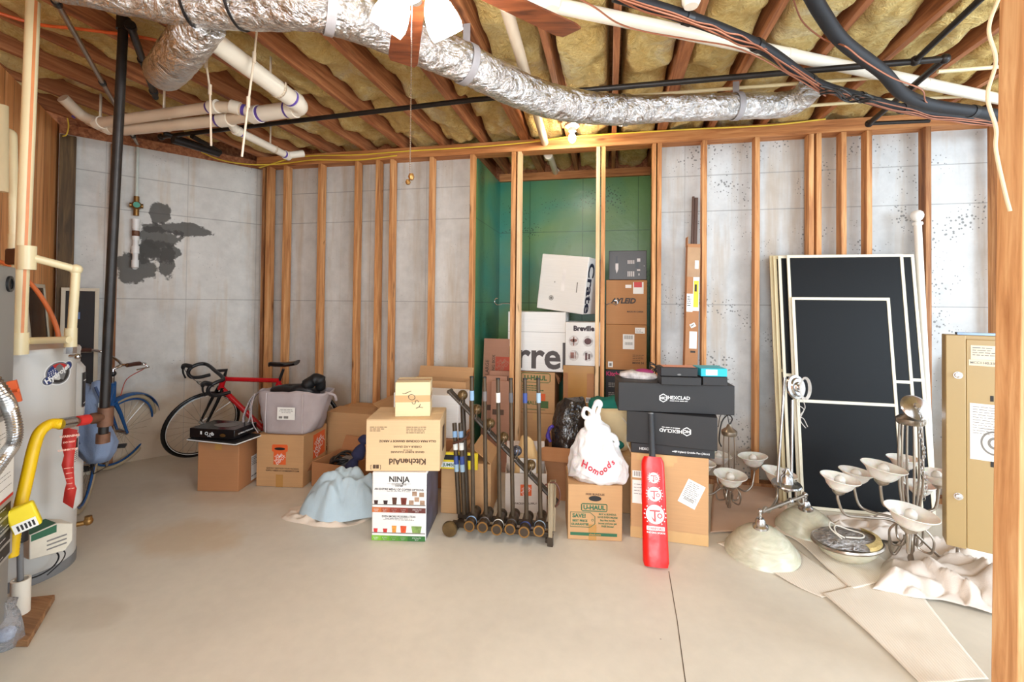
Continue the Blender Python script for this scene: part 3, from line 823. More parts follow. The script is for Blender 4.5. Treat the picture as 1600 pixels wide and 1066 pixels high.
# ================================================================= cartons and the things stacked with them
def rect(m, u0, u1, v0, v1, T, lift=0.0):
    m.add([(u0, v0, lift), (u1, v0, lift), (u1, v1, lift), (u0, v1, lift)], [(0, 1, 2, 3)], T)
def ellipse(m, u, v, ru, rv, T, lift=0.0, n=28, r0=0.0):
    if r0:
        m.add([(u + ru * k * math.cos(2 * PI * i / n), v + rv * k * math.sin(2 * PI * i / n), lift) for k in (1, r0) for i in range(n)], [(i, (i + 1) % n, n + (i + 1) % n, n + i) for i in range(n)], T)
    else:
        m.add([(u + ru * math.cos(2 * PI * i / n), v + rv * math.sin(2 * PI * i / n), lift) for i in range(n)], [list(range(n))], T)
def lines(m, u0, u1, v, n, dv, h, T, seed=1, lift=.0006, center=False):
    r = random.Random(seed)
    for i in range(n):
        u = u0
        w = (u1 - u0) * r.uniform(.6, 1)
        if center: u = (u0 + u1) / 2 - w / 2
        e = u + w
        while u < e - .004:
            q = min(e, u + r.uniform(.008, .03))
            rect(m, u, q, v - i * dv, v - i * dv + h, T, lift); u = q + .004
class Box:
    def __init__(s, root, w, d, h): s.root, s.w, s.d, s.h = root, w, d, h
    def F(s, x=0, z=0): return TR(x, -s.d / 2 - .0012, z) @ FRONT
    def R(s, y=0, z=0): return TR(s.w / 2 + .0012, y, z) @ RZ(PI / 2) @ FRONT
    def T(s, x=0, y=0): return TR(x, y, s.h + .0012)
def carton(label, A, B, d, z0, h, mat, name='cardboard_box', cat='box', group=None, open_top=False, tape=None, part='carton', tilt=0.0, bevel=.004, flaps=()):
    A = Vector((A[0], A[1], 0)); B = Vector((B[0], B[1], 0))
    v = B - A; w = v.length; rz = math.atan2(v.y, v.x)
    nrm = Vector((-v.y, v.x, 0)).normalized()
    c = (A + B) / 2 + nrm * d / 2
    root = thing(name, label, cat, (c.x, c.y, z0 + .0015), rz, group)
    if tilt: root.rotation_euler = (0, tilt, rz)
    b = Box(root, w, d, h)
    m = MB()
    if not open_top:
        m.box(-w / 2, w / 2, -d / 2, d / 2, 0, h)
        m.build(part, mat, root, bevel=bevel)
        if tape is not None:
            t = MB(); tw = min(.028, w * .1)
            rect(t, -tw, tw, -d / 2, d / 2, TR(0, 0, h + .0008))
            rect(t, -tw, tw, h - .07, h, b.F(), -.0004)
            pieces(t, 'tape', tape, root)
    else:
        e = .006
        m.box(-w / 2, w / 2, -d / 2, d / 2, 0, e)
        m.box(-w / 2, w / 2, -d / 2, -d / 2 + e, e, h); m.box(-w / 2, w / 2, d / 2 - e, d / 2, e, h)
        m.box(-w / 2, -w / 2 + e, -d / 2 + e, d / 2 - e, e, h); m.box(w / 2 - e, w / 2, -d / 2 + e, d / 2 - e, e, h)
        m.build(part, mat, root, bevel=.0015)
        for side, L, ang in flaps:
            f = MB()
            if side in 'fb':
                f.box(-w / 2 + .004, w / 2 - .004, 0, L, -.002, .002)
                T = TR(0, d / 2 if side == 'b' else -d / 2, h) @ (RZ(0) if side == 'b' else RZ(PI)) @ RX(math.radians(ang))
            else:
                f.box(-d / 2 + .004, d / 2 - .004, 0, L, -.002, .002)
                T = TR(w / 2 if side == 'r' else -w / 2, 0, h) @ RZ(-PI / 2 if side == 'r' else PI / 2) @ RX(math.radians(ang))
            f2 = MB(); f2.add(f.v, f.f, T); f2.build('flap', mat, root)
    return b
def ax(px, Y): p = PY(px, 475, Y); return (p.x, p.y)

# --- brown carton by the red bike, with a shipping pouch and a black carton on it
A = PZ(308, 768); B = PZ(372, 769); h = PV(A, 308, 689)
b = carton('plain brown box beneath the black carton, in front of the red bike wheel', A, B, .30, 0, h, CARD_DARK, tape=TAPE_DARK)
m = MB(); T = b.R(0.07, .12); rect(m, -.05, .05, -.1, .1, T); lab = m.build('label', PAPER, b.root)
m = MB(); lines(m, -.045, .04, .08, 5, .014, .005, T, 3); m.text('ARO SUPPLIES', .016, T @ TR(0, -.07, .0008), .0006); m.build('lettering', INK, lab)
a2 = PZ(292, 690, h); b2 = PZ(368, 698, h)
pw = carton('black padded shipping pouch lying flat under the black carton', a2, b2, .26, h + .001, .022, BLACKPL, name='shipping_pouch', cat='pouch', part='pouch', bevel=.009)
m = MB(); m.tube(rounded([(-pw.w / 2, -pw.d / 2, .011), (pw.w / 2, -pw.d / 2, .011), (pw.w / 2, pw.d / 2, .011)], .02), .0045, 6); m.build('white_edge', WHITEPL, pw.root)
z1 = h + .026
a3 = PZ(296, 684, z1); b3 = PZ(366, 688, z1)
bc = carton('glossy black carton with a gold oval badge, on the brown box by the red bike', a3, b3, .25, z1, .075, BLACKGLOSS, name='black_carton')
m = MB(); m.text('O rib', .036, bc.F(-.02, .026), .001); m.text('STILL', .014, bc.F(-.02, .014), .0005); rect(m, -.1, -.085, .03, .055, bc.F()); m.text('CATERING STYLE COOKER', .014, bc.R(0, .03), .0004); m.build('lettering', WHITE, bc.root)
m = MB(); ellipse(m, .095, .03, .026, .013, bc.F()); m.build('badge', BRASS, bc.root)
m = MB(); ellipse(m, 0.02, 0, .1, .06, bc.T()); m.build('printed_disc', GREYPL, bc.root)

# --- orange-printed moving box with the tote on it
A = PZ(400, 760); B = PZ(473, 763); h = PV(A, 400, 679)
hd = carton('moving box with an orange square logo on front, under the grey tote bag', A, B, .39, 0, h, CARD, name='moving_box')
def home_logo(m_or, m_wh, T, s):
    rect(m_or, -s, s, -s, s, T)
    for i, t in enumerate(('THE', 'HOME', 'DEPOT')):
        k = [(-.42, .38), (-.05, .02), (.36, -.38)][i]
        m_wh.text(t, s * (.40 if i == 0 else .60), T @ TR(k[0] * s * .9, k[1] * s * .9 - s * .1, .0007) @ Matrix.Rotation(math.radians(42), 4, 'Z'), s * .004)
mo, mw = MB(), MB()
home_logo(mo, mw, hd.F(0, h * .555), .052)
ms_ = MB(); home_logo(ms_, mw, hd.R(.06, h * .66), .1); ms_.build('side_logo', ORANGE, hd.root)
m = MB()
m.prism([(x * .066, h * .735 + z * .026) for x, z in ((-1, -.7), (-.8, -1), (.8, -1), (1, -.7), (1, 1.0), (.85, 1.3), (-.85, 1.3), (-1, 1))], -hd.d / 2 - .0015, -hd.d / 2)
m.build('handle_surround', ORANGE, hd.root)
mo.build('logo', ORANGE, hd.root); mw.build('lettering', WHITE, hd.root)
m = MB(); m.prism([(.045 * math.cos(a) * (1 if abs(math.cos(a)) > .5 else 1.2), h * .735 + .011 * math.sin(a)) for a in [2 * PI * k / 20 for k in range(20)]], -hd.d / 2 - .003, -hd.d / 2 - .0016); m.build('hand_hole', BLACKPL, hd.root)
m = MB(); m.text('QUICKLY RESTOCK YOUR PACKING', .0165, hd.F(.025, h * .345), .0004); m.text('SUPPLY NEEDS AT HOMEDEPOT.COM', .0165, hd.F(.025, h * .30), .0006); m.build('lettering', INK_BROWN, hd.root)
m = MB(); rect(m, -.03, .03, 0, .1, hd.F()); m.build('tape', TAPE_DARK, hd.root)

def soft(m, secs, seg=40, ex=3.2, nz=.0, seed=0.0, T=None, cap_top=True):
    """soft body through rounded-rectangle sections (cx, cy, hx, hy, z)"""
    n = len(secs); vs = []
    for i, (cx, cy, hx, hy, z) in enumerate(secs):
        for k in range(seg):
            a = 2 * PI * k / seg; c, s_ = math.cos(a), math.sin(a)
            q = (abs(c) ** ex + abs(s_) ** ex) ** (-1 / ex)
            p = Vector((cx + hx * q * c, cy + hy * q * s_, z))
            if nz:
                w = noise.noise_vector(p * 7 + Vector((seed, 0, 0))) * nz + noise.noise_vector(p * 19 + Vector((0, seed, 0))) * nz * .45
                if i == 0: w.z = 0
                p += w
            vs.append(tuple(p))
    fs = [(i * seg + k, i * seg + (k + 1) % seg, (i + 1) * seg + (k + 1) % seg, (i + 1) * seg + k) for i in range(n - 1) for k in range(seg)]
    fs.append(list(range(seg - 1, -1, -1)))
    if cap_top: fs.append([(n - 1) * seg + k for k in range(seg)])
    m.add(vs, fs, T)
def fabric(name, col, sc=300, var=.08, rough=.9, sheen=.2):
    t = NT(name); v = t.coords()
    n1 = t.noise(v, 5, 4); n2 = t.noise(v, sc, 2)
    t.set(Base_Color=t.ramp(n1, [(.3, shade(col, 1 - var)), (.7, shade(col, 1 + var))]), Roughness=rough)
    t.bump(t.math('ADD', t.math('MULTIPLY', n1, 3.0), n2), .25, .006)
    return t.mat
TOTE = fabric('grey_canvas', srgb(176, 164, 164))
c = hd.root.location
tz = h + .003
tote = thing('tote_bag', 'grey canvas tote bag with a white label, stuffed with black bags', 'bag', (c.x + .015, c.y - .02, tz), hd.root.rotation_euler.z)
m = MB(); secs = []
for i in range(15):
    u = i / 14
    secs.append((.005 + .02 * u, 0, .215 + .085 * u ** .8, .155 - .03 * u, .005 + .33 * u))
soft(m, secs, 64, 3.6, .018, 2.0, cap_top=False)
m.build('body', TOTE, tote, angle=180, solid=.004)
m = MB()
for x in (-.15, .16):
    m.tube([(x, -.135 - .012 * 0 - .018, .01), (x + (.0 if x < 0 else .0), -.158, .15), (x, -.148, .33)], .004, 6)
m.build('seam_piping', fabric('grey_piping', srgb(198, 188, 188)), tote)
m = MB(); T = TR(.03, -.166, .17) @ RX(math.radians(-2)) @ FRONT; rect(m, -.075, .075, -.05, .05, T); lb = m.build('label', PAPER, tote)
m = MB(); lines(m, -.06, .06, .03, 3, .012, .004, T, 5, .0008, True); rect(m, -.06, -.03, -.04, -.022, T, .0008); rect(m, -.018, .02, -.04, -.02, T, .0008); m.build('lettering', GREY_INK, lb)
m = MB()
hp = smooth([(-.285, -.02, .31), (-.33, -.06, .27), (-.37, -.09, .15), (-.365, -.11, .08), (-.33, -.12, .06), (-.315, -.1, .12), (-.33, -.06, .24), (-.29, .0, .33)], 6)
for a_, b_ in zip(hp, hp[1:]): m.quad(a_ + Vector((0, -.016, 0)), a_ + Vector((0, .016, 0)), b_ + Vector((0, .016, 0)), b_ + Vector((0, -.016, 0)))
m.build('strap', TOTE, tote, angle=180, solid=.004)
m = MB(); m.tube(smooth([(-.262, -.13, .32), (-.275, -.15, .2), (-.25, -.165, .08), (-.2, -.17, .01)], 6), .004, 6); m.tube(smooth([(.29, -.03, .32), (.36, -.02, .3), (.37, 0, .25)], 6), .012, 6); m.build('strap', TOTE, tote, angle=180)
bg = thing('black_bag', 'crumpled black bag poking out of the grey tote bag', 'bag', (c.x + .0, c.y - .0, tz + .27), hd.root.rotation_euler.z)
m = MB(); soft(m, [(0, 0, .21 * k, .075 * k, z) for k, z in ((.8, 0), (1, .03), (1.0, .06), (.85, .085), (.4, .1))], 36, 2.6, .03, 6)
m.build('body', M('black_nylon', srgb(24, 24, 28), .45, bump=.4, bscale=12), bg, angle=180)
m = MB(); m.tube(smooth([(.06, -.02, .06), (.12, -.02, .10), (.19, -.01, .15), (.23, 0, .13), (.22, .02, .06)], 6), [.04] * 6 + [.05] * 6 + [.055] * 6 + [.04] * 6 + [.03], 12, rf=lambda i, k, p: 1 + .2 * noise.noise(p * 25)); m.build('rolled_top', M('black_webbing', srgb(18, 18, 20), .55), bg, angle=180)

# --- carton behind, small open carton with black gear
A = ax(514, 3.74); B = ax(612, 3.74); h = PV(Vector((A[0], A[1], 0)), 514, 644)
b = carton('large plain brown box with lifted top flap, behind the small open box', A, B, .42, 0, h, CARD, open_top=True, flaps=(('f', .19, 176), ('b', .19, -168), ('r', .2, 150)))
A = PZ(489, 758); A = Vector((A.x, A.y - .02, 0)); B = Vector((-2.0, 3.27, 0)); h = PV(A, 489, 722)
b = carton('small open brown box holding coiled black gear, behind the blue towel', A, B, .36, 0, h, CARD_DARK, open_top=True, flaps=(('b', .12, 60), ('l', .1, -60)))
c = b.root.location
o = thing('coiled_hose', 'black coiled cable and gear inside the small open box', 'cable', (c.x - .01, c.y, .012), 0)
m = MB()
for k in range(5):
    m.tube(smooth([(.09 * math.cos(a) * (1 + .1 * k % .3), .1 * math.sin(a), h * .55 + .016 * k + .03 * math.sin(a * 2 + k)) for a in [2 * PI * i / 10 for i in range(10)]], 4, True), .011, 8, closed=True)
m.build('coil', BLACKPL, o)
m = MB(); m.box(.0, .11, -.07, .03, h * .35, h + .0); m.build('adapter', GREYPL, o, bevel=.01)
m = MB(); m.box(-.1, .1, -.1, .1, 0, h * .5); m.build('case', BLACKPL, o, bevel=.02)
o = thing('navy_garment', 'dark navy cloth draped out of the small open box beside the big carton', 'cloth', (PY(560, 700, 3.2).x, 3.2, 0))
m = MB()
m.tube(smooth([(.03, .04, .47), (.03, .02, .42), (.0, .0, .33), (-.04, -.02, .24), (-.05, -.03, .14), (-.04, -.04, .01)], 5), [.02, .035, .045, .05, .055, .05] * 4 + [.045, .04], 16, rf=lambda i, k, p: 1 + .35 * noise.noise(p * 16))
m.build('folds', fabric('navy_cloth', srgb(38, 40, 72)), o, angle=180)

# --- towel heap
def heap(name, label, cat, cx, cy, rx, ry, H, col, seed, z0=.0, parent=None, amp=.035, rot=0.0, peak=(0, 0), mat=None, flat=1.7, ridge=0.0):
    def fn(u, v):
        a = 2 * PI * u; r = v
        e = 1 + .16 * noise.noise(Vector((math.cos(a) * 1.4 + seed, math.sin(a) * 1.4, seed))) + .05 * noise.noise(Vector((math.cos(a) * 4, math.sin(a) * 4, seed)))
        x = rx * e * r * math.cos(a) + peak[0] * (1 - r); y = ry * e * r * math.sin(a) + peak[1] * (1 - r)
        base = max(0.0, 1 - r ** flat)
        base *= 1 + ridge * (abs(noise.noise(Vector((x * 5.5 + y * 3 + seed, y * 7 - x * 2, 7)))) - .25) * min(1, (1 - r) * 4)
        q = noise.noise(Vector((x * 6, y * 6, seed))) * amp + noise.noise(Vector((x * 16, y * 11, seed + 4))) * amp * .6 + noise.noise(Vector((x * 34, y * 27, seed + 9))) * amp * .22
        fold = abs(noise.noise(Vector((x * 5 + seed, y * 8, 2)))) * amp * 1.2
        z = max(.004, H * base ** .8 + (q - fold) * min(1, (1 - r) * 3 + .25) + .016 * min(1, (1 - r) * 14))
        if v > .999: z = .002
        return (x, y, z)
    m = MB().grid(110, 34, fn)
    m.slab([fn(k / 60, 1.0)[:2] for k in range(60)], .0, .0015)
    o = m.build(name, mat or fabric(name + '_cloth', col, 160), None, angle=180)
    o.location = (cx, cy, z0); o.rotation_euler.z = rot
    return tag(o, label, cat)
p = PZ(510, 812)
heap('cream_sheet', 'cream cotton sheet crumpled underneath the pale blue towel', 'cloth', p.x - .02, p.y + .07, .335, .17, .045, srgb(226, 210, 192), 3.3, rot=.1, amp=.05, ridge=1.0)
heap('blue_towel', 'pale blue towel heaped on the floor beside the coffee maker carton', 'towel', p.x + .035, p.y + .12, .29, .19, .27, srgb(186, 206, 216), 8.1, .024, rot=.15, peak=(.06, .07), amp=.05, flat=2.4, ridge=.55)

# --- coffee maker carton, upside-down carton, small taped carton
A = PZ(580, 845); B = PZ(667, 845); B = Vector((B.x, B.y - .02, 0)); h = PV(A, 580, 738)
nj = carton('white coffee maker box printed with rows of drinks, standing on the floor', A, B, .38, 0, h, CARD_WHITE, name='appliance_box', bevel=.008)
w = nj.w
drink_cols = [srgb(60, 34, 28), srgb(52, 34, 34), srgb(88, 56, 44), srgb(112, 44, 34), srgb(170, 140, 116)]
tea_cols = [srgb(212, 60, 60), srgb(186, 50, 46), srgb(222, 150, 66), srgb(220, 86, 48), srgb(128, 156, 84)]
DM = [M('drink_print', c_, .5, var=.25, scale=60) for c_ in drink_cols + tea_cols]
BR = [M('band_print', c_, .5, var=.03) for c_ in (srgb(204, 118, 66), srgb(184, 90, 56), srgb(150, 66, 52), srgb(136, 58, 48), srgb(104, 54, 50), srgb(134, 190, 60), srgb(112, 172, 50), srgb(92, 152, 54), srgb(78, 140, 56), srgb(52, 112, 52))]
xs = [-.5, -.33, -.17, .0, .17, .5]
mats = BR; m = MB()
for row, z in ((0, .415), (1, .005)):
    for i in range(5):
        m.cur = row * 5 + i; rect(m, xs[i] * w * .985, xs[i + 1] * w * .985, z * h, (z + .075) * h, nj.F())
pieces(m, 'colour_band', mats, nj.root)
m = MB()
for row, z in ((0, .535), (1, .125)):
    for i, (cx, hw, hh) in enumerate(((-.42, .024, .055), (-.245, .026, .055), (-.08, .028, .10), (.09, .036, .1), (.33, .06, .1))):
        m.cur = row * 5 + i
        T = nj.F(cx * w, z * h)
        if row == 0 and i == 4:
            for dx, dz in ((-.035, 0), (.0, .02), (.035, .0), (.03, .05), (-.015, .055)): rect(m, dx - .015, dx + .015, dz, dz + .028, T)
        else: m.add([(-hw * .42 * 1, 0, .0004), (hw * .42, 0, .0004), (hw * .55, hh * h, .0004), (-hw * .55, hh * h, .0004)], [(0, 1, 2, 3)], T)
pieces(m, 'drink_picture', DM, nj.root)
m = MB()
m.text('NINJA', .048, nj.F(0, .865 * h), .0012); rect(m, -.075, .075, .835 * h, .838 * h, nj.F()); m.text('SYSTEM', .014, nj.F(0, .795 * h), .0004)
m.text('AN ENTIRE MENU OF COFFEE OPTIONS', .0175, nj.F(0, .74 * h), .0004); m.text('EVEN MORE POSSIBILI-TEAS', .0175, nj.F(0, .345 * h), .0003)
m.build('lettering', INK, nj.root)
m = MB(); m.text('COFFEE BAR', .017, nj.F(0, .815 * h), .0003); lines(m, -.11, .11, .72 * h, 1, .01, .003, nj.F(), 3, center=True); lines(m, -.1, .1, .325 * h, 2, .008, .003, nj.F(), 5, center=True)
rect(m, -.5 * w * .98, .49 * w, .52 * h, .535 * h, nj.F(), -.0004); rect(m, -.5 * w * .98, .49 * w, .11 * h, .125 * h, nj.F(), -.0004); m.build('lettering', GREY_INK, nj.root)
m = MB()
for z in (.43, .02):
    for i in range(5): m.text('CLASSIC' if i < 4 else 'SPECIALTY', .009 if i < 4 else .012, nj.F((xs[i] + xs[i + 1]) / 2 * w, (z + .022) * h), .0003); m.text('BREW' if i < 4 else 'BREW', .008, nj.F((xs[i] + xs[i + 1]) / 2 * w, (z - .002) * h), .0003)
m.build('lettering', WHITE, nj.root)
m = MB(); rect(m, -nj.d / 2 + .01, nj.d / 2 - .01, .01, h - .01, nj.R()); m.build('side_print', M('side_photo_print', srgb(70, 74, 96), .4, var=.5, scale=9), nj.root)
h0 = h + .002
A = PZ(571, 737, h0); B = PZ(687, 737, h0); h = PV(A, 571, 657) - h0
ka = carton('large brown box with upside-down printing, on the coffee maker carton', A, B, .34, h0, h, CARD_PALE, tape=None)
UP = Matrix.Rotation(PI, 4, 'Z')
m = MB(); F_ = ka.F
m.text('KitchenAid', .052, F_(.03, h * .245) @ UP, .0016)
m.text('EN-FR-ES', .014, F_(.03, h * .43) @ UP); m.text('GRAND ROBOT CULINAIRE', .017, F_(.03, h * .395) @ UP, .0004); m.text('CUISEUR A RIZ GRAINS', .017, F_(.03, h * .50) @ UP, .0004); m.text('OLLA PARA COCINAR GRANOS Y ARROZ', .019, F_(.03, h * .61) @ UP, .0007)
lines(m, -.21, -.1, h * .86, 3, .012, .004, F_(), 2); lines(m, .02, .2, h * .86, 4, .012, .004, F_(), 8)
m.text('[', .03, F_(-.2, h * .06)); m.text(']', .03, F_(-.14, h * .06))
rect(m, -.187, -.170, h * .055, h * .13, F_()); rect(m, -.167, -.150, h * .055, h * .13, F_())
m.build('lettering', INK_BROWN, ka.root)
m = MB()
for dy, a_ in ((-.001, 4), (.001, -3)):
    m.box(-ka.w / 2 + .002, ka.w / 2 - .002, -ka.d / 2 if dy < 0 else 0.004, -.004 if dy < 0 else ka.d / 2, h + .0012, h + .0042)
m.build('flap', CARD_PALE, ka.root)
m = MB(); rect(m, -.05, .05, -.09, .07, ka.R(0, h * .55)); m.build('hand_hole', INK_BROWN, ka.root)
h1 = h0 + h + .006
A = PZ(617, 652, h1); B = PZ(672, 651, h1); h = PV(A, 617, 598) - h1
jo = carton('small cream box with handwriting in pen, on top of the upside-down carton', A, B, .2, h1, h, CREAMBOX, bevel=.003)
m = MB(); rect(m, -jo.w / 2, jo.w / 2, h * .42, h * .62, jo.F()); rect(m, -jo.d / 2, jo.d / 2, h * .42, h * .62, jo.R()); rect(m, -jo.w / 2, jo.w / 2, -.03, .03, jo.T()); pieces(m, 'tape', TAPE, jo.root)
m = MB()
T = jo.F(.0, h * .5) @ TR(0, 0, .001) @ Matrix.Rotation(math.radians(-55), 4, 'Z')
for i, ch_ in enumerate('JOSY'):
    m.text(ch_, .062, T @ TR(-.06 + .04 * i, -.018, 0), -.0012, shear=.2)
m.build('lettering', INK, jo.root)

# --- behind: white carton on a brown one, open brown carton
A = ax(616, 3.5); B = ax(719, 3.5)
carton('brown box under the white carton, hidden mostly behind the coffee maker carton', A, B, .33, 0, .40, CARD_DARK, tape=TAPE)
wc = carton('plain white carton behind the small cream box', ax(617, 3.52), ax(718, 3.52), .30, .402, .345, CARD_WHITE, name='white_carton')
carton('open brown box against the wall studs, behind the white carton', ax(640, 3.86), ax(729, 3.86), .22, 0, .80, CARD, open_top=True, flaps=(('b', .10, 70),))

# --- box with yellow package, orange-printed white box
A = PZ(686, 805); A.y += .03; B = Vector((A.x + .36, A.y + .03, 0)); h = PV(A, 688, 722)
gy = carton('tall plain brown box standing right behind the croquet stand', A, B, .34, 0, h, CARD, tape=None)
m = MB(); m.text('24', .035, gy.F(.1, .02)); m.build('lettering', INK_BROWN, gy.root)
m = MB(); T = TR(0, -.02, h + .002)
for s_, sg in ((-1, 1), (1, 1)):
    mm = MB().box(0, gy.w * .48, -gy.d / 2, gy.d / 2, -.002, .002)
    m.add(mm.v, mm.f, TR(-gy.w / 2, 0, h + .003) @ RY(math.radians(-24)) if s_ < 0 else TR(gy.w / 2, 0, h + .003) @ RZ(PI) @ RY(math.radians(-38)))
m.build('flap', CARD, gy.root)
c = gy.root.location
yp = thing('yellow_package', 'bright yellow blister package propped against the brown box behind the croquet set', 'package', (c.x - .045, c.y - gy.d / 2 - .022, h - .035), .12)
m = MB(); m.box(-.15, .15, -.012, .012, 0, .115); m.build('backing_card', YELLOW, yp, bevel=.002)
m = MB(); m.box(-.09, .1, -.014, -.0121, .065, .1); m.build('window', BLACKPL, yp)
m = MB(); rect(m, -.12, .02, .012, .05, TR(0, -.0135, 0) @ FRONT); m.build('price_panel', WHITE, yp)
m = MB(); m.text('JUMBO', .03, TR(-.05, -.0142, .02) @ FRONT, .0006); rect(m, .04, .07, .02, .045, TR(0, -.0135, 0) @ FRONT); m.build('lettering', GREEN_INK, yp)
A = PZ(789, 802); B = PZ(854, 803); h = PV(A, 789, 740)
wi = carton('open pale box with a small orange square logo, behind the croquet mallets', A, B, .22, 0, h, card('greyish_cardboard', srgb(206, 192, 180)), name='moving_box', open_top=True, flaps=(('b', .16, 80),))
mo, mw = MB(), MB(); home_logo(mo, mw, wi.F(0.0, h * .58), .04); mo.build('logo', ORANGE, wi.root); mw.build('lettering', WHITE, wi.root)
m = MB(); m.text('PACKING SUPPLY', .02, wi.F(0, h * .22), .0004); m.build('lettering', INK_BROWN, wi.root)
c = wi.root.location
pk = thing('packing_paper', 'crumpled kraft packing paper heaped inside the open pale box', 'paper', (c.x, c.y + .005, .012))
m = MB(); soft(m, [(0, 0, .095 * k, .06 * k, z) for k, z in ((1, 0), (1, .1), (1, .2), (1, .27), (.9, .36), (.75, .42), (.5, .48), (.2, .5))], 30, 2.4, .035, 4); m.build('crumple', card('kraft_paper', srgb(224, 186, 130)), pk, angle=25)
m = MB(); m.box(-.03, .09, -.085, -.081, .2, .37); m.build('leaflet', CARD_WHITE, pk)

# --- folded cardboard leaning at the edge of the niche
def leaner(name, label, cat, px0, px1, ytop, Yb, lean, th, mat, z0=.0, parts=None):
    A = ax(px0, Yb); B = ax(px1, Yb); w = B[0] - A[0]
    top = PV(Vector(((A[0] + B[0]) / 2, Yb + .0, 0)), (px0 + px1) / 2, ytop)
    r = thing(name, label, cat, ((A[0] + B[0]) / 2, Yb, z0 + .002))
    L = math.hypot(top - z0, lean); r.rotation_euler.x = -math.asin(lean / L)
    MB().box(-w / 2, w / 2, 0, th, 0, L).build('panel', mat, r, bevel=.002)
    return r, w, L
r, w, L = leaner('flattened_box', 'tall flattened moving box with orange print leaning in the niche corner', 'box', 752, 792, 531, 4.30, .12, .03, CARD_RED)
mo, mw = MB(), MB(); home_logo(mo, mw, TR(w * .28, -.0012, L * .78) @ FRONT, .075); mo.build('logo', M('faded_orange', srgb(176, 72, 48), .6), r); mw.build('lettering', CARD_RED, r)
m = MB(); m.text('LARGE', .05, TR(-.07, -.0012, L * .75) @ FRONT @ Matrix.Rotation(PI / 2, 4, 'Z'), .001); m.text('MOVING BOX', .04, TR(-.01, -.0012, L * .75) @ FRONT @ Matrix.Rotation(PI / 2, 4, 'Z'), .001); m.build('lettering', INK_BROWN, r)
for j, (p0, p1, yt, Yb) in enumerate(((763, 796, 582, 4.10), (757, 790, 590, 4.03), (766, 796, 598, 3.96))):
    r, w, L = leaner('folded_box', ['folded reddish box leaning before the niche, farthest of the three', 'folded reddish box leaning before the niche, middle of the three', 'folded reddish box nearest the croquet mallets'][j], 'box', p0, p1, yt, Yb, .08, .045, CARD_RED)
    m = MB(); rect(m, -w * .4, w * .2, L * .62, L * .68, TR(0, -.0012, 0) @ FRONT); rect(m, -w * .4, w * .4, L * .4, L * .405, TR(0, -.0012, 0) @ FRONT); pieces(m, 'printed_band', INK_BROWN, r)

# --- stack in the middle of the niche
carton('brown box at the bottom of the niche stack, below the green-printed moving box', ax(806, 4.44), ax(872, 4.44), .45, 0, .425, CARD, tape=TAPE)
uh2 = carton('green-printed moving box in the niche, under the big lettered white box', ax(808, 4.44), ax(868, 4.44), .42, .427, .40, CARD, name='moving_box')
hh = .40; m = MB()
ring = [(-.13, .30), (.13, .30), (.145, .315), (.145, .375), (.13, .39), (-.13, .39), (-.145, .375), (-.145, .315)]
m.tube([(x, -uh2.d / 2 - .001, z) for x, z in ring], .004, 4, closed=True)
m.text('U-HAUL', .062, uh2.F(0, .323), .003); lines(m, -.13, .1, .26, 3, .022, .01, uh2.F(), 4); rect(m, -.13, .1, .03, .036, uh2.F()); rect(m, .05, .13, .05, .12, uh2.F()); m.text('SMALL', .05, uh2.F(-.05, .08), .001); m.build('lettering', M('olive_ink', srgb(72, 104, 56), .6), uh2.root)
m = MB(); rect(m, .03, .1, .09, .19, uh2.F(0, 0), -.0003); m.build('picture_patch', ORANGE, uh2.root)
m = MB()
for k in range(3):
    mm = MB().box(-.16 + .01 * k, .17, 0, .1 - .02 * k, -.002, .002); m.add(mm.v, mm.f, TR(uh2.w / 2 + .004, .02 * k, .38) @ RZ(-PI / 2) @ RX(math.radians(-72 + 8 * k)))
m.build('flap', CARD_DARK, uh2.root)
rr_ = carton('white box with big dark letters, middle of the niche stack', ax(794, 4.44), ax(884, 4.44), .48, .835, .585, CARD_WHITE, name='white_shipping_box', bevel=.006)
BIGINK = M('charcoal_ink', srgb(76, 68, 66), .5, var=.04)
m = MB(); m.text('rrel', .36, rr_.F(.06, .035), .008, sx=.98); rect(m, -.276, -.255, .02, .24, rr_.F()); m.build('lettering', BIGINK, rr_.root)
m = MB(); rect(m, -rr_.w / 2, rr_.w / 2, .385, .388, rr_.F()); m.build('score_line', GREY_INK, rr_.root)
carton('brown box at floor level in the niche, beneath the tape-covered box', ax(881, 4.42), ax(930, 4.42), .40, 0, .505, CARD_DARK, tape=TAPE)
tb = carton('brown box wrapped all over in brown tape, under the coffee appliance carton', ax(881, 4.42), ax(929, 4.42), .38, .508, .40, CARD_DARK, name='taped_box')
m = MB(); rect(m, -.1, .08, .0, .4, tb.F(), -.0004); rect(m, -tb.w / 2, tb.w / 2, .33, .4, tb.F()); rect(m, -.11, .09, -.19, .19, tb.T()); pieces(m, 'tape', TAPE_DARK, tb.root)
m = MB(); T = tb.F(.1, .07); rect(m, -.03, .03, -.02, .03, T); lb = m.build('label', PAPER, tb.root)
m = MB(); [rect(m, -.025 + .012 * k, -.018 + .012 * k, -.012, .024, T, .0007) for k in range(4)]; m.build('barcode', INK, lb)
bv = carton('white coffee appliance carton with round pictures, beside the niche studs', ax(884, 4.41), ax(938, 4.41), .36, .911, .415, CARD_WHITE, name='appliance_box')
m = MB(); m.text('Breville', .066, bv.F(.01, .335), .0032); m.build('lettering', M('plum_ink', srgb(52, 34, 44), .6), bv.root)
PR = [M('round_print', c_, .5, var=.4, scale=25) for c_ in (srgb(206, 200, 196), srgb(140, 92, 80), srgb(84, 44, 44))]
m = MB()
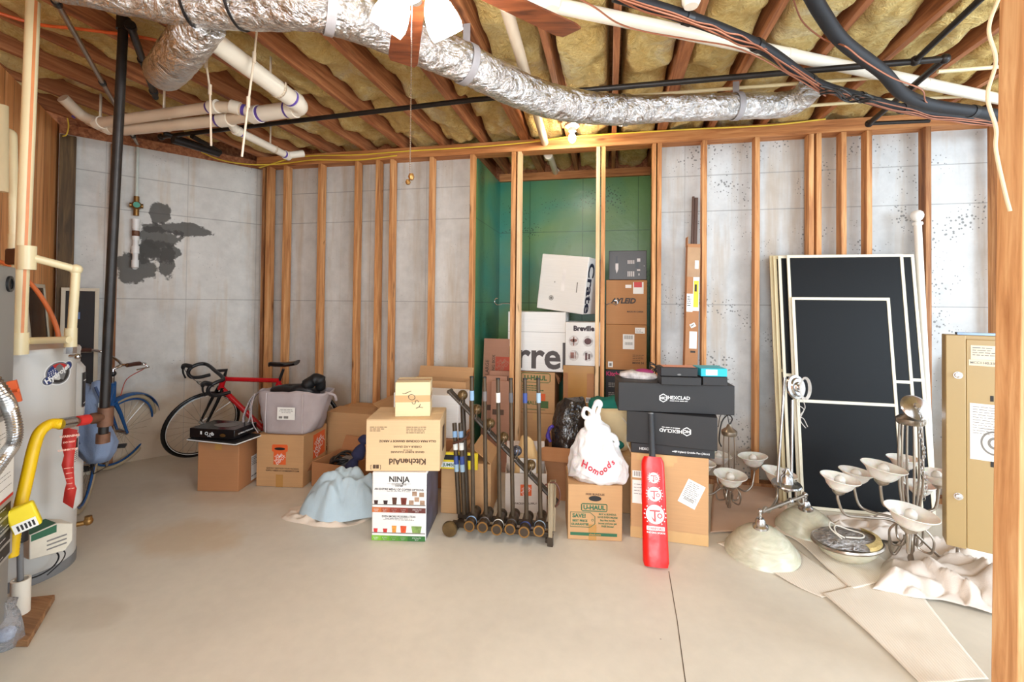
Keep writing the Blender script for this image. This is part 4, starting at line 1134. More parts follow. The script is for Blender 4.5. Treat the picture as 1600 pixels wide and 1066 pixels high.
for i, (x, z) in enumerate(((-.085, .235), (.05, .235), (-.085, .095), (.05, .095))):
    m.cur = 0; ellipse(m, x, z, .048, .052, bv.F()); m.cur = 1 + (i % 2)
    if i == 0: ellipse(m, x, z + .005, .034, .016, bv.F(), .0006); rect(m, x - .006, x + .006, z - .045, z + .04, bv.F(), .0006)
    elif i == 1: ellipse(m, x, z, .034, .03, bv.F(), .0006)
    elif i == 2: rect(m, x - .03, x + .004, z - .028, z + .03, bv.F(), .0006); rect(m, x + .012, x + .02, z - .03, z + .035, bv.F(), .0006)
    else: rect(m, x - .025, x - .005, z - .04, z + .03, bv.F() , .0006); rect(m, x + .005, x + .02, z - .03, z + .02, bv.F(), .0006)
m.build('round_picture', PR, bv.root)
# tilted white box on top
cr = carton('tilted white box crowning the niche stack, with lettering down its edge', ax(838, 4.55), ax(911, 4.39), .42, 1.43, .55, CARD_WHITE, name='white_shipping_box', tilt=math.radians(6.5), bevel=.008)
m = MB(); m.text('Crate', .21, cr.R(-.19, .50) @ TR(0, 0, .001) @ Matrix.Rotation(-PI / 2, 4, 'Z'), .006, align='LEFT'); m.build('lettering', M('blue_black_ink', srgb(40, 46, 66), .5), cr.root)
m = MB(); ellipse(m, -.1, .12, .025, .025, cr.F(), 0, 20, .75); ellipse(m, -.1, .12, .014, .014, cr.F()); ellipse(m, -.08, .28, .006, .006, cr.F()); rect(m, .155, .165, .2, .3, cr.F()); m.build('printed_mark', GREY_INK, cr.root)
m = MB(); rect(m, -.006, .03, .2, .42, cr.F()); rect(m, -cr.w / 2, cr.w / 2, .495, .497, cr.F()); pieces(m, 'tape', M('clear_tape', srgb(244, 242, 240), .12), cr.root)

# --- stack by the far studs of the niche
S0, S1 = ax(947, 4.42), ax(1011, 4.42)
carton('brown box at the foot of the stack behind the black cookware boxes', S0, S1, .42, 0, .45, CARD_DARK, tape=TAPE)
kb = carton('black appliance carton with pink lettering, under the two brown cartons', S0, S1, .42, .452, .432, BLACKCARD, name='appliance_box')
m = MB(); m.text('KitchenAid', .055, kb.F(-.06, .375), .002); m.build('lettering', M('pink_ink', srgb(186, 40, 92), .5), kb.root)
m = MB()
for k in range(3): lines(m, -.16, -.08, .3 - k * .09, 3, .016, .008, kb.F(), k); lines(m, .0, .14, .3 - k * .09, 4, .014, .006, kb.F(), k + 9)
m.build('lettering', GREY_INK, kb.root)
lc = carton('brown carton with white shipping labels, below the bold-lettered carton', S0, S1, .42, .886, .425, card('mid_cardboard', srgb(178, 124, 74)))
m = MB()
rect(m, -.03, .075, .195, .335, lc.F()); lb = m.build('label', PAPER, lc.root); m = MB()
for (u0, u1, v0, v1) in ((.08, .17, .345, .40), (-.165, -.12, .02, .075)): rect(m, u0, u1, v0, v1, lc.F())
pieces(m, 'label', PAPER, lc.root)
m = MB()
for k in range(9): rect(m, -.018 + k * .009, -.013 + k * .009, .29, .325, lc.F(), .0007); rect(m, -.01 + k * .008, -.006 + k * .008, .235, .262, lc.F(), .0007)
lines(m, .09, .16, .38, 3, .012, .004, lc.F(), 4); rect(m, -.153, -.132, .032, .06, lc.F(), .0007); m.build('barcode', GREY_INK, lb)
m = MB(); m.text('MIXXI 34', .026, lc.F(.11, .06), .001); lines(m, .06, .17, .14, 4, .016, .004, lc.F(), 6); m.build('lettering', INK_BROWN, lc.root)
ay = carton('brown carton with bold slanted black lettering and a red sticker', S0, S1, .42, 1.313, .42, card('mid_cardboard', srgb(182, 128, 80)))
m = MB(); m.text('AYLEID', .068, ay.F(-.03, .2), .003, shear=.25); m.text('MADE IN CHINA', .02, ay.F(.08, .115), .0006); m.build('lettering', INK, ay.root)
m = MB(); rect(m, .06, .155, .29, .40, ay.F()); rect(m, -.01, .045, .345, .375, ay.F()); pieces(m, 'label', PAPER, ay.root)
m = MB(); rect(m, .068, .14, .35, .40, ay.F(), .0007); m.build('sticker', RED, ay.root)
m = MB(); m.tube(smooth([(-.19, -.215, .18), (-.14, -.225, .2), (-.1, -.225, .185), (-.08, -.225, .2), (-.09, -.225, .225), (-.11, -.225, .225)], 6), .004, 6); m.build('hook', STEEL, ay.root)
kn = carton('flat dark knife-set carton standing on top of the brown cartons', ax(951, 4.42), ax(1010, 4.42), .12, 1.735, .275, DARKBROWN, name='knife_set_box')
m = MB(); T = kn.F
m.add([(-.1, .06, 0), (-.085, .10, 0), (-.085, .155, 0), (-.112, .155, 0), (-.112, .1, 0)], [(0, 1, 2, 3, 4)], T())
for k in range(4):
    for z in (.03, .15): rect(m, 0.0 + k * .017, .01 + k * .017, z, z + .05 - .015 * (z > .1), T())
rect(m, .085, .115, .17, .2, T()); rect(m, .085, .115, .085, .098, T()); rect(m, .1, .108, .04, .06, T()); ellipse(m, .15, .13, .004, .004, T()); pieces(m, 'printed_blade', M('silver_print', srgb(206, 196, 190), .4), kn.root)
m = MB(); rect(m, -.11, -.092, .157, .225, T()); rect(m, .07, .1, .11, .16, T()); m.build('printed_handles', BLACKPL, kn.root)

# --- front moving box, carrier bag, bags behind
A = PZ(887, 843); B = PZ(972, 847); h = PV(A, 887, 757)
uh = carton('green-printed moving box on the floor under the white carrier bag', A, B, .34, 0, h, CARD, name='moving_box')
T = uh.F; m = MB()
ring = [(-.075, .185), (.075, .185), (.08, .19), (.08, .225), (.075, .23), (-.075, .23), (-.08, .225), (-.08, .19)]
m.tube([(x - .005, -uh.d / 2 - .001, z) for x, z in ring], .003, 4, closed=True)
m.text('U-HAUL', .038, T(-.005, .195), .0018)
m.text('SAVE!', .034, T(-.10, .142), .0014); m.text('BEST PRICE', .019, T(-.095, .115), .0008); m.text('GUARANTEE', .019, T(-.095, .093), .0008)
m.tube([(x, -uh.d / 2 - .001, z) for x, z in ((-.155, .082), (-.155, .175), (-.03, .175), (.0, .15), (.0, .105), (-.03, .082))], .0022, 4, closed=True)
ellipse(m, -.015, .128, .008, .008, T(), 0, 16, .6)
for k, s_ in enumerate(('BUY A BUNDLE-', 'SAVE EVEN MORE!', 'Buy five bundle', 'boxes and you get', 'FREE Boxes!')): m.text(s_, .0155, T(.08, .162 - k * .019) , .0005)
m.build('lettering', GREEN_INK, uh.root)
m = MB(); rect(m, -.155, .14, .028, .048, T()); m.build('printed_band', GREEN_INK, uh.root)
m = MB(); m.text('uhaul.com', .018, T(0, .032) @ TR(0, 0, .0008), .0006); rect(m, -.04, .01, 0, .10, T(), -.0003); m.build('tape', TAPE_DARK, uh.root)
m = MB(); m.text('FREE BUNDLES', .018, T(0, .285), .0004); m.build('lettering', INK_BROWN, uh.root)
m = MB(); m.prism([(.04 * math.cos(a), .265 + .017 * math.sin(a)) for a in [2 * PI * k / 18 for k in range(18)]], -uh.d / 2 - .0025, -uh.d / 2 - .0012); m.build('hand_hole', BLACKPL, uh.root)
c = uh.root.location
PLASTIC = NT('white_carrier_plastic'); PLASTIC.set(Base_Color=srgb(240, 238, 238), Roughness=.28, Transmission_Weight=.0, Subsurface_Weight=.15, Subsurface_Scale=.02); 
v_ = PLASTIC.coords(); PLASTIC.bump(PLASTIC.noise(v_, 14, 5, .6, 1.5), .5, .02); PLASTIC = PLASTIC.mat
bag = thing('carrier_bag', 'knotted white plastic carrier bag with red lettering, on the moving box', 'bag', (c.x + .035, c.y - .04, h + .004), uh.root.rotation_euler.z)
m = MB()
secs = [(0, 0, .155, .12, 0), (.0, 0, .19, .145, .025), (0, 0, .20, .15, .07), (0, 0, .195, .145, .12), (-.01, 0, .165, .125, .18), (-.015, 0, .13, .10, .24), (-.02, 0, .10, .075, .30), (-.03, 0, .07, .055, .355), (-.035, 0, .045, .04, .39), (-.03, 0, .03, .025, .42)]
fine = []
for i in range(len(secs) - 1):
    for k in range(4):
        t = k / 4; fine.append(tuple(secs[i][j] * (1 - t) + secs[i + 1][j] * t for j in range(5)))
fine.append(secs[-1])
soft(m, fine, 110, 2.3, .036, 11); m.build('body', PLASTIC, bag, angle=180)
for pts, rad in (([(-.03, 0, .40), (-.08, -.01, .395), (-.1, -.01, .42), (-.085, 0, .455), (-.05, 0, .44), (-.03, .0, .40)], .013), ([(-.035, 0, .38), (-.03, 0, .45), (-.005, 0, .50), (.015, 0, .49), (.0, .0, .43), (-.02, 0, .38)], .015), ([(.02, -.02, .27), (.06, -.03, .29), (.10, -.03, .28), (.12, -.03, .24), (.09, -.04, .21)], .018)):
    m = MB(); m.tube(smooth(pts, 6), rad, 10, rf=lambda i, k, p: 1 + .5 * noise.noise(p * 40)); m.build('handle', PLASTIC, bag, angle=180)
m = MB(); k = 0
RL = M('crimson_lettering', srgb(196, 30, 56), .5)
for ch_, x, z, r_, s_ in (('H', -.105, .118, -20, .06), ('o', -.07, .103, -30, .06), ('m', -.036, .085, -25, .055), ('o', .012, .083, 40, .055), ('o', .037, .105, 48, .055), ('d', .058, .125, 30, .055), ('s', .085, .145, 35, .05)):
    q = MB(); q.text(ch_, s_, Matrix.Rotation(math.radians(r_), 4, 'Z'), .0016)
    # wrap the print on to the belly of the bag
    vs = []
    for v in q.v:
        X, Z = x + v.x * .9, z + v.y
        yy = -.158 * (1 - (abs(X) / .215) ** 2.3) ** (1 / 2.3) * (1.0 if Z < .12 else 1 - (Z - .12) * 1.6) - .012
        vs.append((X, yy, Z))
    m.add(vs, q.f)
m.build('lettering', RL, bag)
X0 = ax(848, 3.50)
carton('open brown box behind the carrier bag, holding a black plastic sack', X0, (X0[0] + .42, 3.50), .38, 0, .40, CARD_DARK, open_top=True, flaps=(('f', .12, -40),))
carton('brown box behind the carrier bag, with the cream drawstring bag on it', (X0[0] + .44, 3.40), (X0[0] + .86, 3.40), .36, 0, .41, CARD, tape=TAPE)
p = ax(880, 3.66); p = (X0[0] + .205, p[1])
bs = thing('plastic_sack', 'crinkled black translucent plastic sack behind the white carrier bag', 'bag', (p[0], 3.69, .02), .3)
SACK = NT('smoky_plastic'); SACK.set(Base_Color=srgb(50, 44, 42), Transmission_Weight=.25, Roughness=.12, Specular_IOR_Level=.8); v_ = SACK.coords(); SACK.bump(SACK.noise(v_, 10, 3, .5, 1.2), .8, .04); SACK = SACK.mat
m = MB(); soft(m, [(0, 0, .13, .12, 0), (0, 0, .14, .13, .2), (-.0, -.02, .155, .13, .36), (.02, -.02, .17, .12, .45), (.02, -.01, .155, .1, .55), (.02, 0, .12, .08, .65), (.02, 0, .07, .05, .72)], 60, 2.4, .035, 5); m.build('body', SACK, bs, angle=30)
m = MB(); m.tube(smooth([(-.15, -.05, .52), (-.18, -.06, .5), (-.19, -.05, .44), (-.17, -.07, .4)], 5), .014, 8, rf=lambda i, k, p: 1 + .5 * noise.noise(p * 50)); m.build('purple_ribbon', M('purple_ribbon', srgb(72, 52, 150), .5), bs)
p = ax(952, 3.5)
cb = thing('drawstring_bag', 'cream cloth bag with green lining spilling out, beside the black cookware boxes', 'bag', (p[0] + .0, 3.57, .4135), 0)
m = MB(); soft(m, [(0, 0, .14, .1, 0), (0, 0, .155, .12, .06), (0, 0, .155, .12, .2), (0, 0, .15, .11, .28), (0, 0, .14, .09, .31)], 50, 3, .025, 9); m.build('body', fabric('cream_cloth', srgb(226, 204, 160)), cb, angle=180)
GRN = fabric('green_cloth', srgb(24, 112, 98))
m = MB(); soft(m, [(-.03, 0, .14, .09, .30), (-.01, 0, .15, .1, .33), (0, 0, .12, .08, .36), (0.02, 0, .06, .05, .38)], 44, 2.4, .04, 3); m.build('lining', GRN, cb, angle=180)
m = MB(); m.sphere((.05, -.12, .06), .055, 16, None, (1.2, .6, .7)); m.build('corner_patch', GRN, cb)
m = MB(); m.tube(smooth([(.1, -.12, .26), (.14, -.13, .2), (.13, -.13, .1), (.16, -.13, .02)], 5), .005, 6); m.build('drawstring', M('cord', srgb(230, 220, 200), .8), cb)

# --- big box with the cookware cartons on it
A = PZ(985, 839); B = PZ(1107, 855); h = PV(A, 985, 707)
bb = carton('largest brown box, standing behind the red cricket bat', A, B, .27, 0, h, CARD, tape=TAPE)
T = bb.F; m = MB()
T1 = T(.135, .315) @ Matrix.Rotation(math.radians(-24), 4, 'Z'); rect(m, -.055, .055, -.08, .08, T1)
lb = m.build('label', PAPER, bb.root); m = MB(); rect(m, -.225, -.135, .22, .37, T()); rect(m, -.225, -.14, .385, .43, T()); pieces(m, 'label', PAPER, bb.root)
m = MB(); lines(m, -.045, .045, .062, 9, .012, .004, T1, 3); [rect(m, -.03 + k * .008, -.026 + k * .008, -.052, -.034, T1, .0008) for k in range(8)]; [rect(m, -.215 + k * .011, -.21 + k * .011, .395, .425, T(), .0008) for k in range(6)]; lines(m, -.215, -.15, .34, 4, .02, .004, T(), 7); m.build('lettering', GREY_INK, lb)
m = MB(); rect(m, -.2, .05, .5, h - .004, T(), .0002); rect(m, -bb.w / 2, bb.w / 2, .0, .07, T(), .0001); pieces(m, 'tape', TAPE, bb.root)
z0 = h + .002
def hexlogo(m, T, s):
    pts = [(math.cos(PI / 6 + k * PI / 3), math.sin(PI / 6 + k * PI / 3)) for k in range(6)]
    m.add([(x * s * k, y * s * k, 0) for k in (1, .8) for x, y in pts], [(i, (i + 1) % 6, 6 + (i + 1) % 6, 6 + i) for i in range(6)], T)
    m.text('HC', s * .85, T @ TR(0, -s * .3, 0), s * .03)
def hexclad(label, pA, pB, d, z0, h, flip=False, small=None, dx=.0):
    A = PZ(*pA, z0); B = PZ(*pB, z0)
    x = carton(label, A, B, d, z0, h, BLACKCARD, name='cookware_box')
    m = MB(); T = x.F(dx, h * .5) @ (UP if flip else Matrix.Identity(4))
    if small is None:
        hexlogo(m, T @ TR(-.075, 0, 0), .028); m.text('HEXCLAD', .03, T @ TR(.02, -.006, 0), .0005, align='CENTER'); lines(m, -.035, .075, -.018, 1, .01, .004, T, 2, 0)
    else:
        m.text(small, .017, x.F(x.w * .44, h * .35), .0002, align='RIGHT'); m.text('HEXCLAD', .022, x.F(-x.w * .3, h * .35), .0003); lines(m, 0, .07, h * .4, 1, .01, .004, x.F(), 2, 0)
    m.build('lettering', WHITE, x.root)
    return x, z0 + h + .002
x3, z0 = hexclad('slim black cookware carton at the bottom of the black stack', (986, 707), (1117, 718), .27, z0, .062, small='12" Hybrid Griddle Pan (30cm)')
x2, z0 = hexclad('black cookware carton with its white logo upside down', (979, 691), (1121, 706), .28, z0, .205, True, dx=.02)
x1, z0 = hexclad('widest black cookware carton, with upright white hexagon logo', (966, 642), (1148, 650), .30, z0, .185, dx=.0)
c = x1.root.location
def onT(px, py): return PZ(px, py, z0)
a_, b_ = onT(1033, 602), onT(1096, 604)
k1 = carton('matte black small box directly under the coral-topped box', a_, b_, .13, z0, .052, BLACKCARD, name='small_box')
k2 = carton('small black box with coral lid on top of the black stack', Vector(a_) + Vector((-.002, .005, 0)), Vector(b_) + Vector((-.02, .008, 0)), .12, z0 + .054, .056, BLACKCARD, name='small_box')
m = MB(); rect(m, -k2.w * .42, k2.w * .47, -k2.d * .45, k2.d * .45, k2.T()); m.build('lid_print', CORAL, k2.root)
m = MB(); ellipse(m, 0, .012, .012, .005, k2.F()); m.build('clasp', GREYPL, k2.root)
a_, b_ = onT(1098, 603), onT(1137, 604)
k3 = carton('black small box under the cyan box', a_, b_, .15, z0, .055, BLACKCARD, name='small_box')
k4 = carton('bright cyan small box topping the black cookware stack', Vector(a_) + Vector((-.012, -.004, 0)), Vector(b_) + Vector((-.002, 0, 0)), .16, z0 + .057, .05, CYAN, name='small_box')
m = MB(); rect(m, -.05, .02, .008, .043, k4.F()); m.build('label', PAPER, k4.root)
p = onT(990, 592)
zb = thing('zip_bag', 'clear zip bag of small bits on the widest black carton', 'bag', (p.x + .03, p.y + .04, z0 + .001), -.2)
m = MB(); soft(m, [(0, 0, .12, .05, 0), (0, 0, .13, .055, .012), (0.0, 0, .12, .05, .03), (.02, 0, .08, .035, .042)], 40, 2.4, .016, 7); m.build('body', M('cloudy_plastic', srgb(206, 200, 200), .2, var=.3, scale=30, bump=.6, bscale=60), zb, angle=40)
m = MB(); m.sphere((.04, .02, .04), .05, 16, None, (1.3, .5, .45)); m.build('contents', M('magenta_bits', srgb(150, 40, 100), .5), zb)
cc = thing('black_cable', 'tangle of thin black cable next to the zip bag', 'cable', (p.x + .16, p.y + .07, z0 + .001))
m = MB(); rc = random.Random(5)
for k in range(4):
    a0 = rc.uniform(0, 6)
    m.tube(smooth([(.05 * math.cos(a0 + a), .04 * math.sin(a0 + a) + .01 * k, .012 + .05 * (1 + math.sin(a * 1.5 + k)) / 2 + .012 * k) for a in [2 * PI * i / 9 for i in range(9)]], 5, True), .0035, 6, closed=True)
m.build('coil', BLACKPL, cc)
# ================================================================= utilities on the plank-wall side, bicycles
HC = Vector((-3.172, 1.90, 0)); HR = .2325; HT = 1.235
def on_cyl(px, py, r=HR):
    d = ray(px, py); o = CAM - HC
    a = d.x * d.x + d.y * d.y; b = 2 * (o.x * d.x + o.y * d.y); c = o.x * o.x + o.y * o.y - r * r
    D = max(b * b - 4 * a * c, 0); t = (-b - math.sqrt(D)) / (2 * a)
    p = CAM + d * t; return math.atan2(p.y - HC.y, p.x - HC.x), p.z
def wrap(m, a0, z0, r=HR, tilt=0.0):
    """bend flat artwork on to the tank"""
    c, s_ = math.cos(tilt), math.sin(tilt)
    q = MB(); q.f = m.f; q.m = m.m
    for v in m.v:
        x, y = v.x * c - v.y * s_, v.x * s_ + v.y * c
        a = a0 + x / r; rr_ = r + .0012 + v.z
        q.v.append(Vector((rr_ * math.cos(a), rr_ * math.sin(a), z0 + y)))
    return q
def fill(m, x0, x1, y0, y1, lift=0, n=6):
    m.grid(n, 1, lambda u, v: (x0 + (x1 - x0) * u, y0 + (y1 - y0) * v, lift))
HEATER = M('enamel_light_grey', srgb(206, 204, 198), .35, var=.02, scale=1)
hw = thing('water_heater', 'tall light grey water heater tank with an oval flag sticker', 'water heater', HC)
MB().lathe([(0, 0), (.20, 0), (.235, .0), (.236, .05), (.234, .055)], 56).build('base_ring', GREYPL, hw)
MB().lathe([(HR, .055), (HR, HT - .02), (HR, HT - .012)], 64).build('tank_jacket', HEATER, hw)
MB().lathe([(HR + .002, HT - .03), (HR + .003, HT - .012), (HR - .004, HT), (HR * .6, HT + .012), (.05, HT + .018), (.0, HT + .018)], 64).build('top_cap', HEATER, hw)
ca = math.radians(47)
for z0, z1, nm in ((.80, 1.14, 'element_cover'), (.30, .58, 'element_cover')):
    m = MB(); q = MB()
    n = 8
    q.grid(n, 10, lambda u, v: (-.055 + .11 * u, z0 + (z1 - z0) * v, .022 * min(1, 6 * min(u, 1 - u) + .0) * min(1, 10 * min(v, 1 - v))))
    m = wrap(q, ca, 0); cv = m.build(nm, HEATER, hw)
    if z0 > .5:
        q = MB(); fill(q, -.04, .045, .88, 1.08, .0235); wrap(q, ca, 0).build('rating_label', BLACKPL, cv)
        q = MB(); fill(q, -.03, .03, 1.03, 1.036, .0243); fill(q, -.03, .03, .9, .905, .0243); wrap(q, ca, 0).build('lettering', WHITE, cv)
a, z = on_cyl(92, 583)
q = MB(); ellipse(q, 0, 0, .088 * .75, .088 * .75, Matrix.Identity(4)); m = wrap(q, a, z); st = m.build('sticker', WHITE, hw)
q = MB(); ellipse(q, 0, 0, .06, .06, Matrix.Identity(4), .0006); wrap(q, a, z).build('sticker_ring', GREYPL, st)
q = MB(); q.add([(.053 * math.cos(t), .053 * math.sin(t), .0012) for t in [PI * k / 20 for k in range(21)]], [list(range(21))]); wrap(q, a, z, tilt=.62).build('flag_field', RED, st)
q = MB(); q.add([(.053 * math.cos(t), .053 * math.sin(t), .0013) for t in [PI * .5 + PI * .5 * k / 20 for k in range(21)]] + [(0, 0, .0013)], [list(range(22))]); wrap(q, a, z, tilt=.62).build('star_field', NAVY, st)
q = MB(); q.add([(.053 * math.cos(t), -.053 * math.sin(t), .0012) for t in [PI * k / 20 for k in range(21)]], [list(range(20, -1, -1))]); wrap(q, a, z, tilt=.62).build('dark_field', INK, st)
for hw_, hh, mt, lf in ((.088, .027, WHITE, .0016), (.084, .0235, GREYPL, .002), (.079, .019, NAVY, .0024)):
    q = MB(); pts = [(hw_ - hh + hh * math.cos(t), hh * math.sin(t), lf) for t in [-PI / 2 + PI * k / 10 for k in range(11)]] + [(-(hw_ - hh) - hh * math.cos(t), -hh * math.sin(t), lf) for t in [-PI / 2 + PI * k / 10 for k in range(11)]]
    q.add(pts, [list(range(len(pts)))]); wrap(q, a, z, tilt=.62).build('sticker_band', mt, st)
q = MB(); q.text('Hydrojet', .037, TR(-.009, -.0105, .003), .0015, shear=.2); wrap(q, a, z, tilt=.62).build('lettering', WHITE, st)
q = MB()
for i in range(3):
    for k in range(4): ellipse(q, -.034 + k * .0105 - .004 * i, .033 - .009 * i, .003, .003, Matrix.Identity(4), .002, 5)
wrap(q, a, z, tilt=.62).build('stars', WHITE, st)
a, z = on_cyl(119, 700)
q = MB(); fill(q, -.03, .03, -.09, .09); wl_ = wrap(q, a, z).build('warning_label', PAPER, hw)
q = MB(); fill(q, -.026, .026, .065, .085, .0006); wrap(q, a, z).build('red_header', RED, wl_)
q = MB(); fill(q, -.02, .02, .0, .055, .0006); [fill(q, -.025, .02, -.02 - k * .011, -.016 - k * .011, .0006, 2) for k in range(6)]; wrap(q, a, z).build('lettering', INK, wl_)
va = math.radians(52)
dv = Vector((math.cos(va), math.sin(va), 0))
m = MB(); m.cyl(dv * (HR - .01) + Vector((0, 0, .19)), dv * (HR + .045) + Vector((0, 0, .19)), .014, 12); m.sphere(dv * (HR + .05) + Vector((0, 0, .195)), .024, 12); m.cyl(dv * (HR + .05) + Vector((0, 0, .2)), dv * (HR + .05) + Vector((0, 0, .225)), .018, 10); m.build('drain_valve', BRASS, hw)
va = on_cyl(62, 862)[0]
dv = Vector((math.cos(va), math.sin(va), 0)); T = TR(*(dv * (HR + .05))) @ RZ(va + PI / 2)
gv = MB().prism([(-.085, .19), (.055, .17), (.085, .21), (.085, .30), (.02, .33), (-.085, .315)], -.07, .05, T).build('gas_valve', M('cream_plastic', srgb(226, 218, 200), .4), hw, bevel=.004)
m = MB(); m.add([(-.08, -.0705, .312), (.018, -.0705, .324), (.018, -.0705, .285), (-.08, -.0705, .28)], [(3, 2, 1, 0)], T); m.add([(-.083, -.068, .3165), (.018, -.068, .3315), (.018, .046, .3315), (-.083, .046, .3165)], [(0, 1, 2, 3)], T); m.build('green_panel', GREEN_INK, gv)
m = MB()
for k in range(3): rect(m, -.02, .06, .25 - k * .022, .258 - k * .022, T @ TR(0, -.0708, 0) @ FRONT)
m.build('lettering', GREY_INK, gv)
m = MB(); m.tube(smooth([T @ Vector(p) for p in ((.03, 0, .18), (.05, -.02, .13), (.02, -.03, .09), (-.04, -.03, .075), (-.1, -.03, .09))], 5), .004, 6); m.tube(smooth([T @ Vector(p) for p in ((.04, 0, .18), (.075, -.02, .14), (.055, -.03, .1), (0, -.03, .06))], 5), .003, 6); m.build('wires', BLACKPL, hw)

# supply lines over the heater
sp = thing('supply_pipe', 'cream plastic water pipe with an orange stripe rising beside the furnace to the ceiling', 'pipe')
zc = 2.295
T0, T1 = PD(52, 3, zc), PD(30, 537, zc)
MB().tube([T0, T1], .028, 16).build('riser', CPVC, sp)
m = MB()
off = (CAM - T0).normalized(); side = off.cross(Vector((0, 0, 1))).normalized()
def stripe(a, b, r, w=.012):
    v = (CAM - (a + b) / 2); v.z = 0; v = v.normalized(); s_ = v.cross(Vector((0, 0, 1)))
    n = (v + s_ * -.35).normalized() * (r + .0006); t = n.cross(Vector((0, 0, 1))).normalized() * w / 2
    m.quad(a + n - t, a + n + t, b + n + t, b + n - t)
stripe(T0, T1, .028); m.build('stripe', M('orange_stripe', srgb(222, 140, 84), .4), sp)
tee = PD(42, 403, zc)
for p, r, hl in ((tee, .036, .06), (T1, .036, .055)):
    MB().cyl(p - Vector((0, 0, hl)), p + Vector((0, 0, hl)), r, 16).build('fitting', CPVC, sp)
b1, b2, b3 = PD(44, 401, zc), PD(119, 421, 2.44), PD(110, 548, 2.44)
MB().tube(rounded([b1, b2, b3], .03, 5), .020, 14).build('branch', CPVC, sp)
MB().sphere(b2, .028, 14).build('fitting', CPVC, sp)
MB().cyl(b3 + Vector((0, 0, .02)), b3 + Vector((0, 0, .12)), .027, 14).build('fitting', CPVC, sp)
m = MB(); m.cyl((b3.x, b3.y, HT - .02), b3 + Vector((0, 0, .02)), .02, 12); m.cyl(b3 - Vector((0, 0, .015)), b3 + Vector((0, 0, .02)), .026, 6); m.cyl(b3 + Vector((0, 0, -.03)), b3 + Vector((.05, 0, -.03)), .01, 8); m.sphere(b3 + Vector((.05, .0, -.03)), .016, 10); m.build('union_valve', STEEL, sp)
MB().tube([PD(34, 533, zc + .04), PD(108, 531, zc + .04)], .018, 12).build('cross_pipe', CPVC, sp)
s2 = thing('supply_pipe', 'cream pipe with brown valve hugging the plank wall behind the furnace', 'pipe')
zc2 = 2.5
MB().tube(rounded([PD(-40, 160, zc2), PD(8, 205, zc2), PD(19, 208, zc2), PD(22, 385, zc2)], .03, 4), .021, 12).build('upper_pipe', CPVC, s2)
MB().tube([PD(25, 412, zc2), PD(26, 530, zc2)], .019, 12).build('lower_pipe', CPVC, s2)
m = MB(); c_ = PD(25, 400, zc2); m.box(c_.x - .04, c_.x + .05, c_.y - .03, c_.y + .03, c_.z - .05, c_.z + .04); m.build('valve', M('brown_valve', srgb(84, 52, 38), .4), s2, bevel=.012)
for y_ in (378, 470): MB().cyl(PD(23, y_, zc2) - Vector((0, 0, .04)), PD(23, y_, zc2) + Vector((0, 0, .04)), .028, 12).build('fitting', CPVC, s2)
m = MB(); m.cyl(PD(3, 165, zc2 - .1), PD(3, 300, zc2 - .1), .026, 12); o = m.build('supply_pipe', CPVC)
tag(o, 'short cream pipe at the extreme edge above the furnace', 'pipe')
o = MB().tube(smooth([PD(-15, 405, 2.7), PD(10, 413, 2.7), PD(40, 435, 2.72), PD(65, 465, 2.74), PD(84, 500, 2.75), PD(92, 530, 2.75), PD(92, 560, 2.75)], 6), .012, 10).build('water_tube', M('orange_pex', srgb(226, 126, 74), .4))
tag(o, 'orange flexible tube curving down behind the cream pipes', 'tube')

# black gas drop with yellow connector
gd = thing('gas_pipe', 'upright black iron gas pipe with rusty tee, from ceiling down past the heater', 'pipe')
zg = 2.47
G0, Gt, G1 = PD(193, 36, zg), PD(165, 651, zg), PD(161, 683, zg)
MB().tube([G0, G1], .023, 14).build('pipe_run', IRON, gd)
d = (G1 - G0).normalized()
m = MB(); m.cyl(Gt - d * .05, Gt + d * .05, .034, 14); m.cyl(Gt, Gt + (PD(140, 655, 2.44) - Gt).normalized() * .06, .03, 12); m.build('tee', RUST, gd)
m = MB(); m.cyl(G1 - d * .02, G1 + d * .03, .031, 14); m.build('end_cap', RUST, gd)
m = MB(); m.cyl(G0 - d * .03, G0 + d * .04, .032, 14); m.build('elbow', IRON, gd)
Ga = PD(104, 661, 2.24)
MB().tube([Gt, Ga], .019, 12).build('side_run', RUST, gd)
m = MB(); fit_ring(m, Gt.lerp(Ga, .62), Ga - Gt, .026, .06); m.build('red_valve', RED, gd)
m = MB(); fit_ring(m, Ga, Ga - Gt, .027, .07); m.build('flare_nut', STEEL, gd)
yh = thing('gas_connector', 'bright yellow corrugated gas hose bending down in front of the heater', 'hose')
yp_ = smooth([Ga + (Ga - Gt).normalized() * .03, PD(78, 663, 2.18), PD(62, 676, 2.14), PD(53, 700, 2.12), PD(45, 735, 2.1), PD(37, 770, 2.08), PD(29, 803, 2.06), PD(22, 835, 2.05), PD(18, 870, 2.04)], 14)
MB().tube(yp_, .023, 14, rf=lambda i, k, p: 1 + .05 * (i % 2)).build('hose', M('yellow_coating', srgb(240, 196, 16), .35, var=.04), yh)
tg = PD(36, 808, 1.99)
m = MB(); m.box(-.045, .045, -.012, .03, -.06, .05, TR(*tg) @ RZ(.95) @ RY(-.3)); ytg = m.build('tag', YELLOW, yh, bevel=.008)
m = MB(); rect(m, -.04, .035, -.058, -.015, TR(*tg) @ RZ(.95) @ RY(-.3) @ TR(0, -.0128, 0) @ FRONT); m.build('label', PAPER, ytg)
m = MB(); [rect(m, -.028 + .012 * k, -.021 + .012 * k, -.05, -.025, TR(*tg) @ RZ(.95) @ RY(-.3) @ TR(0, -.0134, 0) @ FRONT) for k in range(5)]; m.build('barcode', INK, ytg)
WT = M('red_tag_card', srgb(196, 52, 44), .5, var=.04)
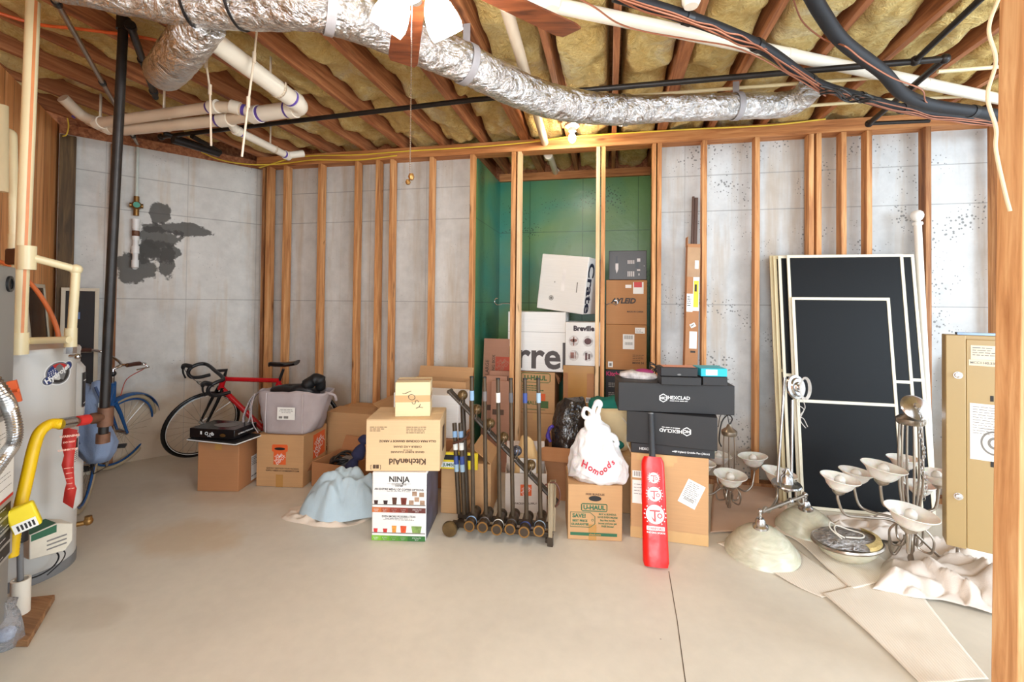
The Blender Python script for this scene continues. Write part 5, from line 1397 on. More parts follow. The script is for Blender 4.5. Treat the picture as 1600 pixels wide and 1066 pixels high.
wt = thing('warning_tag', 'long creased red warning tag hanging from the gas line against the heater', 'tag', (0, 0, 0))
edge = [(99, 668, 122, 674), (95, 698, 117, 702), (99, 725, 117, 726), (96, 745, 115, 748), (103, 752, 117, 754), (107, 762, 120, 765), (99, 786, 115, 796)]
edge = [(99, 667, 121, 672), (96, 696, 118, 702), (100, 712, 116, 712), (96, 727, 115, 730), (104, 755, 117, 757), (101, 765, 120, 763), (98, 785, 114, 795)]
m = MB(); vs = []
for i, (x0, y0, x1, y1) in enumerate(edge):
    zz = 2.335 + .012 * (i % 2); vs += [tuple(PD(x0, y0, zz)), tuple(PD(x1, y1, zz + .03))]
m.add(vs, [(2 * i, 2 * i + 1, 2 * i + 3, 2 * i + 2) for i in range(len(edge) - 1)]); m.build('card', WT, wt, solid=.001, angle=20)
def on_tag(px, py, s): return TR(*PD(px, py, 2.318)) @ RZ(math.radians(50)) @ FRONT @ Matrix.Diagonal((s, s, s, 1))
m = MB(); m.text('WARNING', .015, on_tag(109, 683, 1), .0008); m.text('DO NOT', .011, on_tag(108, 692, 1), .0004); m.text('CONNECTOR', .0115, on_tag(106, 704, 1), .0006)
for k in range(5): lines(m, -.018, .018, 0, 1, .01, .003, on_tag(107 + k, 732 + k * 8, 1), k, center=True)
m.build('lettering', M('pale_tag_print', srgb(238, 190, 170), .5), wt)
for c_ in wt.children: c_.location = (0, 0, 0)

# furnace at the edge
fd = Vector((-.691, .723, 0)); fn_ = Vector((.723, .691, 0))
fa = PD(21, 600, 2.0); fa = Vector((fa.x, fa.y, 0))
fr = thing('furnace', 'grey sheet-metal furnace cabinet with wiring diagram, cut off at the frame edge', 'furnace', fa, math.atan2(-.723, .691))
FG = M('furnace_grey', srgb(150, 148, 142), .4, .3, var=.03)
# local x runs towards the camera along the face, local +y faces the room
zt = PD(21, 418, 2.0).z
MB().box(0, .62, -.36, 0, .12, zt).build('cabinet', FG, fr, bevel=.008)
m = MB(); m.box(.03, .6, -.33, -.02, .002, .12); m.build('base', FG, fr)
m = MB(); m.box(.01, .61, .0005, .012, .40, 1.02); pan = m.build('lower_door', M('door_grey', srgb(176, 174, 168), .4, .2), fr, bevel=.003)
BK = TR(0, .0128, 0) @ RZ(PI) @ FRONT
m = MB(); rect(m, -.6, -.02, .66, 1.0, BK); wdg = m.build('wiring_diagram', PAPER, pan)
m = MB(); lines(m, -.58, -.03, .98, 16, .018, .003, BK, 4); m.build('lettering', GREY_INK, wdg)
m = MB(); rect(m, -.6, -.02, .655, .668, BK, .0006); m.build('red_rule', RED, wdg)
m = MB()
for k in range(4): rect(m, -.58, -.04, .415 + k * .058, .462 + k * .058, BK)
wl_ = m.build('warning_panel', BLACKPL, pan)
m = MB(); [lines(m, -.5, -.06, .45 + k * .058, 3, .012, .003, BK, k + 3, .0008) for k in range(4)]; m.build('lettering', WHITE, wl_)
m = MB(); [rect(m, -.57, -.53, .43 + k * .058, .45 + k * .058, BK, .0009) for k in range(4)]; m.build('hazard_mark', ORANGE, wl_)
m = MB(); m.lathe([(.022, 0), (.034, 0), (.034, .008), (.022, .008)], 24, TR(.075, .0, zt - .075) @ RX(-PI / 2)); m.build('grommet', BLACKPL, fr)
m = MB(); m.lathe([(0, 0), (.022, 0)], 24, TR(.075, .0015, zt - .075) @ RX(-PI / 2)); m.build('knockout', INK, fr)
fx = thing('flexible_conduit', 'shiny corrugated metal conduit looping out of the furnace', 'hose')
cp = smooth([PD(-14, 590, 1.72), PD(6, 618, 1.76), PD(16, 640, 1.8), PD(23, 668, 1.82), PD(21, 692, 1.82), PD(8, 712, 1.78), PD(-14, 742, 1.7)], 26)
MB().tube(cp, .023, 16, rf=lambda i, k, p: 1 + .09 * math.cos(i * PI / 2)).build('conduit', STEEL, fx)
m = MB(); q_ = PD(13, 612, 1.86); m.box(-.04, .03, -.01, .014, -.05, .04, TR(*q_) @ RZ(.9) @ RY(-.2)); m.cyl(PD(20, 611, 1.86), PD(29, 610, 1.86), .006, 8); o = m.build('orange_tag', ORANGE, fx)
# condensate stub, plank, poly bag
cpv = thing('condensate_trap', 'short white drain stub with a black coupling standing at the furnace foot', 'pipe', (PZ(31, 968).x, PZ(31, 968).y, 0))
hgt = PV(cpv.location, 31, 905)
MB().lathe([(0, .001), (.033, .001), (.035, .01), (.035, hgt), (.026, hgt), (.026, .05)], 24).build('cup', PVC, cpv)
top_ = PV(cpv.location, 31, 800)
MB().tube([(0.0, 0, hgt * .7), (-.008, 0, hgt + .1), (-.014, .0, top_ - .12)], .012, 10).build('drain_tube', GREYPL, cpv)
MB().lathe([(0, top_ - .14), (.03, top_ - .14), (.03, top_ - .06), (0, top_ - .06)], 20, TR(-.014, 0, 0)).build('coupling', BLACKPL, cpv)
MB().lathe([(0, top_ - .06), (.025, top_ - .06), (.025, top_ + .02), (0, top_ + .02)], 20, TR(-.014, 0, 0)).build('sleeve', PVC, cpv)
pl = thing('wooden_plank', 'short brown scrap of plank lying on the floor by the heater', 'plank')
P1, P2, P3, P4 = PZ(86, 929, .03), PZ(44, 1001, .03), PZ(20, 1001, .03), PZ(38, 934, .03)
m = MB(); m.slab([(p.x, p.y) for p in (P1, P4, P3, P2)], .001, .03); m.build('board', BOARD, pl, bevel=.003)
p = PZ(0, 1015)
pb = thing('poly_bag', 'crinkled clear poly bag of fittings at the furnace foot', 'bag', (p.x + .0, p.y + .02, .002))
POLY = NT('clear_poly'); POLY.set(Base_Color=srgb(240, 242, 246), Roughness=.08, Transmission_Weight=.8, IOR=1.12); v_ = POLY.coords(); POLY.bump(POLY.noise(v_, 16, 3, .5, 1.5), .8, .03); POLY = POLY.mat
m = MB(); soft(m, [(0, 0, .05, .045, 0), (0, 0, .06, .05, .03), (0, 0, .055, .05, .08), (.005, 0, .042, .035, .13), (.01, 0, .028, .022, .17), (.015, 0, .035, .022, .2)], 40, 2.3, .016, 4); m.build('film', POLY, pb, angle=30)
m = MB(); m.sphere((0, 0, .05), .03, 12); m.build('contents', M('blue_white_bits', srgb(170, 178, 200), .6, var=.4, scale=40), pb)

# leaning framed screens by the plank wall
FRAME_TAN = M('tan_frame', srgb(206, 194, 170), .45, var=.03)
def mesh_mat(name, col, trans):
    t = NT(name); v = t.coords((1, 1, 1))
    t.set(Base_Color=col, Roughness=.5, Specular_IOR_Level=.22, Alpha=1 - trans); return t.mat
MESH = mesh_mat('insect_mesh', srgb(9, 10, 13), .10)
def screen(name, label, w, h, mat, bars=(), group=None, fw=.028, th=.014, mesh=None):
    r = thing(name, label, 'window screen', (0, 0, 0), 0, group)
    m = MB()
    m.box(-w / 2, w / 2, -th, 0, 0, fw); m.box(-w / 2, w / 2, -th, 0, h - fw, h)
    m.box(-w / 2, -w / 2 + fw, -th, 0, fw, h - fw); m.box(w / 2 - fw, w / 2, -th, 0, fw, h - fw)
    m.build('frame', mat, r, bevel=.002)
    for z in bars: MB().box(-w / 2 + fw, w / 2 - fw, -th, -.001, z - .011, z + .011).build('crossbar', mat, r)
    MB().box(-w / 2 + fw, w / 2 - fw, -th * .6, -th * .5, fw, h - fw).build('mesh_panel', mesh or MESH, r)
    return r
sc = screen('window_screen', 'brown screen in pale frame leaning on the plank wall behind the cream pipes', .42, 1.62, FRAME_TAN, mesh=mesh_mat('brown_mesh', srgb(58, 44, 36), .45))
sc.location = WW(.55, .16, .002); sc.rotation_euler = (math.radians(-5), 0, WWA + PI)
q = PD(133, 500, 3.15)
sc = screen('window_screen', 'dark framed screen with a bit of blue tape, between heater and black pole', .24, 1.60, FRAME_TAN, mesh=mesh_mat('dark_mesh', srgb(48, 42, 40), .08))
sc.location = LW(1.40, .18, .002); sc.rotation_euler = (math.radians(-3.4), 0, LWA + PI)
m = MB(); rect(m, -.055, .0, 1.33, 1.39, TR(0, -.0155, 0) @ FRONT); m.build('blue_tape', M('blue_tape', srgb(96, 124, 176), .6), sc)

# hose-bib style valve run on the stained wall
vr = thing('wall_valve', 'white plastic pipe with bronze valves fixed to the stained concrete wall', 'valve', LW(1.04, .045, 0), LWA)
MB().tube([(0, 0, 2.92), (0, 0, 2.46)], .012, 12).build('upper_pipe', M('pale_green_pvc', srgb(206, 214, 204), .35), vr)
MB().tube([(0, 0, 2.24), (0, 0, 1.84), (0, -.05, 1.80)], .022, 14).build('lower_pipe', WHITEPL, vr)
for z0, z1, r_ in ((2.16, 2.25, .03), (1.93, 2.0, .03), (2.05, 2.09, .028), (1.80, 1.87, .028)): MB().cyl((0, 0, z0), (0, 0, z1), r_, 14).build('coupling', WHITEPL, vr)
m = MB(); m.sphere((0, 0, 2.375), .042, 16); m.cyl((-.05, 0, 2.375), (.05, 0, 2.375), .022, 12); m.cyl((0, 0, 2.28), (0, 0, 2.46), .022, 12); bv_ = m.build('valve_body', BRASS, vr)
MB().cyl((0, .03, 2.375), (0, .05, 2.375), .026, 14).build('green_cap', M('green_cap', srgb(60, 150, 120), .4), bv_)
m = MB(); m.cyl((0, 0, 2.09), (0, 0, 2.14), .03, 12); m.cyl((0, .02, 2.115), (0, .05, 2.115), .014, 10); m.build('handle', RUST, vr)

# ---------------------------------------------------------------- bicycles
def bike(name, label, rear, heading, lean, cfg):
    R, wb = cfg['R'], cfg['wb']
    r = thing(name, label, 'bicycle', (rear[0], rear[1], .004), 0)
    r.rotation_mode = 'ZYX' if False else 'XYZ'
    r.matrix_world = TR(rear[0], rear[1], .004) @ RZ(heading) @ RX(lean)
    bb, st, sd, ht, hb = [Vector((p[0], 0, p[1])) for p in (cfg['bb'], cfg['st'], cfg['saddle'], cfg['ht'], cfg['hb'])]
    ra, fa_ = Vector((0, 0, R)), Vector((wb, 0, R))
    axis_ = (ht - hb).normalized()
    S = TR(*hb) @ Matrix.Rotation(cfg['steer'], 4, axis_) @ TR(*(-hb))
    FM = cfg['frame']
    def add(m, nm, mt, par=None, **k): return m.build(nm, mt, par or r, **k)
    m = MB(); tr = cfg['tr']
    m.tube([bb, hb - axis_ * -.01], tr * 1.15, 12); m.tube([st, ht - axis_ * .03] if not cfg.get('low') else [cfg['low'], ht - axis_ * .03], tr, 12); m.tube([bb, st], tr * .95, 12); m.tube([hb - axis_ * .01, ht], tr * 1.2, 12)
    for y in (-.055, .055):
        m.tube([bb + Vector((0, y * .6, 0)), ra + Vector((0, y, 0))], tr * .5, 8); m.tube([st + Vector((0, y * .3, -.03)), ra + Vector((0, y, 0))], tr * .45, 8)
    add(m, 'frame', FM)
    m = MB()
    for y in (-.05, .05):
        m.tube([S @ (hb + Vector((0, y * .7, -.0))), S @ (hb.lerp(fa_, .3) + Vector((0, y, 0))), S @ (fa_ + Vector((0, y, 0)))], [.017, .015, .010], 10)
    m.tube([S @ (hb + Vector((0, -.04, 0))), S @ (hb + Vector((0, .04, 0)))], .018, 8)
    add(m, 'fork', cfg['fork'])
    for ctr, X in ((ra, Matrix.Identity(4)), (fa_, S)):
        n = 48
        ring = lambda q: [X @ (ctr + Vector((q * math.cos(2 * PI * k / n), 0, q * math.sin(2 * PI * k / n)))) for k in range(n)]
        wh = MB().tube(ring(R - cfg['ty']), cfg['ty'], 10, closed=True); wh = add(wh, 'wheel', cfg['tyre'])
        add(MB().tube(ring(R - cfg['ty'] * 2 - .008), .009, 8, closed=True), 'rim', cfg['rim'], wh)
        m = MB(); m.cyl(X @ (ctr + Vector((0, -.05, 0))), X @ (ctr + Vector((0, .05, 0))), .017, 12); add(m, 'hub', STEEL, wh)
        m = MB()
        for k in range(24):
            a = 2 * PI * k / 24; a2 = a + (.5 if k % 2 else -.5); y = .03 if k % 4 < 2 else -.03
            m.cyl(X @ (ctr + Vector((.018 * math.cos(a2), y, .018 * math.sin(a2)))), X @ (ctr + Vector(((R - cfg['ty'] * 2 - .02) * math.cos(a), 0, (R - cfg['ty'] * 2 - .02) * math.sin(a)))), .0011, 4)
        add(m, 'spokes', STEEL, wh)
        if cfg.get('white_line'):
            m = MB(); y = -.0125
            for sgn in (-1, 1):
                m.tube([X @ (ctr + Vector(((R - .036) * math.cos(2 * PI * k / n), sgn * .011, (R - .036) * math.sin(2 * PI * k / n)))) for k in range(n)], .003, 5, closed=True)
            add(m, 'white_line', WHITEPL, wh)
        if cfg.get('fender'):
            a0, a1 = (.12, 2.75) if X is S else (.5, 3.2)
            vs = []; N = 30; q = R + .006
            for i in range(N + 1):
                a = a0 + (a1 - a0) * i / N
                for k in range(7):
                    b = PI * k / 6
                    vs.append(tuple(X @ (ctr + Vector(((q + .012 * math.sin(b)) * math.cos(a), .03 * math.cos(b), (q + .012 * math.sin(b)) * math.sin(a))))))
            m = MB(); m.add(vs, [(i * 7 + k, i * 7 + k + 1, (i + 1) * 7 + k + 1, (i + 1) * 7 + k) for i in range(N) for k in range(6)])
            add(m, 'fender', FM, solid=.002)
    m = MB(); m.lathe([(.05, -.004), (.09, -.004), (.09, .0), (.05, .0)], 30, TR(bb.x, -.06, bb.z) @ RX(PI / 2))
    for k in range(5): m.cyl(bb + Vector((0, -.058, 0)), bb + Vector((.07 * math.cos(k * 1.257), -.058, .07 * math.sin(k * 1.257))), .006, 6)
    m.cyl(bb + Vector((0, -.07, 0)), bb + Vector((0, .07, 0)), .016, 10)
    ca_ = cfg.get('crank', .6)
    m.cyl(bb + Vector((0, -.07, 0)), bb + Vector((.165 * math.cos(ca_), -.075, .165 * math.sin(ca_))), .009, 8); m.cyl(bb + Vector((0, .07, 0)), bb + Vector((-.165 * math.cos(ca_), .075, -.165 * math.sin(ca_))), .009, 8)
    add(m, 'crankset', STEEL)
    for s_ in (-1, 1):
        c_ = bb + Vector((-s_ * .165 * math.cos(ca_), s_ * .11, -s_ * .165 * math.sin(ca_)))
        add(MB().box(-.04, .04, -.035, .035, -.009, .009, TR(*c_)), 'pedal', BLACKPL, bevel=.004)
    m = MB()
    for q, y in ((.05, -.035), (.04, -.042), (.03, -.05)): m.lathe([(0, -.002), (q, -.002), (q, .002), (0, .002)], 20, TR(0, y, R) @ RX(PI / 2))
    add(m, 'sprockets', BLACKPL)
    m = MB(); m.tube([bb + Vector((0, -.06, .088)), ra + Vector((0, -.042, .042))], .004, 5); m.tube([bb + Vector((0, -.06, -.088)), ra + Vector((.03, -.042, -.09)), ra + Vector((0, -.042, -.04))], .004, 5); add(m, 'chain', IRON)
    m = MB(); m.tube([st - (st - bb).normalized() * .02, sd - Vector((0, 0, .05))], .0135, 10); add(m, 'seat_post', BLACKPL)
    m = MB(); vs = []
    for (x, hw2, z) in ((-.13, .07, .02), (-.10, .075, .012), (-.05, .062, .004), (.0, .04, .0), (.06, .024, .0), (.12, .018, .004), (.14, .010, -.002)):
        vs.append((x, hw2, z))
    secs = []
    nn = 10
    V = []
    for (x, hw2, z) in vs:
        for k in range(nn):
            a = 2 * PI * k / nn
            V.append(tuple(sd + Vector((x, hw2 * math.cos(a), z + (.016 if math.sin(a) > 0 else .028) * math.sin(a)))))
    m.add(V, [(i * nn + k, i * nn + (k + 1) % nn, (i + 1) * nn + (k + 1) % nn, (i + 1) * nn + k) for i in range(len(vs) - 1) for k in range(nn)] + [list(range(nn - 1, -1, -1)), [(len(vs) - 1) * nn + k for k in range(nn)]])
    add(m, 'saddle', cfg['saddle_mat'], angle=70)
    # bars
    top = ht + axis_ * .05
    m = MB()
    if cfg['bars'] == 'drop':
        c_ = top + Vector((.09, 0, .03))
        m.tube([S @ top - axis_ * .05, S @ (top + axis_ * .01), S @ c_], .016, 10); add(m, 'stem', BLACKPL)
        for s_ in (-1, 1):
            pts = [c_, c_ + Vector((0, s_ * .12, 0)), c_ + Vector((.015, s_ * .19, .0)), c_ + Vector((.07, s_ * .205, .005)), c_ + Vector((.13, s_ * .205, -.015)), c_ + Vector((.15, s_ * .205, -.06)), c_ + Vector((.125, s_ * .205, -.11)), c_ + Vector((.06, s_ * .205, -.135)), c_ + Vector((-.03, s_ * .205, -.14))]
            hb_ = add(MB().tube([S @ p for p in smooth(pts, 5)], .0165, 10), 'handlebar', BLACKPL)
            m = MB(); m.tube([S @ p for p in smooth([c_ + Vector((.12, s_ * .205, .0)), c_ + Vector((.17, s_ * .205, .03)), c_ + Vector((.185, s_ * .205, .02)), c_ + Vector((.19, s_ * .205, -.04)), c_ + Vector((.175, s_ * .205, -.10))], 4)], [.02] * 5 + [.018] * 5 + [.008] * 7, 8); add(m, 'brake_lever', BLACKPL, hb_)
        m = MB()
        for s_ in (-1, 1): m.tube([S @ p for p in smooth([c_ + Vector((.17, s_ * .2, .03)), c_ + Vector((.2, s_ * .12, .02)), c_ + Vector((.14, s_ * .03, -.08)), c_ + Vector((.02, 0, -.16))], 5)], .0028, 5)
        add(m, 'cable', BLACKPL)
    else:
        c_ = top + Vector((.05, 0, .10))
        m.tube([S @ top - axis_ * .06, S @ (top + axis_ * .07), S @ c_], .014, 10); add(m, 'stem', STEEL)
        for s_ in (-1, 1):
            pts = [c_, c_ + Vector((.03, s_ * .08, .02)), c_ + Vector((.0, s_ * .2, .06)), c_ + Vector((-.09, s_ * .23, .075)), c_ + Vector((-.22, s_ * .25, .07))]
            P_ = [S @ p for p in smooth(pts, 6)]
            hb_ = add(MB().tube(P_, .0115, 10), 'handlebar', STEEL)
            add(MB().tube(P_[-7:], .0165, 10), 'grip', M('brown_grip', srgb(74, 40, 28), .5), hb_)
            m = MB(); m.tube([S @ (c_ + Vector((-.06, s_ * .235, .07))), S @ (c_ + Vector((-.03, s_ * .27, .05))), S @ (c_ + Vector((-.16, s_ * .29, .04)))], .006, 6); add(m, 'brake_lever', STEEL, hb_)
        m = MB(); m.tube([S @ p for p in smooth([c_ + Vector((-.06, -.26, .07)), c_ + Vector((.08, -.14, .0)), c_ + Vector((.06, -.03, -.12)), hb + Vector((.04, -.02, .06))], 5)], .0035, 5); add(m, 'cable', M('red_cable', srgb(196, 70, 50), .5))
        m = MB(); m.sphere(S @ (top + axis_ * .03), .026, 12); add(m, 'clamp', BLACKPL)
    return r
REDP = M('red_bike_paint', srgb(196, 20, 30), .25, var=.04); BLKP = M('black_bike_paint', srgb(16, 16, 18), .25)
BLUEP = M('blue_bike_paint', srgb(34, 84, 140), .25, var=.06)
hd_ = math.atan2(3.70 - 3.93, -3.80 + 2.86)
bike('road_bicycle', 'red road bicycle with black drop bars leaning on the studs behind the tote', (-2.86, 3.915), hd_, math.radians(-4),
     dict(R=.335, wb=.97, bb=(.41, .27), st=(.245, .74), saddle=(.205, .90), ht=(.76, .78), hb=(.80, .66), steer=math.radians(56), frame=REDP, fork=BLKP, tr=.021, ty=.0135, tyre=BLKP, rim=BLKP, white_line=True, bars='drop', saddle_mat=BLACKGLOSS, crank=2.2))
CREAMT = M('cream_tyre', srgb(172, 154, 124), .7, var=.08)
rr0 = Vector((-3.64, 2.53, 0)); ff0 = Vector((-4.30, 3.21, 0)); v = ff0 - rr0
bl_ = bike('city_bicycle', 'blue city bicycle with cream tyres and mudguards behind the water heater', rr0, math.atan2(v.y, v.x), math.radians(3),
     dict(R=.335, wb=v.length, bb=(.40, .27), st=(.24, .62), saddle=(.18, .84), ht=(.70, .80), hb=(.755, .62), steer=math.radians(-38), frame=BLUEP, fork=BLUEP, tr=.022, ty=.017, tyre=CREAMT, rim=BLUEP, fender=True, bars='swept', saddle_mat=BLACKPL, crank=.15, low=Vector((.30, 0, .42))))
p = PD(152, 655, 2.97)
cl = thing('hanging_cloth', 'dusty blue cloth bag slung over the blue bicycle behind the iron pipe', 'bag', (p.x, p.y, p.z - .25), .5)
m = MB(); soft(m, [(-.01, 0, .07, .04, -.02), (-.01, 0, .10, .07, 0.02), (0, 0, .115, .085, .1), (-.01, 0, .105, .085, .2), (-.02, 0, .09, .075, .3), (-.03, 0, .09, .06, .4), (-.03, 0, .085, .05, .47), (-.03, 0, .07, .03, .49)], 60, 2.4, .05, 13)
BLC = fabric('dusty_blue_canvas', srgb(126, 142, 170), 120, .14)
m.build('body', BLC, cl, angle=180)
m = MB(); m.tube(smooth([(-.1, -.09, .47), (-.04, -.1, .34), (-.07, -.11, .2), (-.04, -.11, .12)], 5), .010, 8); m.tube(smooth([(.02, -.07, .47), (.06, -.08, .36), (.05, -.1, .24)], 5), .008, 8); m.build('strap', M('navy_strap', srgb(60, 76, 110), .8), cl)
m = MB(); m.box(.05, .075, -.095, -.09, .30, .37); m.build('tag', PAPER, cl)
# ================================================================= croquet set, bat, tube box, screens, light fittings, cloths, cabinet
BRONZE = M('dark_turned_wood', srgb(78, 64, 48), .35, .25, var=.2, scale=10)
BRONZE2 = M('dark_stained_wood', srgb(62, 50, 38), .42, .15, var=.2, scale=10)
BALLM = M('bronze_ball', srgb(112, 92, 62), .3, .6, var=.25, scale=14)
BANDS = [('pale blue', M('pale_blue_band', srgb(140, 176, 214), .5)), ('grey', M('grey_band', srgb(112, 106, 106), .5)), ('white', M('white_band', srgb(236, 236, 230), .5)),
         ('dark grey', M('slate_band', srgb(88, 88, 92), .5)), ('deep blue', M('deep_blue_band', srgb(52, 74, 140), .5)), ('ice blue', M('ice_blue_band', srgb(158, 186, 206), .5))]
zr = .05
L0, L1 = PZ(717, 838, zr), PZ(864, 838, zr)
cs = thing('croquet_stand', 'dark wooden croquet stand with wheel and sloping ball rack', 'stand')
m = MB()
yb = 2.925
xl, xr = PY(714, 475, yb).x, PY(868, 475, yb).x
MB().box(xl, xr, yb - .055, yb - .025, .03, .062).build('front_rail', BRONZE2, cs, bevel=.003)
MB().box(xl, xr, yb + .065, yb + .095, .03, .062).build('rear_rail', BRONZE2, cs, bevel=.003)
for x in (xl + .02, xr - .03): MB().box(x - .015, x + .015, yb - .06, yb + .11, .0, .03).build('cross_member', BRONZE2, cs, bevel=.003)
wx = PZ(713, 833, .05); wx = PY(713, 833, 2.83)
m = MB().lathe([(0, -.012), (.046, -.012), (.05, -.006), (.05, .006), (.046, .012), (0, .012)], 30, TR(xl + .012, 2.80, .051) @ RX(PI / 2)); whl = m.build('wheel', BALLM, cs)
MB().lathe([(0, -.016), (.011, -.016), (.011, -.012), (0, -.012)], 14, TR(xl + .012, 2.80, .051) @ RX(-PI / 2) @ TR(0, 0, .028)).build('axle_cap', STEEL, whl)
MB().box(xl + .0, xl + .024, 2.815, yb - .02, .035, .06).build('axle_arm', BRONZE2, cs)
ux = PY(722, 640, 3.075).x
MB().tube([(xl + .06, yb + .10, .03), (ux, 3.075, .86)], .018, 12).build('upright', BRONZE2, cs)
R0, R1 = PY(704, 611, 3.045), PY(873, 786, 3.045)
d = (R1 - R0).normalized(); nrm = Vector((-d.z, 0, d.x))
m = MB()
for off in (-.030, .008): m.tube([R0 + Vector((0, off, 0)), R1 + Vector((0, off, 0))], .0125, 8)
m.cyl(R0 + Vector((0, -.04, 0)), R0 + Vector((0, .02, 0)), .014, 8)
m.build('ball_rack', BRONZE2, cs)
balls = ((726, 614), (747, 637), (768, 659), (789, 681), (810, 702), (832, 724))
for px, py in balls:
    b = PY(px, py, 3.03)
    t = (b - R0).dot(d); c_ = R0 + d * t
    m = MB()
    for s_ in (-1, 1): m.tube(smooth([c_ + Vector((.01, -.03, .0)), c_ + Vector((.03 + .012 * s_, -.045, -.02)), c_ + Vector((.045, -.05, .03)), c_ + Vector((.05, -.045, .05))], 4), .002, 5)
    m.build('wire_cradle', STEEL, cs)
MB().box(xr - .028, xr + .008, yb - .1, yb - .07, .0, .07).build('end_leg', BRONZE2, cs, bevel=.003)
MB().tube(smooth([PY(852, 758, 2.9), PY(866, 754, 2.88), PY(874, 766, 2.87), PY(874, 782, 2.88), PY(868, 792, 2.9)], 5), .006, 6).build('leather_strap', M('brown_leather', srgb(92, 56, 44), .6), cs)
for i, (px, py) in enumerate(balls):
    b = R0 + d * ((PY(px, py, 3.03) - R0).dot(d)) + nrm * .047 + Vector((0, -.011, 0))
    o = MB().sphere((0, 0, 0), .0355, 24).build('croquet_ball', BALLM if i != 4 else M('steel_blue_ball', srgb(96, 100, 112), .25, .7)); o.location = b
    tag(o, f'bronze croquet ball on the sloping rack, {ORD[i]} from the top', 'ball', 'croquet balls on the sloping rack')
heads = ((733, 823, 745, 797), (754, 824, 764, 799), (776, 828, 785, 802), (797, 827, 805, 802), (819, 831, 826, 806), (842, 830, 847, 804))
tops = ((737, 589), (757, 590), (778, 592), (798, 592), (820, 592), (841, 592))
for i, ((x0, y0, x1, y1), (tx, ty)) in enumerate(zip(heads, tops)):
    zH = .0985
    h0, h1 = PZ(x0, y0, zH), PZ(x1, y1, zH)
    mid = (h0 + h1) / 2
    h1 = mid + (h1 - h0).normalized() * .115; h0 = mid - (h1 - mid)
    r = thing('croquet_mallet', f'upright croquet mallet with a {BANDS[i][0]} band, {ORD[i]} from the wheel end', 'mallet', (mid.x, mid.y, 0), 0, 'croquet mallets standing in the rack')
    o_ = Vector((mid.x, mid.y, 0))
    tp = PD(tx, ty, mid.dot(FW)); tp = Vector((tp.x, tp.y + .0, tp.z)) - o_
    a, b = h0 - o_, h1 - o_
    a.z = b.z = zH
    dd = (b - a).normalized(); Lh = (b - a).length
    MB().lathe([(0, 0), (.028, 0), (.034, .006), (.034, .03), (.030, .036), (.030, .05), (.034, .056), (.034, Lh - .056), (.030, Lh - .05), (.030, Lh - .036), (.034, Lh - .03), (.034, Lh - .006), (.028, Lh), (0, Lh)], 22, axis(a, b)).build('head', BRONZE2, r)
    m = MB(); m.lathe([(.0335, .06), (.0352, .061), (.0352, .07), (.0335, .071)], 22, axis(a, b)); m.build('head_band', BANDS[i][1], r)
    m = MB(); m.lathe([(.026, 0), (.0345, 0), (.0345, .004), (.026, .004)], 22, axis(a - dd * .001, b)); m.build('face_ring', BRASS, r)
    s0 = Vector((0, 0, zH + .02))
    MB().tube([s0, s0.lerp(tp, .3), tp], [.0145, .0135, .0125], 14).build('shaft', BRONZE, r)
    zb0, zb1 = .83, .90
    m = MB(); m.tube([s0.lerp(tp, zb0), s0.lerp(tp, zb1)], .0147, 14); m.build('shaft_band', BANDS[i][1], r)
    MB().tube([tp - (tp - s0).normalized() * .004, tp + (tp - s0).normalized() * .004], .0135, 14).build('end_cap', BLACKPL, r)
# pegs
for i, (dx, nm) in enumerate(((0, 'striped croquet peg strapped to the stand, outer of the two'), (9.5, 'striped croquet peg strapped to the stand, inner of the two'))):
    a = PY(717 + dx * .9, 812, 2.99); a.z = .065; b = PY(710 + dx, 661, 3.04)
    r = thing('croquet_peg', nm, 'peg', (0, 0, 0), 0, 'croquet pegs strapped to the stand')
    MB().tube([a, b], .0155, 14).build('peg', BRONZE, r)
    for k0, k1, mt in ((.84, .91, BANDS[0][1]), (.70, .78, BANDS[2][1]), (.54, .63, BANDS[4][1]), (.46, .54, BANDS[5][1])):
        MB().tube([a.lerp(b, k0), a.lerp(b, k1)], .0168, 14).build('painted_band', mt, r)
m = MB(); m.tube(smooth([PY(708, 693, 3.0), PY(718, 690, 2.99), PY(728, 684, 3.0), PY(733, 676, 3.05)], 5), .008, 8); o = m.build('peg_strap', M('brown_leather_strap', srgb(82, 50, 36), .6), cs)
# wickets
for i in range(4):
    a = PY(858 + i * 2.6, 758, 2.84 + .004 * i); b = PY(857 + i * 2.2, 757, 2.88)
    bot = Vector((a.x, 2.845, .07)); bot2 = PY(858 + i * 1.4, 835, 2.83); bot2.z = .062
    r = MB().tube(smooth([bot2 + Vector((0, -.01, 0)), bot2.lerp(b, .5), b - Vector((0, 0, .012)), b, b + Vector((.008, .02, .006)), b + Vector((.012, .05, -.02)), bot2 + Vector((.01, .055, .01))], 5), .0045, 8).build('croquet_wicket', M('wicket_metal', srgb(168, 150, 122), .35, .7))
    tag(r, f'metal croquet wicket bundled at the rack end, {ORD[i]} nearest the balls', 'wicket', 'croquet wickets bundled at the rack end')

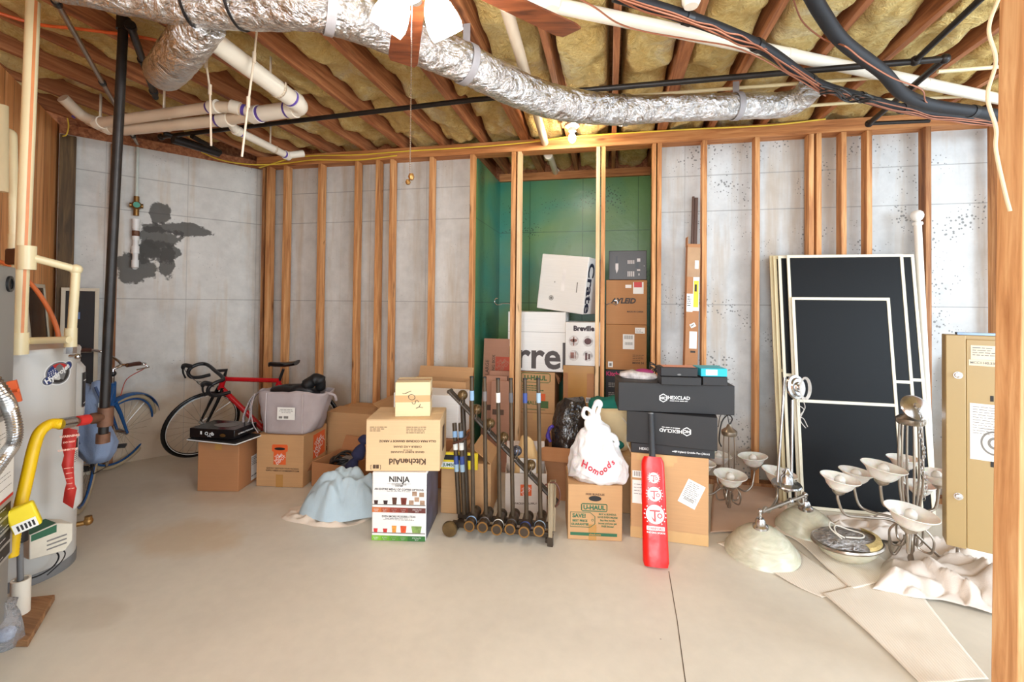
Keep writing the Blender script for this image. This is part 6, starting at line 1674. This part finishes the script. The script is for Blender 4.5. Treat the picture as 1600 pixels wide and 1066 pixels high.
# cricket bat in a red cover
toe = PZ(1026, 888, .012); toe.y += .035; tip = PY(1017, 645, 3.005)
dv = tip - toe; Lb = dv.length
bat = thing('cricket_bat', 'cricket bat in a shiny red cover leaning on the largest brown box', 'bat', (toe.x, toe.y, .004))
bx = Vector((1, 0, 0)); bz = dv.normalized(); by = bz.cross(bx).normalized(); bx = by.cross(bz)
B_ = Matrix(((bx.x, by.x, bz.x, 0), (bx.y, by.y, bz.y, 0), (bx.z, by.z, bz.z, 0), (0, 0, 0, 1)))
REDC = NT('red_vinyl'); REDC.set(Base_Color=srgb(222, 22, 18), Roughness=.28); v_ = REDC.coords(); REDC.bump(REDC.noise(v_, 7, 3), .25, .02); REDC = REDC.mat
m = MB(); hl = .70 * Lb; vs = []; N = 26; SEG = 28
for i in range(N + 1):
    u = i / N; z = .0 + hl * u
    w = .073 - .006 * u
    if u < .03: w *= .9 + .1 * u / .03
    if u > .95: w *= 1 - .25 * ((u - .95) / .05)
    t = .036 - .012 * u
    for k in range(SEG):
        a = 2 * PI * k / SEG; c_, s_ = math.cos(a), math.sin(a); q = (abs(c_) ** 3 + abs(s_) ** 3) ** (-1 / 3)
        vs.append((w * q * c_ + .002 * noise.noise(Vector((u * 9, a, 0))), t * q * s_ + .003 * noise.noise(Vector((u * 7, a * 1.5, 4))), z))
m.add(vs, [(i * SEG + k, i * SEG + (k + 1) % SEG, (i + 1) * SEG + (k + 1) % SEG, (i + 1) * SEG + k) for i in range(N) for k in range(SEG)] + [list(range(SEG - 1, -1, -1)), [N * SEG + k for k in range(SEG)]], B_)
m.build('cover', REDC, bat, angle=60)
m = MB(); m.tube([B_ @ Vector((0, 0, hl - .02)), B_ @ Vector((0, 0, Lb * .86)), B_ @ Vector((0, 0, Lb))], [.0195, .018, .0175], 16); m.build('handle', M('rubber_grip', srgb(44, 46, 50), .55, bump=.5, bscale=120), bat)
MB().cyl(B_ @ Vector((0, 0, Lb)), B_ @ Vector((0, 0, Lb + .006)), .0165, 16).build('handle_end', GREYPL, bat)
m = MB(); mi = MB(); T0_ = B_ @ TR(0, -.0345, 0) @ FRONT
for zz, rr_ in ((.475, .030), (.385, .040), (.275, .052)):
    T = B_ @ TR(.002, -.0395 + .012 * zz / hl + .0, zz) @ FRONT
    ellipse(m, 0, 0, rr_, rr_, T); 
    q = rr_
    rect(mi, -.6 * q, .55 * q, .28 * q, .46 * q, T, .0008); rect(mi, -.12 * q, .06 * q, -.75 * q, .28 * q, T, .0008); mi.add([(-.5 * q, -.1 * q, .0008), (-.2 * q, -.7 * q, .0008), (.1 * q, -.75 * q, .0008), (-.1 * q, -.55 * q, .0008)], [(0, 1, 2, 3)], T)
    ellipse(mi, .5 * q, -.12 * q, .28 * q, .28 * q, T, .0008, 20, .55)
    for k in range(14):
        a = .5 + 2 * PI * k / 17 + 1.9
        if math.cos(a) < -.45 or math.cos(a) > .5: m.add([(rr_ * 1.05 * math.cos(a), rr_ * 1.05 * math.sin(a), 0), (rr_ * 1.22 * math.cos(a + .05), rr_ * 1.22 * math.sin(a + .05), 0), (rr_ * 1.22 * math.cos(a - .09), rr_ * 1.22 * math.sin(a - .09), 0)], [(0, 2, 1)], T)
T = B_ @ TR(.002, -.0375, .196) @ FRONT
rect(m, -.05, .05, -.006, .016, T); m.text('THE KING SPORTS', .0125, T @ TR(0, -.022, 0), .0003)
m.build('emblem', WHITE, bat)
mi.text('STANFORD', .018, T @ TR(0, -.002, .001), .0004, align='CENTER'); mi.build('emblem_detail', REDC, bat)

# long cardboard tube box
tb0 = PZ(1063, 742, 0); tb0 = Vector((tb0.x, 3.93, 0)); tb1 = PY(1083, 383, 4.10)
lt = thing('tube_box', 'long thin cardboard box patched with labels, leaning upright by a stud', 'box', (tb0.x, tb0.y, .004))
dv = tb1 - tb0; bz = dv.normalized(); bx = Vector((1, .12, 0)); by = bz.cross(bx).normalized(); bx = by.cross(bz).normalized(); LT = dv.length
B_ = Matrix(((bx.x, by.x, bz.x, 0), (bx.y, by.y, bz.y, 0), (bx.z, by.z, bz.z, 0), (0, 0, 0, 1)))
MB().box(-.052, .052, -.03, .03, 0, LT, B_).build('carton', CARD_DARK, lt, bevel=.003)
fl = MB().box(-.055, -.051, -.03, .03, LT - .02, LT + .06, B_ @ TR(0, 0, 0)); fl.build('flap', CARD_DARK, lt)
BF = B_ @ TR(0, -.0312, 0) @ FRONT
def onl(f): return LT * f
for nm, mt, u0, u1, v0, v1 in (('label', PAPER, .0, .05, .72, .86), ('label', PAPER, -.05, .0, .715, .79), ('label', PAPER, .01, .04, .895, .93), ('label', PAPER, -.02, .04, .565, .635)):
    m = MB(); rect(m, u0, u1, onl(v0), onl(v1), BF); m.build(nm, mt, lt)
m = MB(); rect(m, .005, .045, onl(.735), onl(.845), BF, .0006); m.build('yellow_label', YELLOW, lt)
for v0, a_ in ((.66, .5), (.47, -.6)):
    m = MB(); rect(m, -.022, .022, -.017, .017, BF @ TR(.005, onl(v0), 0) @ Matrix.Rotation(a_, 4, 'Z')); q = m.build('label', PAPER if v0 > .5 else M('pale_blue_label', srgb(184, 216, 226), .5), lt)
    m = MB(); m.text('PAV', .016, BF @ TR(.005, onl(v0) - .004, .0008) @ Matrix.Rotation(a_ + .2, 4, 'Z'), .0008); m.build('lettering', INK, q)
m = MB(); m.text('AB', .07, BF @ TR(-.01, onl(.41), .0004) @ Matrix.Rotation(-PI / 2, 4, 'Z'), .001); lines(m, -.045, -.005, onl(.775), 5, .018, .007, BF, 3, .0008); rect(m, .012, .03, onl(.80), onl(.83), BF, .0012); rect(m, -.01, .03, onl(.548), onl(.556), BF); m.build('lettering', INK, lt)
m = MB(); rect(m, -.052, .052, onl(.86), onl(.985), BF, -.0004); m.build('tape', M('clear_box_tape', srgb(182, 148, 116), .15), lt)
tp_ = PY(1086, 315, 4.155)
sl = MB()
sl.box(-.03, -.012, -.012, .008, 0, (tp_ - tb1).length + .25); sl.box(-.011, .016, -.016, -.002, 0, (tp_ - tb1).length + .24)
sl.v = [B_ @ (Vector((v.x + .012, v.y, v.z + LT - .22))) for v in sl.v]
o = sl.build('trim_slat', M('dark_slat', srgb(78, 52, 40), .5), lt, bevel=.002)

# window screens leaning on the studs
FR1 = M('cream_aluminium', srgb(226, 218, 196), .4, var=.03)
FR2 = M('tan_aluminium', srgb(206, 190, 150), .4, var=.03)
def put(s_, xl, xr, yb, yt):
    h = s_['h']; lean = math.asin((yt - yb) / h)
    s_['o'].location = ((xl + xr) / 2, yb, .002); s_['o'].rotation_euler.x = -lean
specs = (('window screen at the very back of the stack leaning on the studs', 1.285, 2.282, 1.93, 3.875, 4.112, FR2, (1.0,)),
         ('tan-edged window screen second from the back of the leaning stack', 1.305, 2.284, 1.925, 3.855, 4.092, FR2, (1.0,)),
         ('window screen whose edge juts out beyond the tall front screen', 1.335, 2.285, 1.925, 3.835, 4.072, FR1, (.97,)),
         ('tall window screen with a middle bar, behind the shorter front screen', 1.390, 2.198, 1.925, 3.812, 4.046, FR1, (.955,)),
         ('shorter window screen at the front of the leaning stack', 1.405, 2.078, 1.585, 3.790, 3.985, FR1, (.785,)))
for lab, xl, xr, h, yb, yt, mt, bars in specs:
    o = screen('window_screen', lab, xr - xl, h, mt, bars, 'window screens leaning on the studs', fw=.026 if mt is FR2 else .022, th=.012)
    put(dict(o=o, h=h), xl, xr, yb, yt)

# white pole with ball finial
fp = thing('finial_pole', 'white wooden pole with a ball finial leaning behind the window screens', 'pole', (2.375, 4.02, .003))
a = Vector((0, 0, 0)); b = PY(1432, 352, 4.085) - Vector((2.375, 4.02, .003)); b.x += .008
MB().tube([a, b], .0245, 18).build('pole', M('white_paint', srgb(236, 232, 224), .4, var=.03), fp)
T = axis(b, b + (b - a))
MB().lathe([(.0, 0), (.031, 0), (.034, .01), (.031, .022), (.018, .026), (.018, .034), (.03, .042), (.040, .062), (.042, .078), (.036, .1), (.02, .114), (.0, .118)], 24, T).build('finial', WHITEPL, fp)
wbd = thing('ribbed_shutter', 'white ribbed shutter leaning on the wall past the screens', 'panel', (2.66, 3.86, .002))
wbd.rotation_euler = (math.radians(-14), 0, math.radians(-20))
MB().box(-.17, .17, -.02, .0, 0, 1.16).build('panel', WHITEPL, wbd, bevel=.003)
m = MB(); [m.box(x - .008, x + .008, -.024, -.0201, .02, 1.14) for x in (-.12, -.04, .04, .12)]; m.build('ribs', WHITEPL, wbd)

# ------------------------------------------------------------------ light fittings on the floor
ALAB = NT('alabaster_glass'); v_ = ALAB.coords(); n_ = ALAB.noise(v_, 6, 4, .6, 1.6)
ALAB.set(Base_Color=ALAB.ramp(n_, [(.3, srgb(206, 200, 190)), (.7, srgb(238, 234, 226))]), Roughness=.3, Transmission_Weight=.0, Subsurface_Weight=.3, Subsurface_Scale=.03); ALAB = ALAB.mat
GLASSG = NT('green_alabaster'); v_ = GLASSG.coords((1, 1, 3)); n_ = GLASSG.noise(v_, 5, 4, .6, 2.5)
GLASSG.set(Base_Color=GLASSG.ramp(n_, [(.3, srgb(186, 182, 160)), (.5, srgb(200, 196, 174)), (.72, srgb(214, 210, 190))]), Roughness=.25, Subsurface_Weight=.2, Subsurface_Scale=.03); GLASSG = GLASSG.mat
BULBG = M('clear_bulb', srgb(216, 210, 200), .08, var=.02)
def bowl(root, c, r, tiltx=0.0, tilty=0.0):
    T = TR(*c) @ RX(tiltx) @ RY(tilty)
    k = r / .1
    g = MB().lathe([(.022 * k, -.075 * k), (.045 * k, -.066 * k), (.064 * k, -.045 * k), (.076 * k, -.02 * k), (.1 * k, .0), (.098 * k, .003), (.072 * k, -.016 * k), (.058 * k, -.045 * k), (.0, -.065 * k)], 32, T).build('glass_bowl', ALAB, root)
    MB().lathe([(0, -.10 * k), (.014, -.10 * k), (.03 * k, -.085 * k), (.036 * k, -.07 * k), (.02 * k, -.068 * k), (0, -.068 * k)], 20, T).build('cup', NICKEL, g)
    MB().lathe([(0, -.06 * k), (.012, -.058 * k), (.02, -.04 * k), (.028, -.02 * k), (.026, -.002), (.014, .012), (0, .016)], 16, T).build('light_bulb', BULBG, g)
    return T @ Vector((0, 0, -.1 * k))
def loopy(root, c, a, R, z, mat, rr=.006):
    ct = Vector((math.cos(a), math.sin(a), 0))
    pts = [c + ct * .02 + Vector((0, 0, z)), c + ct * (R * .5) + Vector((0, 0, z + .05)), c + ct * R + Vector((0, 0, z)), c + ct * (R * .9) + Vector((0, 0, z - R * .8)), c + ct * (R * .35) + Vector((0, 0, z - R * .75)), c + ct * .03 + Vector((0, 0, z - R * .2))]
    MB().tube(smooth(pts, 6), rr, 8).build('scroll', mat, root)
def chandelier(name, label, base, ztop, bowls, colr, rodn, hubz, scroll_R, canopy=None, rr=.0075):
    r = thing(name, label, 'chandelier', (base.x, base.y, .022))
    o_ = Vector((base.x, base.y, .022))
    c = Vector((0, 0, 0))
    MB().lathe([(0, .0), (.012, .0), (.016, .02), (.01, .05), (.018, .07), (.018, hubz), (.03, hubz + .01), (.03, hubz + .04), (.012, hubz + .06), (.0, hubz + .06)], 20).build('centre_stem', NICKEL, r)
    zc_ = ztop - .05
    for k in range(rodn):
        a = 2 * PI * (k + .3) / rodn; ct = Vector((math.cos(a), math.sin(a), 0))
        pts = [ct * colr * .85 + Vector((0, 0, zc_)), ct * colr * .95 + Vector((0, 0, zc_ * .75 + hubz * .25)), ct * colr * .9 + Vector((0, 0, zc_ * .4 + hubz * .6)), ct * .02 + Vector((0, 0, hubz + .03))]
        MB().tube(smooth(pts, 6), rr * .8, 8).build('column_rod', NICKEL, r)
    MB().lathe([(0, zc_ - .012), (colr * 1.05, zc_ - .012), (colr * 1.2, zc_), (colr * 1.2, zc_ + .02), (colr, zc_ + .03), (colr * .5, zc_ + .045), (.012, zc_ + .07), (0, zc_ + .07)], 28).build('collar', NICKEL, r)
    for (px, py, zc, rad, tx, ty) in bowls:
        p = PD(px, py, zc) - o_
        bot = bowl(r, p, rad, tx, ty)
        a = math.atan2(bot.y, bot.x); ct = Vector((math.cos(a), math.sin(a), 0)); R = math.hypot(bot.x, bot.y)
        low = max(.05, bot.z - .14)
        pts = [Vector((0, 0, hubz + .02)) + ct * .02, Vector((0, 0, (hubz + low) / 2 + .03)) + ct * R * .3, Vector((0, 0, low)) + ct * R * .62, Vector((0, 0, low + .025)) + ct * R * .9, bot - Vector((0, 0, .03)), bot + Vector((0, 0, .012))]
        MB().tube(smooth(pts, 7), rr, 10).build('arm', NICKEL, r)
    for k in range(5):
        a = 2 * PI * k / 5 + .5
        loopy(r, Vector((0, 0, 0)), a, scroll_R, hubz - .0, NICKEL, rr * .8)
    return r
bs = PZ(1423, 884)
bigc = chandelier('chandelier', 'big brushed nickel chandelier with many glass bowls standing on the cream cloth', bs, PV(bs, 1425, 652), (
    (1313, 747, 2.60, .098, .05, .1), (1338, 737, 2.80, .092, .02, .08), (1381, 729, 2.58, .108, .05, .12), (1412, 716, 2.92, .09, 0, .0), (1437, 757, 2.86, .085, .05, -.05), (1464, 740, 2.66, .085, .05, -.1), (1424, 800, 2.36, .115, .08, .1)),
    .058, 6, .17, .10)
o_ = Vector((bs.x, bs.y, .022)); zt = PV(bs, 1425, 652)
T = TR(0, -.045, zt + .045) @ RX(math.radians(58))
MB().lathe([(0, .03), (.014, .03), (.02, .02), (.06, .012), (.074, .0), (.072, -.004), (0, -.004)], 30, T).build('canopy', STEEL, bigc)
m = MB(); pc = [Vector((.008 * math.sin(k * .8), -.085 - .002 * k, zt + .03 - .0225 * k)) for k in range(22)]
for k, p in enumerate(pc):
    n = 10; q = [p + (Vector((.007 * math.cos(2 * PI * j / n), 0, .0145 * math.sin(2 * PI * j / n))) if k % 2 else Vector((0, .007 * math.cos(2 * PI * j / n), .0145 * math.sin(2 * PI * j / n)))) for j in range(n)]
    m.tube(q, .0018, 5, closed=True)
m.build('chain', STEEL, bigc)
m = MB(); rc = random.Random(9)
for k in range(3): m.tube(smooth([(.0, -.1, .33), (.03 - .03 * k, -.12, .30 + .02 * k), (-.06 + .05 * k, -.12, .32), (.07 - .02 * k, -.11, .28 + .01 * k)], 5), .0025, 5)
m.build('supply_wire', M('clear_wire', srgb(206, 190, 160), .3), bigc)
for px, py in ((1496, 878), (1390, 862)):
    e = PZ(px, py, .06) - o_; a = math.atan2(e.y, e.x); R = math.hypot(e.x, e.y); ct = Vector((math.cos(a), math.sin(a), 0))
    MB().tube(smooth([Vector((0, 0, .19)), ct * R * .4 + Vector((0, 0, .10)), ct * R * .75 + Vector((0, 0, .03)), ct * R * .97 + Vector((0, 0, .05)), ct * R + Vector((0, 0, .12))], 7), .0075, 10).build('arm', NICKEL, bigc)
b2_ = PZ(1139, 798)
smc = chandelier('chandelier', 'smaller brushed nickel chandelier beside the brown box, three glass bowls showing', b2_, PV(b2_, 1142, 672), (
    (1122, 710, 3.52, .10, 0, .1), (1176, 713, 3.52, .105, 0, -.1), (1141, 742, 3.14, .108, .08, .0), (1096, 722, 3.32, .10, 0, .1)), .045, 6, .12, .085, rr=.0065)
zt2 = PV(b2_, 1142, 672)
m = MB(); m.tube(smooth([(0, 0, zt2 + .01), (.02, 0, zt2 + .06), (-.01, -.01, zt2 + .09), (-.05, -.02, zt2 + .05), (-.07, -.03, zt2 - .02), (-.075, -.03, zt2 - .1), (-.06, -.03, zt2 - .14)], 6), .005, 6); m.tube(smooth([(0, 0, zt2 + .02), (-.02, 0, zt2 + .1), (-.06, 0, zt2 + .08), (-.08, -.02, zt2)], 6), .003, 5); m.build('cord', IRON, smc)

# island pendant with two green glass shades
il = thing('island_pendant', 'two-shade island pendant lying propped with greenish glass shades on the floor', 'light fitting')
S1, S2 = PZ(1190, 866), PZ(1260, 830)
for (S, rad, hh) in ((S1, .205, .165), (S2, .185, .15)):
    T = TR(S.x, S.y, .006) @ RX(math.radians(6)) @ RY(math.radians(-4))
    g = MB().lathe([(rad, .012), (rad * .99, .022), (rad * .9, .045), (rad * .72, hh * .58), (rad * .5, hh * .82), (rad * .25, hh * .97), (.035, hh), (.03, hh - .008), (rad * .48, hh * .78), (rad * .7, hh * .52), (rad * .88, .038), (rad * .985, .012)], 48, T, ).build('glass_shade', GLASSG, il)
    MB().lathe([(0, hh + .09), (.008, hh + .09), (.012, hh + .075), (.008, hh + .06), (.02, hh + .055), (.03, hh + .035), (.03, hh + .02), (.042, hh + .01), (.045, hh - .01), (.0, hh - .01)], 24, T).build('fitter', STEEL, g)
    MB().sphere((0, 0, hh + .1), .014, 12, T).build('knob', STEEL, g)
k1_, k2_ = Vector((S1.x, S1.y, .165 + .088)), Vector((S2.x, S2.y, .15 + .092))
MB().tube([k1_, k2_], .011, 10).build('cross_bar', NICKEL, il)
MB().sphere(k1_.lerp(k2_, .62), .02, 12).build('cross_bar_knob', STEEL, il)
dc = PD(1229, 757, 3.02)
MB().lathe([(0, -.055), (.014, -.05), (.02, -.035), (.012, -.02), (.03, -.012), (.085, -.008), (.09, .0), (.085, .008), (.04, .014), (.036, .05), (.022, .07), (.03, .08), (.018, .095), (.01, .11), (0, .112)], 32, TR(*dc) @ RX(math.radians(5))).build('hub', STEEL, il)
for (e, off) in ((k1_, -.055), (k2_, .055)):
    mid = (dc + e) / 2
    MB().tube(smooth([dc + Vector((off, 0, -.005)), dc + Vector((off * 1.1, -.0, -.10)), mid + Vector((off * .6, 0, -.09)), e + Vector((-(e - dc).x * .15, -(e - dc).y * .15, .012)), e], 7), .009, 10).build('arm', NICKEL, il)
t1, t2 = PD(1226, 590, 3.08), PD(1238, 625, 3.08)
MB().tube([dc + Vector((-.055, 0, 0)), t1], .0085, 10).build('hanging_rod', STEEL, il)
MB().tube([dc + Vector((.03, 0, 0)), t2], .0085, 10).build('hanging_rod', STEEL, il)
cn = PD(1245, 605, 3.03)
T = TR(*cn) @ RZ(math.radians(14)) @ RX(math.radians(80)) @ RY(math.radians(18))
MB().lathe([(0, .035), (.012, .034), (.018, .02), (.03, .024), (.036, .014), (.055, .016), (.062, .004), (.078, .0), (.08, -.012), (.07, -.012), (0, -.006)], 32, T).build('canopy', STEEL, il)
m = MB()
for k in range(4): m.tube([cn + Vector((.035 + (.022 + .004 * k) * math.cos(a), -.035 - .003 * k, (.062 + .004 * k) * math.sin(a))) for a in [2 * PI * i / 24 for i in range(24)]], .0025, 5, closed=True)
m.tube(smooth([PD(1250, 622, 2.98), PD(1247, 632, 2.97), PD(1256, 640, 2.97), PD(1251, 652, 2.97), PD(1252, 660, 2.97), PD(1259, 669, 2.97)], 5), .0025, 5); m.tube(smooth([PD(1252, 620, 2.98), PD(1258, 637, 2.97), PD(1250, 650, 2.97), PD(1256, 655, 2.97), PD(1262, 667, 2.97)], 5), .0025, 5)
m.build('coiled_wire', M('clear_cord', srgb(206, 204, 200), .25), il)
p = PD(1218, 738, 3.25)
# a bowl of the pendant, behind its hub
gb = bowl(il, p, .115, .05, .15)
MB().tube(smooth([gb, gb - Vector((0, 0, .06)), gb.lerp(Vector((p.x, p.y, .02)), .7), k1_.lerp(k2_, .5) + Vector((0, 0, .0))], 6), .008, 8).build('arm', NICKEL, il)

# flush bowl fitting upside down
fb = PZ(1328, 880); fl_ = thing('ceiling_bowl_light', 'glass bowl ceiling light upside down, its foil insulation facing up', 'light fitting', (fb.x, fb.y, .006))
T = TR(0, 0, .0) @ RX(math.radians(-3)) @ RY(math.radians(-7)) @ TR(0, 0, .012)
MB().lathe([(0, 0), (.05, .004), (.10, .022), (.145, .06), (.165, .10), (.155, .10), (.0, .09)], 40, T).build('glass_bowl', GLASSG, fl_)
MB().lathe([(.15, .098), (.178, .10), (.182, .108), (.178, .118), (.15, .122)], 40, T).build('rim', NICKEL, fl_)
m = MB(); m.grid(40, 12, lambda u, v: T @ Vector((.167 * v * math.cos(2 * PI * u), .167 * v * math.sin(2 * PI * u), .122 + .02 * (1 - v ** 3) + .008 * noise.noise(Vector((v * 9 * math.cos(2 * PI * u), v * 9 * math.sin(2 * PI * u), 2)))))); m.build('foil_pad', FOIL_SMALL, fl_, angle=60)
m = MB(); m.lathe([(.135, .128), (.17, .119), (.166, .137), (.14, .146)], 24, T, -1.3, .7); m.build('wool_edge', INSUL, fl_)
m = MB(); m.tube([T @ p for p in smooth([(-.03, -.06, .15), (-.06, -.03, .17), (-.03, .04, .18), (.03, .03, .16), (.08, -.02, .155), (.06, -.06, .15), (-.02, -.05, .15)], 5)], .004, 6); m.tube([T @ p for p in smooth([(-.05, -.07, .15), (-.075, .0, .18), (-.05, .06, .19), (-.02, .08, .17)], 5)], .004, 6); m.build('wires', M('white_wire', srgb(232, 228, 216), .4), fl_)

# ------------------------------------------------------------------ packing foam, paper and drop cloth
FOAM = NT('packing_foam'); v_ = FOAM.coords((1, 1, 1)); w_ = FOAM.n('ShaderNodeTexWave', Scale=26.0, Distortion=1.2); FOAM.l(v_, w_.inputs['Vector'])
FOAM.set(Base_Color=FOAM.ramp(w_.outputs['Fac'], [(.2, srgb(226, 214, 196)), (.8, srgb(234, 224, 208))]), Roughness=.6); FOAM.bump(w_.outputs['Fac'], .12, .004); FOAM = FOAM.mat
PINKP = card('pinkish_paper', srgb(196, 164, 140), .08)
def sheet(name, label, cat, pix, mat, z=.004, wob=.006, n=26, seed=0.0, cell=None):
    """thin sheet lying over the floor, quad strip between two edges"""
    Ls, Rs = pix
    Lp = smooth([PZ(a, b) for a, b in Ls], 10); Rp = smooth([PZ(a, b) for a, b in Rs], 10)
    N = min(len(Lp), len(Rp)) - 1
    def f(u, v):
        i = v * N; k = min(int(i), N - 1); t = i - k
        a = Lp[k].lerp(Lp[k + 1], t); b = Rp[k].lerp(Rp[k + 1], t)
        p = a.lerp(b, u)
        p.z = z + wob * (1 + noise.noise(Vector((p.x * 5 + seed, p.y * 5, seed)))) * (.5 + .5 * math.sin(PI * u) ) + wob * .4 * max(0, noise.noise(Vector((p.x * 14, p.y * 14, seed))))
        return tuple(p)
    o = MB().grid(n, N * 2, f).build(name, mat, None, angle=180, solid=.002)
    return tag(o, label, cat)
sheet('packing_paper', 'pinkish brown packing paper spread under the smaller chandelier', 'paper', ([(1110, 835), (1112, 790), (1115, 755)], [(1225, 830), (1230, 785), (1222, 758)]), PINKP, .003, .010, seed=2)
sheet('foam_sheet', 'long ribbed strip of packing foam running toward the camera', 'packing foam', ([(1285, 930), (1320, 960), (1375, 1010), (1440, 1075)], [(1420, 900), (1450, 945), (1500, 1010), (1545, 1066)]), FOAM, .006, .008, seed=5)
sheet('foam_sheet', 'ribbed foam strip between the green glass shade and the upturned bowl light', 'packing foam', ([(1120, 850), (1180, 880), (1240, 915), (1284, 935)], [(1215, 835), (1262, 872), (1310, 905), (1365, 925)]), FOAM, .003, .006, seed=7)
sheet('foam_sheet', 'foam sheet beneath the second green glass shade and the bowl light', 'packing foam', ([(1200, 832), (1240, 845), (1280, 880), (1330, 925)], [(1265, 800), (1310, 830), (1370, 870), (1425, 905)]), FOAM, .007, .010, seed=9)
CLOTH = fabric('cream_drop_cloth', srgb(226, 214, 202), 220, .06)
def cloth(label, corners, mat, H, seed, nx=90, ny=60, z0=.012, dips=()):
    P = [PZ(a, b) for a, b in corners]
    def f(u, v):
        p = P[0].lerp(P[1], u).lerp(P[3].lerp(P[2], u), v)
        w = noise.noise_vector(Vector((u * 3 + seed, v * 3, seed))) * .05; p = p + Vector((w.x, w.y, 0))
        e = min(1, 7 * min(u, 1 - u, v, 1 - v) + .12)
        q = p.x * .8 - p.y * .5
        rid = (1 - abs(noise.noise(Vector((p.x * 4.0 + seed, p.y * 7, 1))))) ** 4
        for (dx_, dy_, dr_) in dips: e *= min(1, max(.06, (math.hypot(p.x - dx_, p.y - dy_) - dr_ * .5) / dr_))
        z = z0 + H * e * (.45 * rid + .5 * max(0, .45 + noise.noise(Vector((p.x * 3.3, p.y * 3.3 + seed, 4)))) + .22 * noise.noise(Vector((p.x * 13, p.y * 10, seed))) - .35 * (1 - abs(noise.noise(Vector((p.x * 6 - p.y * 4, p.y * 9, seed + 3))))) ** 8 + .3)
        return (p.x, p.y, max(z, .004))
    o = MB().grid(nx, ny, f).build('drop_cloth', mat, None, angle=180, solid=.003)
    return tag(o, label, 'cloth')
cloth('crumpled cream drop cloth spread under the big chandelier', [(1362, 925), (1600, 975), (1600, 870), (1400, 850)], CLOTH, .13, 3.0, dips=((bs.x, bs.y, .11), (fb.x, fb.y, .18)))
cloth('cream cloth rumpled against the foot of the window screens', [(1288, 842), (1410, 850), (1440, 818), (1300, 812)], CLOTH, .07, 6.0, 70, 40)

# ------------------------------------------------------------------ tan cabinet and the near post
TAN = M('tan_enamel', srgb(178, 152, 104), .4, var=.03, scale=2)
cA, cB = PD(1478, 700, 2.34), PD(1569, 700, 2.22)
zt_, zb_ = PD(1480, 523, 2.34).z, PD(1478, 851, 2.34).z
A = Vector((cA.x, cA.y, 0)); B = Vector((cB.x, cB.y, 0)); v = B - A; w = v.length * 1.6; rz = math.atan2(v.y, v.x)
tcab = thing('equipment_cabinet', 'tan sheet-metal equipment cabinet with paper labels, beside the near post', 'cabinet', (A.x, A.y, 0), rz)
MB().box(0, w, .012, .11, zb_, zt_).build('body', TAN, tcab, bevel=.004)
for x in (w - .05,): MB().box(x - .03, x + .03, .03, .09, .002, zb_ + .001).build('leg', TAN, tcab)
MB().box(.076, w - .002, .0, .0118, zb_ + .004, zt_ - .02).build('front_cover', TAN, tcab, bevel=.003)
strip = MB().box(0, .074, -.004, .0118, zb_, zt_ - .001).build('side_flange', TAN, tcab, bevel=.003)
for z in (zb_ + .24 * (zt_ - zb_), zt_ - .19 * (zt_ - zb_)):
    m = MB(); m.lathe([(0, .012), (.012, .01), (.014, 0), (.018, 0), (.018, -.003), (0, -.003)], 16, TR(.045, -.006, z) @ RX(PI / 2)); m.build('screw', STEEL, strip)
FF = TR(0, -.0012, 0) @ FRONT
H_ = zt_ - zb_
for nm, u0, u1, v0, v1 in (('label', .092, .205, zb_ + .945 * H_ - .06, zb_ + .955 * H_), ('label', .085, .23, zb_ + .86 * H_, zb_ + .888 * H_), ('instruction_sheet', .088, .262, zb_ + .425 * H_, zb_ + .685 * H_)):
    m = MB(); rect(m, u0, u1, v0, v1, FF); q = m.build(nm, PAPER if nm != 'label' else M('cream_label', srgb(226, 216, 190), .5), tcab)
    m = MB()
    if nm == 'instruction_sheet':
        lines(m, u0 + .01, u1 - .01, v1 - .018, 11, .013, .003, FF, 5)
        ellipse(m, (u0 + u1) / 2, v0 + .09, .05, .06, FF, .0006, 28, .85); ellipse(m, (u0 + u1) / 2, v0 + .09, .025, .03, FF, .0006, 20, .6); rect(m, (u0 + u1) / 2 - .035, (u0 + u1) / 2 + .035, v0 + .155, v0 + .158, FF, .0006)
    elif v1 - v0 > .04: lines(m, u0 + .006, u1 - .006, v1 - .014, 4, .012, .004, FF, 8)
    else: m.text('MCC1140.330TSA.A', .016, FF @ TR((u0 + u1) / 2, (v0 + v1) / 2 - .005, .0008), .0003)
    m.build('lettering', GREY_INK, q)
m = MB(); ellipse(m, .245, zb_ + .32 * H_, .043, .038, FF, 0, 30, .9); m.build('knockout_ring', M('tan_shadow_ring', srgb(150, 128, 86), .5), tcab)
m = MB()
for z in (zb_ + .70 * H_, zb_ + .40 * H_): rect(m, .16, .172, z, z + .028, FF)
m.build('slot', INK, tcab)
m = MB(); m.box(.05, .2, .04, .10, zt_ + .0005, zt_ + .012); m.build('top_bracket', M('blue_steel', srgb(120, 140, 166), .3, .6), tcab)
pA = PD(1581, 0, 1.7); pB = PD(1566, 1066, 1.7)
xa = pB.x; ya = pB.y
th_ = math.atan2(pA.x - pB.x, pA.z - pB.z)
po = MB().box(0, .09, -.05, .04, .002, JB - .004).build('door_post', POSTW, bevel=.003)
po.location = (xa + pB.z * -.0, ya, 0); po.rotation_euler = (0, 0, math.radians(-12.1) * -1)
dx = (pA.x - pB.x) / (pA.z - pB.z)
po.data.transform(Matrix(((1, 0, dx * .9, -pB.z * dx * .9), (0, 1, 0, 0), (0, 0, 1, 0), (0, 0, 0, 1))))
tag(po, 'rough pine post close to the camera at the right edge', 'post')
